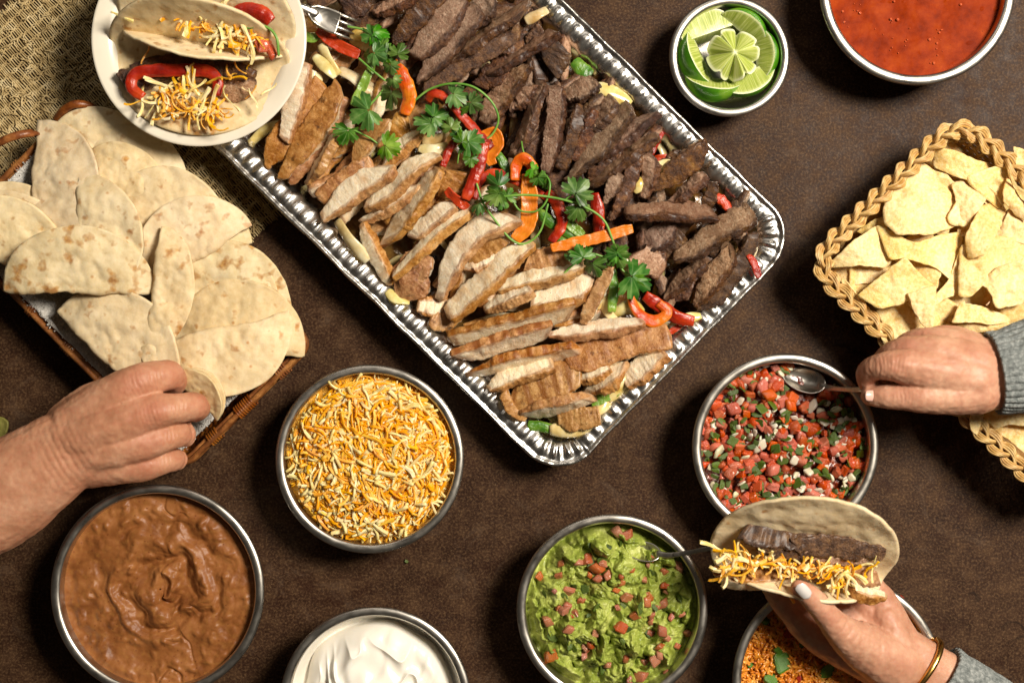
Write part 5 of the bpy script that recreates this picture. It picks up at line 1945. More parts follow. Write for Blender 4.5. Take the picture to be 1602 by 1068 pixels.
def orient(V, px, py, z, bulge, tilt=0.0, lean=0.0):
    """local +y turned to the photo direction `bulge`; tilt lifts the +y side (deg), lean rolls along the fold"""
    b = np.array([bulge[0], -bulge[1]], float)
    ang = math.atan2(b[1], b[0]) - math.pi / 2
    V = rotz(V, R(tilt), 0, 0)
    V = rotz(V, 0, R(lean), 0)
    V = rotz(V, 0, 0, ang)
    return V + P(px, py, z)


TG = 'folded tortillas in the rattan basket'


def tortilla(px, py, r, bulge, z, label, seed, tilt=0, lean=0, open_=13, w=0.006, d0=0.004, oval=1.0, skew=0.0, bump=1.35, mat=None):
    V, F = fold_sheet(L(r, z), 180 - open_ * 0.2, open_, w, d0, seed, oval=oval, skew=skew, bump=bump)
    rq = np.hypot(V[:, 0], V[:, 1]) / L(r, z)
    V[:, 2] -= 0.005 * sstep(0.45, 1.05, rq) * sstep(0.0, 0.004, V[:, 2]) + 0.006 * sstep(0.6, 1.1, np.abs(V[:, 0]) / L(r, z))
    o = put('folded_tortilla', orient(V, px, py, z, bulge, tilt, lean), F, mat or M_TORT, label=label, cat='tortilla', group=TG)
    solidify(o, 0.0029)
    return o


tortilla(152, 262, 92, (0.05, -1), .054, 'folded tortilla at the back of the basket under the plate edge', 1, tilt=-6, lean=0)
tortilla(196, 300, 94, (0.35, -.95), .056, 'folded tortilla with an open curled lip just left of the placemat', 2, tilt=-4, w=.011, open_=7, d0=.010)
tortilla(180, 305, 80, (0.55, -.85), .061, 'folded tortilla flap tucked inside the one with the curled lip', 3, tilt=-5)
tortilla(52, 288, 106, (1, 0.02), .066, 'upright folded tortilla with its pointed tip at the far left corner', 4, tilt=0, lean=-8)
tortilla(18, 392, 104, (0.25, -1), .056, 'lowest of the stacked tortillas at the left edge of the photo', 5, tilt=-4)
tortilla(12, 402, 102, (0.22, -1), .064, 'middle of the stacked tortillas at the left edge of the photo', 6, tilt=-3)
tortilla(2, 412, 104, (0.25, -1), .072, 'uppermost of the stacked tortillas at the left edge of the photo', 7, tilt=-2)
tortilla(258, 362, 98, (0.12, -1), .060, 'folded tortilla in the back row nearest the foil pan', 8, tilt=-4)
tortilla(298, 395, 95, (-.15, -1), .060, 'lower layer tortilla peeping out behind the pointed one at right', 9, tilt=-5)
tortilla(312, 404, 96, (-.55, -.84), .068, 'folded tortilla with a sharp corner pointing at the pan', 10, tilt=-4)
tortilla(123, 378, 106, (1, 0.0), .078, 'folded tortilla standing in the middle with a straight left edge', 11, tilt=0, lean=2)
tortilla(350, 482, 104, (0.08, -1), .058, 'tortilla with large brown toasted patches at right', 12, tilt=-4, w=.007, mat=M_TORT_SPOT)
tortilla(358, 470, 78, (0.30, -1), .056, 'tortilla edge rolled up behind the brown patched one', 13, tilt=-3, w=.009)
tortilla(372, 545, 104, (0.12, -1), .064, 'folded tortilla whose flap opens toward the right corner', 14, tilt=-3, open_=6, w=.010, d0=.006)
tortilla(346, 515, 110, (0.22, 0.97), .074, 'broad creased tortilla lying flat in the front right corner', 15, tilt=-12, lean=4, oval=.94)
tortilla(240, 450, 98, (1, 0.12), .086, 'narrow tilted tortilla between the spotted one and the right side', 16, tilt=-8, lean=0, w=.008, oval=.62, open_=8)
tortilla(122, 458, 117, (0.02, -1), .092, 'brown spotted tortilla folded in half, biggest in the basket', 17, tilt=3, lean=5, open_=6, d0=.006, oval=.84, skew=.0, mat=M_TORT_SPOT)
tortilla(168, 566, 114, (0.70, -.72), .078, 'plain pale tortilla at the front with a small torn flap', 18, tilt=-2, lean=0, d0=.005)


def small_sheet(poly, z, curv, tilt, seed, mat, thick, name, label=None, cat=None, group=None, parent=None, rings=9, npt=64, rough=1.0, dirn=0.0):
    """curved sheet with a given outline (photo px)"""
    q = np.array(poly, float)
    g = np.random.default_rng(seed + 70)
    qc = np.vstack([q, q[:1]])
    seg = np.concatenate([[0], np.cumsum(np.linalg.norm(np.diff(qc, axis=0), axis=1))])
    s = np.linspace(0, seg[-1], npt, endpoint=False)
    out = np.stack([np.interp(s, seg, qc[:, 0]), np.interp(s, seg, qc[:, 1])], -1)
    # soften corners a little
    for _ in range(2):
        out = 0.25 * np.roll(out, 1, 0) + 0.5 * out + 0.25 * np.roll(out, -1, 0)
    ctr = out.mean(0)
    out = out + 1.1 * rough * fbm(np.stack([out[:, 0] * 0.09, out[:, 1] * 0.09, np.full(npt, seed * 1.3)], -1), 2)[:, None] * (out - ctr) / np.maximum(np.linalg.norm(out - ctr, axis=1), 1)[:, None]
    rr = np.linspace(0.04, 1, rings)
    XY = ctr + rr[:, None, None] * (out - ctr)[None]
    d = (XY - ctr) * SPX
    a = dirn
    u = d[..., 0] * math.cos(a) - d[..., 1] * math.sin(a)
    sz = max(np.abs(u).max(), 1e-4)
    zz = z + curv * (u / sz) ** 2 + tilt[0] * d[..., 0] - tilt[1] * d[..., 1]
    zz = zz + 0.0013 * rough * fbm(np.stack([d[..., 0] * 70, d[..., 1] * 70, d[..., 0] * 0 + seed], -1), 3)
    V = np.zeros((rings, npt, 3))
    k = SPX * (1 - zz / H)
    V[..., 0] = (XY[..., 0] - 801) * k
    V[..., 1] = -(XY[..., 1] - 534) * k
    V[..., 2] = zz
    o = put(name, V.reshape(-1, 3), ringfaces(rings, npt) + [list(range(npt))[::-1]], mat, label=label, cat=cat, group=group, parent=parent)
    solidify(o, thick)
    return o


small_sheet([(218, 545), (232, 538), (246, 543), (252, 562), (246, 576), (228, 574), (220, 558)], .088, -.004, (0, 0), 1, M_TORT, .0024, 'tortilla_scrap',
            'small torn tortilla flap on the plain pale tortilla', 'tortilla scrap')
V, F = fold_sheet(L(50, .095), 168, 16, .006, 0.002, 23, oval=1.0)
o = put('folded_tortilla', orient(V, 306, 622, .088, (0.72, -.70), 14, 0), F, M_TORT, label='small curled tortilla being picked up by the bare hand', cat='tortilla', group=TG)
solidify(o, .0024)
small_sheet([(-12, 650), (4, 652), (13, 660), (11, 676), (2, 690), (-12, 696)], .006, .003, (0, 0), 4, simple('green_chip', [(0.3, '#6d6a2c'), (0.7, '#9a9450')], 90), .0018, 'lettuce_scrap',
            'greenish scrap just entering at the left edge of the photo', 'scrap')


# ------------------------------------------------------------------ braided chip basket
CHIPB = [(1503, 183), (1905, 560), (1668, 800), (1268, 412)]


def build_chip_basket():
    z = 0.072
    root = thing('chip_basket', 'pale cane basket with a thick braided rim full of tortilla chips', 'basket', tuple(P(1590, 490, 0)))
    n = 1500
    xy, nrm, s, tot = closed_loop(CHIPB, 0.034, z, n)
    per = tot / round(tot / 0.054)
    om = 2 * np.pi / per
    A = 0.0062
    for b in range(3):
        ph = om * s + b * 2 * np.pi / 3
        lat = A * np.sin(ph)
        ver = 0.0034 * np.sin(2 * ph)
        # local direction of the strand, to lay its canes side by side
        dl = A * om * np.cos(ph)
        k = 1 / np.sqrt(1 + dl ** 2)
        for c in range(4):
            q = (c - 1.5) * 0.0021
            base = ring(xy, nrm, lat + q * k, z + ver + 0.0004 * perlin(np.stack([s * 60, s * 0 + c, s * 0 + b], -1)) - 0.0006 * abs(c - 1.5))
            tgl = np.stack([-nrm[:, 1], nrm[:, 0]], -1)
            sh = -q * dl * k
            base[:, :2] += tgl * sh[:, None] * (1 if True else 0)
            V, F = tube(base, 0.00118, 7, closed=True)
            put('braid_cane', V, F, M_CANE, parent=root)
    bag = Bag()
    for k in range(17):
        f = k / 16
        wave = 0.0011 * np.sin(s * 2 * np.pi / 0.016 + (k % 2) * np.pi)
        for j in range(2):
            V, F = tube(ring(xy, nrm, -0.0035 - 0.016 * (1 - f) + wave + j * 0.0008, 0.004 + f * (z - 0.010) + j * 0.0016), 0.0012, 5, closed=True)
            bag.add(V, F)
    V, F = bag.out()
    put('wall_weave', V, F, M_CANE, parent=root, kind='stuff')
    bag = Bag()
    for i in range(0, n, int(n * 0.016 / tot)):
        p0 = xy[i] - nrm[i] * 0.0195
        p1 = xy[i] - nrm[i] * 0.0035
        bag.add(*tube(np.array([[*p0, .004], [*((p0 + p1) / 2), z * .5], [*p1, z - .004]]), 0.0016, 6))
    V, F = bag.out()
    put('stake', V, F, M_CANE, parent=root, kind='stuff')
    ctr = xy.mean(0)
    V = np.vstack([ring(xy, nrm, -0.019, 0.004), [[ctr[0], ctr[1], 0.004]]])
    o = put('floor_panel', V, [[i, (i + 1) % n, n] for i in range(n)], M_CANE, parent=root)
    solidify(o, 0.002)


build_chip_basket()

CG = 'tortilla chips in the braided basket'


def ck(*pts):
    return [(1240 + x / 2.67, 160 + y / 2.67) for x, y in pts]


CHIPS = [
    (ck((385, 430), (400, 370), (460, 310), (540, 258), (600, 300), (640, 335), (685, 400), (696, 505), (640, 530), (560, 552), (500, 545), (440, 552), (385, 500)), .078, -.006, 'big rounded chip filling the upper left of the basket'),
    (ck((590, 200), (620, 192), (685, 205), (750, 235), (830, 262), (862, 300), (850, 370), (790, 345), (700, 315), (590, 272)), .074, -.007, 'long curved chip at the top of the basket'),
    (ck((665, 342), (735, 316), (760, 350), (805, 405), (770, 460), (735, 505), (705, 500)), .074, -.003, 'smooth narrow chip right of the big rounded chip'),
    (ck((735, 340), (800, 345), (850, 375), (890, 450), (860, 470), (800, 420)), .066, .002, 'shaded chip behind the smooth narrow one'),
    (ck((882, 415), (880, 380), (898, 308), (930, 380), (960, 420), (975, 495), (930, 470)), .080, -.004, 'folded chip standing on its edge at the far right'),
    (ck((905, 290), (940, 350), (985, 380), (985, 420), (955, 405), (920, 350)), .078, .003, 'thin chip edge curling above the folded chip'),
    (ck((858, 272), (930, 232), (985, 260), (985, 330), (905, 320), (868, 330)), .070, -.004, 'chip against the basket rim at upper right'),
    (ck((852, 560), (905, 455), (985, 510), (985, 595), (900, 575)), .074, -.002, 'golden triangular chip at the right edge of the photo'),
    (ck((720, 565), (745, 510), (790, 432), (830, 425), (862, 460), (873, 500), (840, 570), (800, 640), (735, 650)), .086, -.007, 'tall rounded chip in the centre right of the pile'),
    (ck((700, 605), (740, 590), (840, 560), (985, 575), (985, 650), (860, 700), (790, 765), (745, 812), (694, 805)), .082, -.004, 'wide flat chip across the centre right'),
    (ck((783, 752), (860, 690), (985, 648), (985, 790), (960, 840), (850, 860), (825, 790)), .090, -.005, 'speckled chip with notched edge by the sweater sleeve'),
    (ck((352, 515), (400, 530), (460, 570), (520, 590), (610, 555), (706, 542), (695, 640), (660, 745), (600, 690), (520, 665), (460, 650), (410, 660)), .080, -.005, 'broad folded chip below the big rounded chip'),
    (ck((148, 690), (190, 640), (260, 575), (350, 518), (385, 600), (412, 655), (392, 690), (290, 680)), .080, -.008, 'domed chip pressed against the left braid'),
    (ck((158, 700), (240, 680), (320, 685), (400, 700), (330, 752), (240, 762), (180, 740)), .066, -.003, 'shadowed chip under the domed one at left'),
    (ck((250, 790), (300, 750), (350, 760), (300, 800), (270, 810)), .062, 0, 'tiny broken chip piece near the left braid'),
    (ck((275, 805), (340, 750), (400, 700), (470, 648), (530, 720), (592, 770), (540, 800), (440, 845), (360, 860)), .088, -.004, 'bubbly chip with a right angled corner in the middle left'),
    (ck((484, 800), (530, 785), (596, 766), (598, 830), (590, 900), (580, 962), (545, 930), (510, 880)), .092, -.003, 'pointed pale chip hanging down over the middle'),
    (ck((352, 870), (420, 850), (490, 835), (530, 900), (560, 960), (500, 990), (440, 1005), (385, 940)), .072, -.003, 'flat chip between the pointed chip and the hand'),
    (ck((202, 745), (215, 735), (300, 840), (360, 905), (378, 960), (420, 1015), (395, 1025), (345, 940), (250, 835)), .072, .003, 'chip standing edge-on along the lower left braid'),
    (ck((594, 850), (600, 800), (650, 745), (690, 640), (706, 600), (690, 740), (685, 800), (640, 815)), .076, .003, 'chip seen edge-on in the middle gap'),
    (ck((668, 920), (700, 838), (780, 850), (882, 888), (910, 915), (830, 928), (740, 918)), .084, -.003, 'upper of the two stacked chips above the knuckles'),
    (ck((690, 932), (800, 924), (905, 918), (890, 955), (800, 958), (735, 962)), .078, -.002, 'lower of the two stacked chips above the knuckles'),
    (ck((730, 965), (850, 945), (940, 975), (960, 1010), (860, 1030), (780, 1005)), .070, -.003, 'chip tucked between the knuckles and the sleeve'),
    (ck((640, 870), (690, 830), (720, 870), (670, 930), (630, 920)), .050, 0, 'reddish shaded chip deep in the middle gap'),
    (ck((560, 900), (620, 900), (690, 930), (680, 990), (580, 980)), .064, 0, 'low chip right beside the knuckles'),
    ([(1526, 640), (1545, 628), (1590, 622), (1618, 640), (1618, 668), (1580, 662), (1558, 670), (1540, 655)], .078, -.005, 'chip with a rough corner below the sweater cuff'),
    ([(1517, 655), (1524, 632), (1538, 622), (1538, 650), (1528, 680), (1519, 672)], .080, .002, 'narrow upright chip below the sweater cuff'),
    ([(1546, 672), (1572, 654), (1618, 642), (1618, 722), (1600, 706), (1574, 684)], .071, -.002, 'dark reddish chip in the lower right of the basket'),
    ([(1500, 640), (1525, 625), (1518, 660), (1508, 668)], .070, 0, 'small chip corner beside the wrist'),
    ([(1585, 230), (1618, 240), (1618, 300), (1596, 290)], .074, 0, 'chip cut off by the right edge near the top braid'),
    (ck((420, 690), (520, 660), (620, 700), (600, 780), (540, 760), (470, 720)), .072, -.002, 'shadowed chip beneath the broad folded one'),
    (ck((560, 280), (640, 300), (690, 350), (700, 420), (640, 400), (570, 330)), .066, -.002, 'chip half hidden behind the long curved one'),
    (ck((690, 500), (745, 505), (740, 560), (690, 560)), .068, 0, 'little chip wedge under the smooth narrow one'),
    (ck((270, 540), (340, 490), (400, 470), (390, 540), (320, 560)), .064, -.002, 'browned chip edge against the upper left braid'),
]
for k, (poly, z, cv, lab) in enumerate(CHIPS):
    poly = np.array(poly)
    poly = poly.mean(0) + (poly - poly.mean(0)) * 1.04
    g = np.random.default_rng(k + 400)
    small_sheet(poly, z - .004, cv * 2.0, (g.normal(0, .14), g.normal(0, .14)), 30 + k, M_CHIP, .0014, 'tortilla_chip', lab, 'tortilla chip', CG, npt=90, rings=14, dirn=g.random() * 3.14, rough=1.4)


def chip_filler():
    g = np.random.default_rng(91)
    c0, cu, cv = np.array([1503, 183.]), np.array([402, 377.]), np.array([-235, 229.])
    for k in range(110):
        a, b = g.uniform(0.06, 0.85), g.uniform(0.12, 0.94)
        q = c0 + cu * a + cv * b
        if q[0] > 1660:
            continue
        q = q + cv * (min(b, .84) - b)
        th0 = g.random() * 6.28
        poly = [(q[0] + g.uniform(34, 48) * math.cos(th0 + t), q[1] + g.uniform(34, 48) * math.sin(th0 + t)) for t in (0, 0.35, 2.1, 2.4, 4.2, 4.5)]
        small_sheet(poly, g.uniform(.035, .066), g.uniform(-.010, .004), (g.normal(0, .22), g.normal(0, .22)), 500 + k, M_CHIP, .0017, 'tortilla_chip',
                    'chip buried lower down in the braided basket', 'tortilla chip', CG, npt=48, rings=7, dirn=g.random() * 3.14)


chip_filler()
# ------------------------------------------------------------------ plate with two tacos
PZ = 0.092


def build_plate():
    c = P(311.5, 61, PZ)
    r = L(168.5, PZ)
    zb = PZ - 0.016
    prof = [(0.0005, zb), (r * .6, zb), (r * .63, zb + .001), (r * .72, zb + .004), (r * .80, zb + .0085), (r * .97, PZ - .003), (r * .992, PZ - .0015), (r, PZ + .0004), (r * .994, PZ + .0018), (r * .975, PZ + .0016),
            (r * .86, PZ - .0005), (r * .80, PZ - .003), (r * .765, PZ - .0075), (r * .73, PZ - .0105), (r * .68, PZ - .0120), (r * .3, PZ - .0125), (0.0005, PZ - .0125)]
    V, F = lathe(prof, c, 160)
    put('dinner_plate', V, F, M_PLATE, label='round cream plate holding two tacos over the corner of the pan', cat='plate')


build_plate()


def taco_shell(root, r, th1, th2, w, pos, bulge, seed, d0=0.0, tilt=0, lean=0, oval=1.0, bump=0.8):
    z = pos[2]
    V, F = fold_sheet(L(r, z), th1, th2, w, d0, seed, oval=oval, bump=bump)
    o = put('tortilla', orient(V, pos[0], pos[1], z, bulge, tilt, lean), F, M_TORT, parent=root)
    solidify(o, .0026)
    return o


def cheese_pile(root, g, spots, n, zf, smin=.55, smax=1.0, spread=16):
    for k in range(n):
        x, y = spots[int(g.integers(len(spots)))]
        x += g.normal(0, spread)
        y += g.normal(0, spread * 0.55)
        z = zf(x, y) + 0.003 * g.random()
        org = g.random() < 0.55
        s = smin + (smax - smin) * g.random()
        place('cheddar_shred' if org else 'white_shred', (SHRED_O if org else SHRED_W)[int(g.integers(10))], P(x, y, z), (g.normal(0, .35), g.normal(0, .35), g.random() * 6.28), (s, s * 1.0, s * 1.15), parent=root)


def build_plate_tacos():
    g = np.random.default_rng(12)
    # lower, opened taco
    z = PZ - .003
    root = thing('taco', 'open taco at the front of the plate with a red pepper arc and cheese', 'taco', tuple(P(312, 110, z)), 'tacos on the cream plate')
    taco_shell(root, 142, -7, 62, .016, (313, 84, z), (0.13, -1), 31, d0=-.002, oval=.90)
    mk = dict(parent=root)
    strip('steak_strip', [(205, 122), (245, 112), (320, 108), (400, 122)], M_STEAK, L(46, z), .014, z + .007, crust=('top', .3), seed=901, **mk)
    strip('steak_strip', [(190, 130), (215, 128), (250, 120)], M_STEAK, L(34, z), .014, z + .008, crust=('top', .8), seed=902, **mk)
    strip('steak_strip', [(340, 138), (372, 142), (402, 132)], M_STEAK, L(34, z), .012, z + .007, crust=('side', .3), seed=903, **mk)
    pepper([(224, 152), (206, 138), (210, 118), (240, 111), (290, 110), (325, 112), (340, 128), (338, 150)], 21, z + .018, M_RED, None, None, 'pepper_strip', None, 70, parent=root)
    spots = [(245, 145), (262, 150), (285, 145), (300, 165), (320, 165), (275, 175), (310, 185), (335, 170), (300, 130), (345, 180), (265, 178), (240, 165)]
    cheese_pile(root, g, spots, 95, lambda x, y: z + .017, .6, 1.05, 12)
    cheese_pile(root, g, [(395, 140), (370, 105), (235, 80), (360, 145)], 12, lambda x, y: z + .017, .5, .9, 16)
    # upper taco, standing behind it
    z2 = PZ - .004
    root = thing('taco', 'folded taco at the back of the plate with tomato, cheese and a red pepper slice', 'taco', tuple(P(318, 40, z2)), 'tacos on the cream plate')
    taco_shell(root, 140, -62, 48, .015, (322, 52, z2), (0.17, -1), 32, d0=0.018, oval=.9, lean=0)
    mk = dict(parent=root)
    strip('steak_strip', [(215, 20), (290, 18), (360, 34), (425, 60)], M_STEAK, L(44, z2), .016, z2 + .014, crust=('side', .3), seed=904, **mk)
    pepper([(365, 22), (385, 16), (410, 22), (424, 34)], 26, z2 + .034, M_RED, None, None, 'pepper_strip', None, 71, parent=root)
    for k, (x, y, s) in enumerate([(412, 72, 20), (395, 52, 16), (425, 82, 14), (380, 48, 12)]):
        kk = L(s, z2) * 0.7
        place('tomato_chunk', TOM_MESH[k], P(x, y, z2 + .030), (0.3 * k, .2, k), (kk * .95, kk * .75, kk * .5), parent=root)
    strip('green_pepper', [(247, 24), (265, 28), (282, 26)], M_GREEN, L(14, z2), .006, z2 + .030, crust=('top', .3), seed=905, rough=.6, **mk)
    spots = [(290, 22), (305, 30), (320, 25), (335, 40), (350, 45), (365, 55), (380, 62), (345, 20), (300, 15), (360, 35), (390, 68)]
    cheese_pile(root, g, spots, 115, lambda x, y: z2 + .034, .6, 1.1, 11)
    cheese_pile(root, g, [(205, 30), (275, 20), (345, 10)], 8, lambda x, y: z2 + .034, .7, 1.0, 10)
    V, F = tube(crom([P(385, 44, z2 + .038), P(415, 42, z2 + .040), P(432, 58, z2 + .040), P(436, 86, z2 + .036)], 24), L(2.2, z2), 6)
    put('herb_stem', V, F, M_STEM, parent=root)


build_plate_tacos()


# ------------------------------------------------------------------ taco held over the rice
TZ = 0.094


def build_held_taco():
    g = np.random.default_rng(44)
    root = thing('taco', 'taco with grilled steak, chicken and shredded cheese held open in the right hand', 'taco', tuple(P(1250, 900, TZ)))
    taco_shell(root, 143, -80, 50, .020, (1247, 893, TZ), (0.15, -.99), 41, d0=.030, oval=.98, bump=1.0)
    mk = dict(parent=root)
    strip('steak_strip', [(1160, 830), (1190, 836), (1235, 846), (1285, 846)], M_STEAK, L(36, TZ), .010, TZ + .036, crust=('top', .5), roll=.3, seed=910, rough=1.6, **mk)
    strip('steak_strip', [(1240, 852), (1290, 850), (1340, 856), (1386, 866)], M_STEAK, L(34, TZ), .010, TZ + .036, crust=('top', .5), roll=-.2, seed=915, rough=1.6, **mk)
    strip('steak_strip', [(1180, 850), (1230, 864), (1290, 862)], M_STEAK, L(28, TZ), .009, TZ + .034, crust=('top', .9), seed=916, rough=1.6, **mk)
    strip('steak_strip', [(1220, 858), (1290, 868), (1370, 872)], M_STEAK, L(26, TZ), .012, TZ + .030, crust=('side', .3), seed=911, **mk)
    strip('chicken_strip', [(1120, 896), (1160, 908), (1240, 902)], M_CHICK, L(30, TZ), .014, TZ + .022, crust=('side', .5), roll=-.5, seed=912, **mk)
    strip('chicken_strip', [(1322, 915), (1355, 928), (1388, 934)], M_CHICK, L(36, TZ), .012, TZ + .026, crust=('other', .45), roll=.2, seed=913, **mk)
    strip('chicken_strip', [(1330, 888), (1352, 900), (1375, 905)], M_CHICK, L(32, TZ), .012, TZ + .026, crust=('top', -.6), seed=914, **mk)
    spots = [(1135, 868), (1145, 865), (1155, 872), (1170, 868), (1190, 875), (1205, 880), (1220, 885), (1240, 890), (1260, 885), (1280, 888), (1300, 895), (1320, 900), (1335, 890), (1180, 885), (1140, 885), (1310, 912)]
    cheese_pile(root, g, spots, 120, lambda x, y: TZ + .036, .55, 1.0, 8)
    cheese_pile(root, g, [(1370, 892), (1122, 866), (1130, 900), (1325, 915)], 9, lambda x, y: TZ + .038, .6, .95, 6)
    pts = [P(1231, 926, TZ + .012), P(1236, 932, TZ + .010), P(1242, 941, TZ + .006)]
    V, F = tube(crom(pts, 8), .0016, 6)
    put('cheddar_shred', V, F, M_CHED, parent=root)


build_held_taco()


# ------------------------------------------------------------------ spoons
def spoon(path, bowl_px, bowl_len, bowl_w, ang, z, tilt, label, hw, key):
    """path: handle px+z from the bowl end to the tip; bowl: oval dish at bowl_px turned ang deg in the photo"""
    root = thing('spoon', label, 'spoon', tuple(P(*bowl_px, z)), 'serving spoons')
    n, m = 16, 48
    rr = np.linspace(0.03, 1, n)
    a = np.linspace(0, 2 * np.pi, m, endpoint=False)
    lx, ly = L(bowl_len, z) / 2, L(bowl_w, z) / 2
    egg = 1 + 0.14 * np.cos(a)
    X = rr[:, None] * lx * np.cos(a)[None]
    Y = rr[:, None] * ly * (np.sin(a) * egg)[None]
    Z = np.repeat(0.008 * (rr[:, None] ** 2 - 1), m, 1)
    V = np.stack([X, Y, Z], -1).reshape(-1, 3)
    V = rotz(V, R(tilt[0]), R(tilt[1]), 0)
    V = rotz(V, 0, 0, R(ang))
    o = put('spoon_bowl', V + P(*bowl_px, z), ringfaces(n, m) + [list(range(m))[::-1]], M_STEEL, parent=root)
    solidify(o, .0013)
    c = crom([P(*q) for q in path], 30)
    w = np.interp(np.linspace(0, 1, 30), np.linspace(0, 1, len(hw)), hw)
    V, F = tube(c, np.array([L(k, z) / 2 for k in w]), 12, flat=0.38)
    put('handle', V, F, M_STEEL, parent=root)


spoon([(1284, 603, .047), (1300, 607, .054), (1330, 609, .074), (1362, 608, .092), (1395, 606, .108), (1430, 604, .114)], (1258, 594), 68, 40, -14, .0465, (-20, -8), 'serving spoon in the tomato salsa held by the sweater hand', [11, 8, 8, 10, 11, 11], 1)
spoon([(1030, 866, .056), (1046, 868, .060), (1075, 864, .066), (1110, 857, .074), (1150, 850, .082)], (1004, 861), 60, 34, -10, .052, (-34, -10), 'spoon standing in the guacamole with its handle behind the taco', [11, 8, 7, 8, 9], 2)

# ------------------------------------------------------------------ crumb on the table
place('crumb', dice_mesh('crumb', M_HERB, 99), P(636, 878, .0015), (0, 0, 1), (.0014, .0022, .0012), label='tiny green herb crumb on the table below the cheese bowl', cat='crumb')
# ------------------------------------------------------------------ hands and arms
M_SKIN_A = mat_skin('skin_warm', '#a97658', '#bd8a6a', '#cc9e7f', '#aa604a')
M_SKIN_B = mat_skin('skin_light', '#ac7c60', '#bf9074', '#cfa588', '#ab6854')
M_NAIL = simple('bare_nail', [(0.3, '#cfa190'), (0.7, '#dcb4a4')], 60, rough=0.25, bump=0.05, coat=0.3)
M_NAIL_G = simple('pale_grey_nail', [(0.3, '#c6c0bb'), (0.7, '#d5d0cb')], 60, rough=0.18, bump=0.02, coat=0.6)
M_KNIT = simple('grey_knit', [(0.3, '#5f6463'), (0.5, '#7d8280'), (0.7, '#a3a6a3')], 260, rough=0.9, bump=0.9, bscale=700, bdist=0.0015, spec=0.15)
M_GOLD = Mat('gold', rough=0.25, metal=1.0).color('#d9ab5c').m


def chain(bag, pts, flat=1.0, n=34, m=20):
    """pts rows (px, py, z, radius px)"""
    q = np.array([[*P(x, y, z), L(r, z)] for x, y, z, r in pts])
    c = crom(q, n)
    V, F = tube(c[:, :3], np.maximum(c[:, 3], 0.003), m, flat=flat)
    bag.append((V, F))


def build_body(name, parts, mat, parent, knuckles=(), creases=(), tendons=(), voxel=0.0013, smooth=7, seed=0):
    bm = bmesh.new()
    for V, F in parts:
        vs = [bm.verts.new(v) for v in V]
        for f in F:
            try:
                bm.faces.new([vs[i] for i in f])
            except ValueError:
                pass
    bmesh.ops.recalc_face_normals(bm, faces=bm.faces[:])
    me = bpy.data.meshes.new('tmp')
    bm.to_mesh(me)
    bm.free()
    o = bpy.data.objects.new('tmp', me)
    COL.objects.link(o)
    md = o.modifiers.new('r', 'REMESH')
    md.mode = 'VOXEL'
    md.voxel_size = voxel
    sm = o.modifiers.new('s', 'SMOOTH')
    sm.factor = 0.5
    sm.iterations = smooth
    dg = bpy.context.evaluated_depsgraph_get()
    ev = bpy.data.meshes.new_from_object(o.evaluated_get(dg))
    N = len(ev.vertices)
    V = np.empty(N * 3, np.float32)
    ev.vertices.foreach_get('co', V)
    V = V.reshape(-1, 3).astype(float)
    nr = np.empty(N * 3, np.float32)
    ev.vertices.foreach_get('normal', nr)
    nr = nr.reshape(-1, 3)
    F = [list(p.vertices) for p in ev.polygons]
    bpy.data.objects.remove(o)
    red = np.zeros(N)
    d = np.zeros(N)
    for x, y, z, r, amt in knuckles:
        p = P(x, y, z)
        q = np.linalg.norm(V - p, axis=1) / L(r, z)
        red = np.maximum(red, np.exp(-q ** 2) * amt)
    for x, y, z, r, dx, dy, amp, per in creases:       # wrinkles across a joint
        p = P(x, y, z)
        rel = V - p
        q = np.linalg.norm(rel, axis=1) / L(r, z)
        u = (rel[:, 0] * dx - rel[:, 1] * dy) / math.hypot(dx, dy)
        wob = 0.0012 * perlin(V * 90 + seed)
        d -= amp * np.exp(-q ** 2) * (0.5 + 0.5 * np.cos((u + wob) * 2 * np.pi / per)) ** 3
    for (x0, y0, z0), (x1, y1, z1), amp, wpx in tendons:
        a, b = P(x0, y0, z0), P(x1, y1, z1)
        ab = b - a
        t = np.clip(((V - a) @ ab) / (ab @ ab), 0, 1)
        q = np.linalg.norm((V - a - t[:, None] * ab)[:, :2], axis=1) / L(wpx, z0)
        d += amp * np.exp(-q ** 2) * np.clip(nr[:, 2], 0, 1) * np.sin(np.pi * np.clip(t * 0.9 + 0.05, 0, 1))
    d += 0.0007 * fbm(V * 60 + seed, 3) + 0.00022 * fbm(V * 260 + seed, 2)
    V = V + nr * d[:, None]
    return put(name, V, F, mat, parent=parent, attrs={'red': np.clip(red, 0, 1)})


def nail(parent, px, py, z, lpx, wpx, ang, tilt, mat):
    n, m = 10, 12
    a, b = np.linspace(-1, 1, n), np.linspace(-1, 1, m)
    A, B = np.meshgrid(a, b, indexing='ij')
    lx, ly = L(lpx, z) / 2, L(wpx, z) / 2
    wdt = np.sqrt(np.clip(1 - np.clip(np.abs(A), 0, .995) ** 4, 0.05, 1))
    V = np.stack([A * lx, B * ly * wdt, -0.0022 * (B * wdt) ** 2 - 0.0008 * A ** 2], -1).reshape(-1, 3)
    V = rotz(V, R(tilt[0]), R(tilt[1]), 0)
    V = rotz(V, 0, 0, R(ang))
    o = put('fingernail', V + P(px, py, z), ringfaces(n, m, closed_m=False), mat, parent=parent)
    solidify(o, .0008)


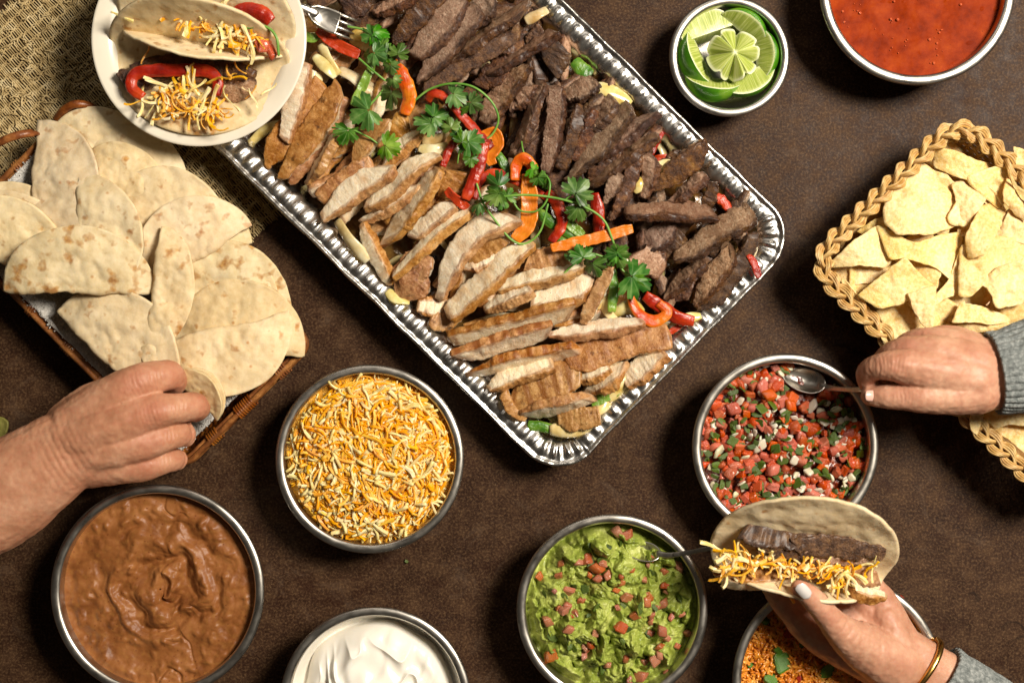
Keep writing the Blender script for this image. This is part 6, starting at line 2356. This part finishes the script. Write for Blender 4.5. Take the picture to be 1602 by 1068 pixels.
def sleeve(parent, path, rib_n, label=None, flat=0.85, cuff=0.35):
    """ribbed knit sleeve; path rows (px, py, z, radius px) from the cuff edge back"""
    q = np.array([[*P(x, y, z), L(r, z)] for x, y, z, r in path])
    n, m = 90, rib_n * 8
    c = crom(q, n)
    tt, s, u = frames(c[:, :3])
    a = np.linspace(0, 2 * np.pi, m, endpoint=False)
    rib = np.abs(np.sin(a * rib_n / 2)) ** 0.7
    t = np.linspace(0, 1, n)
    st = np.abs(np.sin(t * 150 * np.linalg.norm(np.diff(q[:, :3], axis=0), axis=1).sum() / 0.12))
    rad = c[:, 3][:, None] * (1 + 0.0 * t[:, None]) + 0.0020 * rib[None] + 0.0004 * st[:, None] + 0.0012 * fbm(np.stack([np.cos(a)[None] * 2 + t[:, None] * 0, np.sin(a)[None] * 2 + t[:, None] * 0, t[:, None] * 5 + a[None] * 0], -1), 2)
    rad[0] -= 0.0018
    V = c[:, None, :3] + rad[..., None] * (np.cos(a)[None, :, None] * s[:, None] + flat * np.sin(a)[None, :, None] * u[:, None])
    V0 = c[0, :3] + 0.004 * (c[3, :3] - c[0, :3]) / np.linalg.norm(c[3, :3] - c[0, :3]) + (rad[0][:, None] - 0.004) * (np.cos(a)[:, None] * s[0] + flat * np.sin(a)[:, None] * u[0])
    V = np.vstack([V0, V.reshape(-1, 3)])
    return put('sleeve', V, ringfaces(n + 1, m), M_KNIT, parent=parent, label=label)


def hand_left():
    root = thing('person', 'bare forearm and hand reaching in from the left to pick up a tortilla', 'person', tuple(P(130, 700, .10)))
    b = []
    chain(b, [(-110, 822, .108, 92), (0, 772, .110, 84), (55, 738, .114, 74), (100, 708, .117, 66), (132, 694, .118, 62)], flat=.72)
    chain(b, [(112, 664, .117, 38), (160, 632, .124, 36), (208, 602, .129, 31), (244, 590, .122, 25.5), (266, 588, .108, 24), (272, 600, .090, 20), (262, 612, .080, 15)])
    chain(b, [(110, 690, .120, 44), (170, 668, .130, 38), (232, 646, .132, 30), (275, 639, .124, 24), (304, 636, .108, 22.5), (308, 642, .092, 18), (296, 646, .082, 14)])
    chain(b, [(112, 712, .116, 42), (170, 700, .124, 36), (232, 690, .124, 28), (264, 681, .116, 23), (284, 678, .100, 21), (288, 682, .086, 17), (276, 682, .078, 13)])
    chain(b, [(114, 732, .108, 34), (170, 730, .114, 30), (226, 728, .113, 24.5), (256, 721, .105, 20.5), (274, 718, .092, 18.5), (277, 720, .08, 15), (268, 720, .074, 12)])
    chain(b, [(105, 660, .108, 34), (150, 628, .102, 32), (200, 608, .096, 25), (248, 612, .086, 18), (268, 618, .082, 14)])
    for x, y, z, r in ((214, 600, .136, 17), (236, 646, .1395, 17), (234, 690, .131, 15), (227, 728, .119, 13)):
        chain(b, [(x - 8, y + 2, z, r), (x + 8, y - 2, z - .001, r)])
    kn = [(214, 600, .142, 30, .8), (236, 646, .145, 30, .9), (234, 690, .138, 28, .8), (227, 728, .126, 26, .7), (270, 588, .115, 30, .9), (304, 636, .112, 26, .9), (284, 678, .105, 24, .8), (274, 718, .096, 22, .8), (130, 740, .12, 50, .3)]
    cr = [(246, 590, .14, 16, 1, -.1, .0009, .0032), (282, 638, .138, 15, 1, -.05, .0010, .003), (268, 681, .13, 14, 1, -.1, .0009, .003), (258, 721, .118, 13, 1, -.1, .0008, .003),
          (236, 646, .150, 26, 1, -.3, .0005, .0036), (214, 600, .148, 26, 1, -.4, .0005, .0036), (100, 716, .140, 42, 1, -.55, .0007, .006)]
    tn = [((125, 670, .13), (212, 602, .14), .0011, 8), ((125, 690, .135), (234, 646, .142), .0014, 8), ((128, 706, .13), (232, 690, .135), .0013, 8), ((130, 722, .12), (226, 728, .122), .0009, 8),
          ((140, 745, .12), (210, 690, .132), .0007, 6)]
    arm = build_body('arm', b, M_SKIN_A, root, kn, cr, tn, seed=1)


hand_left()


def hand_spoon():
    root = thing('person', 'hand in a grey sweater cuff holding the spoon over the tomato salsa', 'person', tuple(P(1480, 590, .11)))
    b = []
    chain(b, [(1690, 548, .118, 66), (1590, 580, .118, 60), (1545, 584, .118, 57), (1515, 584, .118, 56)], flat=.72)
    chain(b, [(1520, 590, .126, 44), (1460, 580, .134, 36), (1404, 572, .137, 26), (1374, 574, .130, 20.5), (1358, 583, .118, 18.5), (1358, 598, .109, 16), (1374, 606, .104, 13.5), (1392, 608, .101, 12)])
    chain(b, [(1520, 576, .122, 46), (1466, 560, .128, 36), (1418, 548, .124, 23), (1390, 556, .112, 18), (1376, 572, .098, 15.5), (1386, 590, .088, 13)])
    chain(b, [(1520, 566, .114, 44), (1474, 544, .114, 34), (1440, 532, .110, 20), (1414, 540, .096, 16), (1402, 560, .082, 14), (1412, 580, .074, 12)])
    chain(b, [(1520, 558, .104, 40), (1488, 534, .100, 28), (1466, 525, .096, 16), (1438, 536, .084, 14), (1428, 556, .072, 12), (1436, 572, .066, 11)])
    chain(b, [(1525, 608, .124, 42), (1480, 616, .130, 33), (1440, 620, .132, 26), (1412, 621, .130, 21), (1385, 621, .125, 19), (1362, 619, .118, 15.5)])
    chain(b, [(1500, 590, .118, 46), (1450, 590, .120, 34), (1420, 590, .114, 22)])
    chain(b, [(1398, 568, .141, 17), (1410, 570, .141, 17)])
    kn = [(1402, 568, .152, 28, .5), (1418, 546, .135, 24, .8), (1440, 530, .118, 22, .7), (1466, 524, .102, 20, .6), (1358, 582, .12, 20, .9), (1412, 620, .14, 26, .6), (1366, 618, .122, 20, .5), (1540, 590, .13, 60, .4)]
    cr = [(1380, 572, .142, 14, 1, 0, .0006, .0028), (1412, 620, .148, 15, 1, 0, .0008, .003), (1402, 568, .155, 24, 1, .2, .0004, .0034)]
    tn = [((1515, 582, .145), (1405, 569, .150), .0009, 8), ((1515, 568, .14), (1422, 546, .138), .0010, 8), ((1510, 558, .13), (1444, 530, .122), .0009, 7)]
    arm = build_body('arm', b, M_SKIN_B, root, kn, cr, tn, seed=2, voxel=.0012)
    nail(arm, 1364, 619, .1295, 21, 17, 178, (0, -14), M_NAIL)
    sleeve(root, [(1552, 584, .118, 61), (1590, 578, .118, 66), (1650, 562, .118, 72), (1720, 548, .118, 76)], 34)


hand_spoon()


def hand_taco():
    root = thing('person', 'hand with pale nail polish and gold bracelet holding a taco from below', 'person', tuple(P(1350, 1000, .12)))
    b = []
    chain(b, [(1590, 1160, 0.067, 66), (1490, 1086, 0.071, 58), (1440, 1050, 0.075, 52), (1405, 1030, 0.077, 52)], flat=.68)
    chain(b, [(1400, 1040, 0.081, 46), (1350, 1010, 0.097, 38), (1322, 992, 0.111, 29), (1302, 972, 0.121, 22), (1284, 950, 0.129, 19.5), (1266, 932, 0.135, 18), (1251, 920, 0.139, 14)])
    chain(b, [(1400, 1045, 0.069, 44), (1340, 1020, 0.069, 36), (1280, 994, 0.071, 28), (1236, 952, 0.073, 22), (1206, 912, 0.079, 18), (1196, 880, 0.085, 14)])
    chain(b, [(1405, 1035, 0.067, 46), (1350, 990, 0.067, 38), (1300, 950, 0.067, 28), (1262, 905, 0.071, 21), (1244, 870, 0.077, 16)])
    chain(b, [(1415, 1030, 0.067, 44), (1372, 980, 0.067, 36), (1340, 930, 0.067, 27), (1306, 890, 0.071, 20), (1290, 860, 0.077, 15)])
    chain(b, [(1420, 1035, 0.071, 38), (1398, 985, 0.073, 31), (1378, 940, 0.073, 25), (1350, 900, 0.075, 18), (1336, 870, 0.079, 14)])
    chain(b, [(1418, 1040, 0.079, 30), (1402, 1005, 0.083, 27), (1384, 965, 0.081, 22)])
    kn = [(1302, 970, 0.145, 26, .6), (1252, 922, 0.145, 22, .7), (1330, 995, 0.145, 30, .4), (1370, 950, 0.095, 40, .5), (1236, 952, 0.085, 30, .5), (1410, 1020, 0.105, 40, .3)]
    cr = [(1296, 964, 0.151, 16, -.6, -.8, .0009, .0034), (1335, 985, 0.130, 26, .7, .6, .0010, .008), (1360, 990, 0.105, 34, .9, .2, .0012, .011)]
    tn = [((1340, 1010, .135), (1298, 966, .145), .0006, 7)]
    arm = build_body('arm', b, M_SKIN_B, root, kn, cr, tn, seed=3, voxel=.0012)
    nail(arm, 1257, 925, .1535, 28, 19, 132, (-12, -6), M_NAIL_G)
    # bracelet
    c = P(1436, 1046, .075)
    d = P(1490, 1086, .071) - c
    d /= np.linalg.norm(d)
    s = np.cross(d, [0, 0, 1])
    s /= np.linalg.norm(s)
    u = np.cross(s, d)
    a = np.linspace(0, 2 * np.pi, 60, endpoint=False)
    r = L(55, .075)
    V, F = tube(c + r * (np.cos(a)[:, None] * s + .70 * np.sin(a)[:, None] * u), .0032, 8, closed=True, flat=1.0)
    put('bracelet', V, F, M_GOLD, parent=root)
    sleeve(root, [(1462, 1062, 0.073, 58), (1500, 1092, 0.071, 63), (1550, 1130, 0.069, 68), (1610, 1175, 0.067, 72)], 34, flat=.78)


hand_taco()
# ------------------------------------------------------------------ leave out buried pieces that nothing of the photo shows
BURIED = {
    'onion_strip': [1, 2, 4, 5, 7, 9, 10, 11, 13, 14, 15, 16, 17, 18, 19, 22, 23, 25, 26, 28, 29, 31, 32, 33, 34, 35, 36, 37, 41, 44, 45, 46, 47, 48, 50, 52, 53, 55, 57, 58, 59, 60, 61, 63, 64, 65, 66, 67, 69, 70, 71, 73, 74, 76, 77, 79, 81, 82, 83, 85, 86, 88, 89, 90, 91, 92, 96, 97, 99],
    'chicken_slice': [1, 2, 5, 6, 7, 12, 13, 14, 19, 21, 31, 33, 34, 35, 41, 45, 54, 55, 60, 65, 67],
    'steak_slice': [1, 5, 7, 14, 16, 17, 22, 24, 26, 29, 30, 34, 35, 38, 40, 41, 43, 46, 47, 52, 58, 62, 64, 66, 69, 78, 79, 82, 86, 87, 88],
    'tortilla_chip': [6, 22, 23, 28, 34, 35, 37, 38, 39, 40, 41, 42, 43, 44, 45, 46, 48, 49, 51, 52, 53, 55, 57, 58, 59, 60, 62, 63, 64, 65, 66, 68, 69, 70, 71, 72, 73, 75, 76, 77, 82, 83, 84, 86, 87, 88, 89, 90, 91, 93, 94, 95, 96, 97, 98, 99, 101, 102, 103, 105, 107, 108, 109, 112, 114, 116, 117, 118, 120, 122, 123, 125],
    'tomato_dice': [7, 9, 11, 14, 22, 25, 37, 45, 46, 53, 55, 66, 67, 71, 86, 92, 109, 116, 121, 122, 128, 134, 137, 139, 144, 145, 147, 157, 159, 161, 162, 163, 165, 168, 174, 185, 186, 187, 191, 192, 196, 200, 205, 207, 210, 224, 233, 234, 235, 243, 246, 253, 254, 256, 260, 261, 275, 285, 286, 291, 296, 299, 346],
    'onion_dice': [1, 2, 3, 5, 11, 15, 16, 17, 31, 34, 35, 36, 40, 48, 55, 56, 57, 62, 67, 71, 72, 73, 75, 76, 79, 82, 86, 88, 93, 94, 97, 99, 105, 111, 115, 116, 117, 119, 126, 128, 129, 131, 132, 133, 134, 135, 138, 140, 141, 142, 143, 144, 146],
    'herb_flake': [0, 2, 5, 21, 22, 31, 32, 38, 40, 44, 47, 49, 52, 59, 60, 64, 66, 70, 71, 78, 94, 96, 102, 105, 111, 119, 122, 124, 133, 145, 157, 161, 168, 171, 172, 173, 177, 180, 191, 193, 197, 198, 204, 205, 213, 217, 219, 224, 226],
    'cheddar_shred': [2, 5, 7, 30, 35, 43, 44, 63, 81, 85, 87, 131, 133, 139, 140, 147, 152, 156, 159, 160, 164, 167, 169, 171, 178, 186, 196, 198, 220, 225, 233, 238, 239, 244, 248, 255, 257, 258, 260, 262, 264, 267, 268, 269, 275, 276, 278, 284, 287, 291, 303, 308, 318, 330, 364, 372, 374, 376, 380, 382, 383, 384, 386, 387, 389, 393, 395, 400, 402, 403, 406, 409, 425, 426, 428, 429, 430, 431, 432, 435, 459, 475, 489, 491, 497],
    'white_shred': [7, 10, 15, 20, 35, 43, 47, 49, 56, 101, 107, 117, 120, 121, 123, 137, 151, 160, 161, 165, 166, 169, 174, 175, 184, 186, 237, 239, 240, 243, 244, 245, 247, 249, 250, 252, 253, 258, 260, 261, 263, 269, 270, 272, 275, 276, 277, 281, 284, 286, 287, 290, 295, 307, 327, 340],
    'pepper_strip': [28],
}
bpy.data.batch_remove([o for o in (bpy.data.objects.get(b if k == 0 else '%s.%03d' % (b, k)) for b, ks in BURIED.items() for k in ks) if o])
# the pieces that do peep out, told apart by the slice they lie beside
PEEPING = {
    'onion_strip': 'soft onion strip peeking out below the white onion arc between the steak slices',
    'onion_strip.003': 'soft onion strip peeking out above the yellow onion slice against the left wall',
    'onion_strip.006': 'soft onion strip peeking out right of the yellow onion slice against the left wall',
    'onion_strip.008': 'soft onion strip peeking out right of the brownish onion petal under the right cilantro',
    'onion_strip.012': 'soft onion strip peeking out above the white onion strip left of the pepper ring',
    'onion_strip.020': 'soft onion strip peeking out left of the brownish onion petal under the right cilantro',
    'onion_strip.021': 'soft onion strip peeking out left of the pale onion bit under the steak strip',
    'onion_strip.024': 'soft onion strip peeking out below the second glossy onion curl beside the chicken',
    'onion_strip.027': 'soft onion strip peeking out above the white onion arc between the steak slices',
    'onion_strip.030': 'soft onion strip peeking out above the ivory onion strip crossing beside the plate',
    'onion_strip.038': 'soft onion strip peeking out below the wide onion petal right of the shiny green strip',
    'onion_strip.039': 'soft onion strip peeking out left of the large translucent onion piece under the top cilantro',
    'onion_strip.040': 'soft onion strip peeking out above the long yellow onion strip by the left wall',
    'onion_strip.042': 'soft onion strip peeking out left of the short onion chunk between plate and chicken',
    'onion_strip.043': 'soft onion strip peeking out right of the white onion arc between the steak slices',
    'onion_strip.049': 'soft onion strip peeking out above the short onion chunk between plate and chicken',
    'onion_strip.051': 'soft onion strip peeking out below the large translucent onion piece under the top cilantro',
    'onion_strip.054': 'soft onion strip peeking out right of the second glossy onion curl beside the chicken',
    'onion_strip.056': 'soft onion strip peeking out right of the long yellow onion strip by the left wall',
    'onion_strip.062': 'soft onion strip peeking out right of the glossy onion curl left of the red pepper',
    'onion_strip.068': 'soft onion strip peeking out above the pale onion bit under the steak strip',
    'onion_strip.072': 'soft onion strip peeking out below the thick pale onion wedge at the upper right wall',
    'onion_strip.075': 'soft onion strip peeking out left of the half ring of onion on the right wall',
    'onion_strip.078': 'soft onion strip peeking out left of the small onion scrap by the front right rim',
    'onion_strip.080': 'soft onion strip peeking out left of the curved pale onion strip at the front corner',
    'onion_strip.084': 'soft onion strip peeking out left of the tiny white onion sliver at the right corner',
    'onion_strip.087': 'soft onion strip peeking out above the yellowish onion piece behind the front corner',
    'onion_strip.093': 'soft onion strip peeking out above the small onion scrap by the front right rim',
    'onion_strip.094': 'soft onion strip peeking out left of the yellowish onion piece behind the front corner',
    'onion_strip.095': 'soft onion strip peeking out left of the onion strip beneath the chicken stub',
    'onion_strip.098': 'soft onion strip peeking out right of the white onion strip left of the pepper ring',
    'chicken_slice': 'browned chicken piece peeking out below the narrow browned chicken slice below the large cilantro leaf',
    'chicken_slice.003': 'browned chicken piece peeking out above the dark charred chicken nub under the orange pepper',
    'chicken_slice.004': 'browned chicken piece peeking out above the third grill-marked long slice with deep brown bars',
    'chicken_slice.008': 'browned chicken piece peeking out above the second grill-marked long slice with a charred left end',
    'chicken_slice.009': 'browned chicken piece peeking out above the speckled chicken piece just below the long orange pepper',
    'chicken_slice.010': 'browned chicken piece peeking out below the short chicken piece right of the flat cilantro leaf',
    'chicken_slice.011': 'browned chicken piece peeking out above the narrow browned chicken slice below the large cilantro leaf',
    'chicken_slice.015': 'browned chicken piece peeking out below the thin wavy chicken slice lying edge-on with brown edges',
    'chicken_slice.016': 'browned chicken piece peeking out below the stringy chicken slice charred at its left tip',
    'chicken_slice.017': 'browned chicken piece peeking out below the dark charred chicken nub under the orange pepper',
    'chicken_slice.018': 'browned chicken piece peeking out above the second golden skinned chicken slice beside the broad one',
    'chicken_slice.020': 'browned chicken piece peeking out below the slim pale chicken slice above the split pale slice',
    'chicken_slice.023': 'browned chicken piece peeking out above the pale chicken nub beside the two red pepper strips',
    'chicken_slice.024': 'browned chicken piece peeking out below the small browned chicken piece between two cilantro leaves',
    'chicken_slice.025': 'browned chicken piece peeking out left of the upright pinkish chicken slice with speckled skin side',
    'chicken_slice.026': 'browned chicken piece peeking out below the upright pinkish chicken slice with speckled skin side',
    'chicken_slice.027': 'browned chicken piece peeking out left of the stringy chicken slice charred at its left tip',
    'chicken_slice.028': 'browned chicken piece peeking out above the stringy chicken slice charred at its left tip',
    'chicken_slice.029': 'browned chicken piece peeking out right of the dark charred chicken nub under the orange pepper',
    'chicken_slice.032': 'browned chicken piece peeking out above the small round-ended chicken piece at the left pan wall',
    'chicken_slice.036': 'browned chicken piece peeking out right of the upright pinkish chicken slice with speckled skin side',
    'chicken_slice.037': 'browned chicken piece peeking out above the small browned chicken piece between two cilantro leaves',
    'chicken_slice.038': 'browned chicken piece peeking out left of the dark charred chicken nub under the orange pepper',
    'chicken_slice.039': 'browned chicken piece peeking out above the widest grill-barred chicken slice near the front corner',
    'chicken_slice.040': 'browned chicken piece peeking out above the pale chicken slice tucked between two larger pale slices',
    'chicken_slice.042': 'browned chicken piece peeking out right of the stringy chicken slice charred at its left tip',
    'chicken_slice.043': 'browned chicken piece peeking out below the thin brown strip of chicken standing across the middle',
    'chicken_slice.044': 'browned chicken piece peeking out left of the small browned chicken piece between two cilantro leaves',
    'chicken_slice.046': 'browned chicken piece peeking out above the long chicken slice pointing at the right pan wall',
    'chicken_slice.049': 'browned chicken piece peeking out above the top grill-marked slice of the four long lower slices',
    'chicken_slice.051': 'browned chicken piece peeking out above the short pale chicken piece under the long ridged slice',
    'chicken_slice.057': 'browned chicken piece peeking out below the pale chicken nub beside the two red pepper strips',
    'chicken_slice.058': 'browned chicken piece peeking out below the grill-striped chicken slice behind the first large pale slice',
    'chicken_slice.059': 'browned chicken piece peeking out below the speckled chicken piece just below the long orange pepper',
    'chicken_slice.061': 'browned chicken piece peeking out above the grill-striped chicken slice behind the first large pale slice',
    'chicken_slice.063': 'browned chicken piece peeking out below the pale chicken slice tucked between two larger pale slices',
    'chicken_slice.066': 'browned chicken piece peeking out above the small dark chicken scrap below the longest pale slice',
    'chicken_slice.069': 'browned chicken piece peeking out above the upright pinkish chicken slice with speckled skin side',
    'steak_slice': 'dark steak piece peeking out right of the blackened steak piece between two paler slices',
    'steak_slice.002': 'dark steak piece peeking out right of the brown steak slice just under the level slice',
    'steak_slice.003': 'dark steak piece peeking out left of the fatty steak chunk with a pale square end',
    'steak_slice.004': 'dark steak piece peeking out right of the steak strip next to the white onion arc',
    'steak_slice.006': 'dark steak piece peeking out left of the brown steak slice just under the level slice',
    'steak_slice.008': 'dark steak piece peeking out left of the knobbly dark steak chunk above the cilantro loop',
    'steak_slice.009': 'dark steak piece peeking out above the steak chunk touching the tip of the fork',
    'steak_slice.012': 'dark steak piece peeking out above the slender pinkish steak slice standing upright in the middle',
    'steak_slice.013': 'dark steak piece peeking out left of the shadowed steak slice above the orange pepper curl',
    'steak_slice.015': 'dark steak piece peeking out below the black-edged thin steak slice right of the upright one',
    'steak_slice.018': 'dark steak piece peeking out above the olive grey steak slab with peppery surface',
    'steak_slice.020': 'dark steak piece peeking out left of the blackened steak piece between two paler slices',
    'steak_slice.021': 'dark steak piece peeking out above the fatty steak chunk with a pale square end',
    'steak_slice.023': 'dark steak piece peeking out below the large steak slice with a bubbled dark right side',
    'steak_slice.025': 'dark steak piece peeking out above the black-edged thin steak slice right of the upright one',
    'steak_slice.027': 'dark steak piece peeking out above the blackened steak piece between two paler slices',
    'steak_slice.031': 'dark steak piece peeking out below the steak chunk touching the tip of the fork',
    'steak_slice.032': 'dark steak piece peeking out below the small dark steak cube with a yellow fat edge',
    'steak_slice.033': 'dark steak piece peeking out above the small dark steak cube with a yellow fat edge',
    'steak_slice.036': 'dark steak piece peeking out left of the steak chunk touching the tip of the fork',
    'steak_slice.037': 'dark steak piece peeking out below the small blackened steak end beside the red pepper bit',
    'steak_slice.039': 'dark steak piece peeking out above the outermost curved steak slice hugging the right wall',
    'steak_slice.042': 'dark steak piece peeking out below the short steak piece left of the slender upright slice',
    'steak_slice.044': 'dark steak piece peeking out left of the steak strip next to the white onion arc',
    'steak_slice.050': 'dark steak piece peeking out above the dark broad steak slice near the front right wall',
    'steak_slice.053': 'dark steak piece peeking out above the steak strip next to the white onion arc',
    'steak_slice.054': 'dark steak piece peeking out above the brown steak slice just under the level slice',
    'steak_slice.055': 'dark steak piece peeking out above the second black-edged thin steak slice',
    'steak_slice.056': 'dark steak piece peeking out left of the olive grey steak slab with peppery surface',
    'steak_slice.057': 'dark steak piece peeking out right of the steak chunk touching the tip of the fork',
    'steak_slice.059': 'dark steak piece peeking out right of the grey brown steak slice inside the cilantro loop',
    'steak_slice.060': 'dark steak piece peeking out left of the grey brown steak slice inside the cilantro loop',
    'steak_slice.061': 'dark steak piece peeking out below the reddish brown steak cube near the upper right wall',
    'steak_slice.063': 'dark steak piece peeking out below the grey brown steak slice inside the cilantro loop',
    'steak_slice.065': 'dark steak piece peeking out below the blackened steak piece between two paler slices',
    'steak_slice.067': 'dark steak piece peeking out right of the fatty steak chunk with a pale square end',
    'steak_slice.068': 'dark steak piece peeking out below the long grey steak slice beside the broad grey one',
    'steak_slice.071': 'dark steak piece peeking out below the hidden brown steak slice between the long brown slices',
    'steak_slice.072': 'dark steak piece peeking out above the short steak piece left of the slender upright slice',
    'steak_slice.076': 'dark steak piece peeking out above the large steak slice with a bubbled dark right side',
    'steak_slice.077': 'dark steak piece peeking out below the pinkish cut steak slice aimed at the right corner',
    'steak_slice.083': 'dark steak piece peeking out below the second black-edged thin steak slice',
    'steak_slice.089': 'dark steak piece peeking out below the knobbly dark steak chunk above the cilantro loop',
    'steak_slice.093': 'dark steak piece peeking out left of the steak piece lying behind the white onion arc',
    'tortilla_chip.036': 'half buried chip peeking out below the wide flat chip across the centre right',
    'tortilla_chip.047': 'half buried chip peeking out above the long curved chip at the top of the basket',
    'tortilla_chip.050': 'half buried chip peeking out below the little chip wedge under the smooth narrow one',
    'tortilla_chip.054': 'half buried chip peeking out right of the low chip right beside the knuckles',
    'tortilla_chip.056': 'half buried chip peeking out below the chip half hidden behind the long curved one',
    'tortilla_chip.061': 'half buried chip peeking out below the reddish shaded chip deep in the middle gap',
    'tortilla_chip.067': 'half buried chip peeking out below the smooth narrow chip right of the big rounded chip',
    'tortilla_chip.074': 'half buried chip peeking out left of the reddish shaded chip deep in the middle gap',
    'tortilla_chip.078': 'half buried chip peeking out above the low chip right beside the knuckles',
    'tortilla_chip.079': 'half buried chip peeking out left of the shaded chip behind the smooth narrow one',
    'tortilla_chip.080': 'half buried chip peeking out above the chip tucked between the knuckles and the sleeve',
    'tortilla_chip.081': 'half buried chip peeking out left of the shadowed chip beneath the broad folded one',
    'tortilla_chip.085': 'half buried chip peeking out right of the chip half hidden behind the long curved one',
    'tortilla_chip.092': 'half buried chip peeking out right of the little chip wedge under the smooth narrow one',
    'tortilla_chip.100': 'half buried chip peeking out above the chip half hidden behind the long curved one',
    'tortilla_chip.104': 'half buried chip peeking out above the reddish shaded chip deep in the middle gap',
    'tortilla_chip.106': 'half buried chip peeking out right of the shaded chip behind the smooth narrow one',
    'tortilla_chip.110': 'half buried chip peeking out right of the pointed pale chip hanging down over the middle',
    'tortilla_chip.111': 'half buried chip peeking out left of the broad folded chip below the big rounded chip',
    'tortilla_chip.113': 'half buried chip peeking out above the shaded chip behind the smooth narrow one',
    'tortilla_chip.115': 'half buried chip peeking out right of the chip tucked between the knuckles and the sleeve',
    'tortilla_chip.119': 'half buried chip peeking out right of the chip seen edge-on in the middle gap',
    'tortilla_chip.121': 'half buried chip peeking out right of the tiny broken chip piece near the left braid',
    'tortilla_chip.124': 'half buried chip peeking out below the shadowed chip under the domed one at left',
    'tortilla_chip.126': 'half buried chip peeking out below the speckled chip with notched edge by the sweater sleeve',
}
for n, lab in PEEPING.items():
    o = bpy.data.objects.get(n)
    if o:
        o['label'] = lab
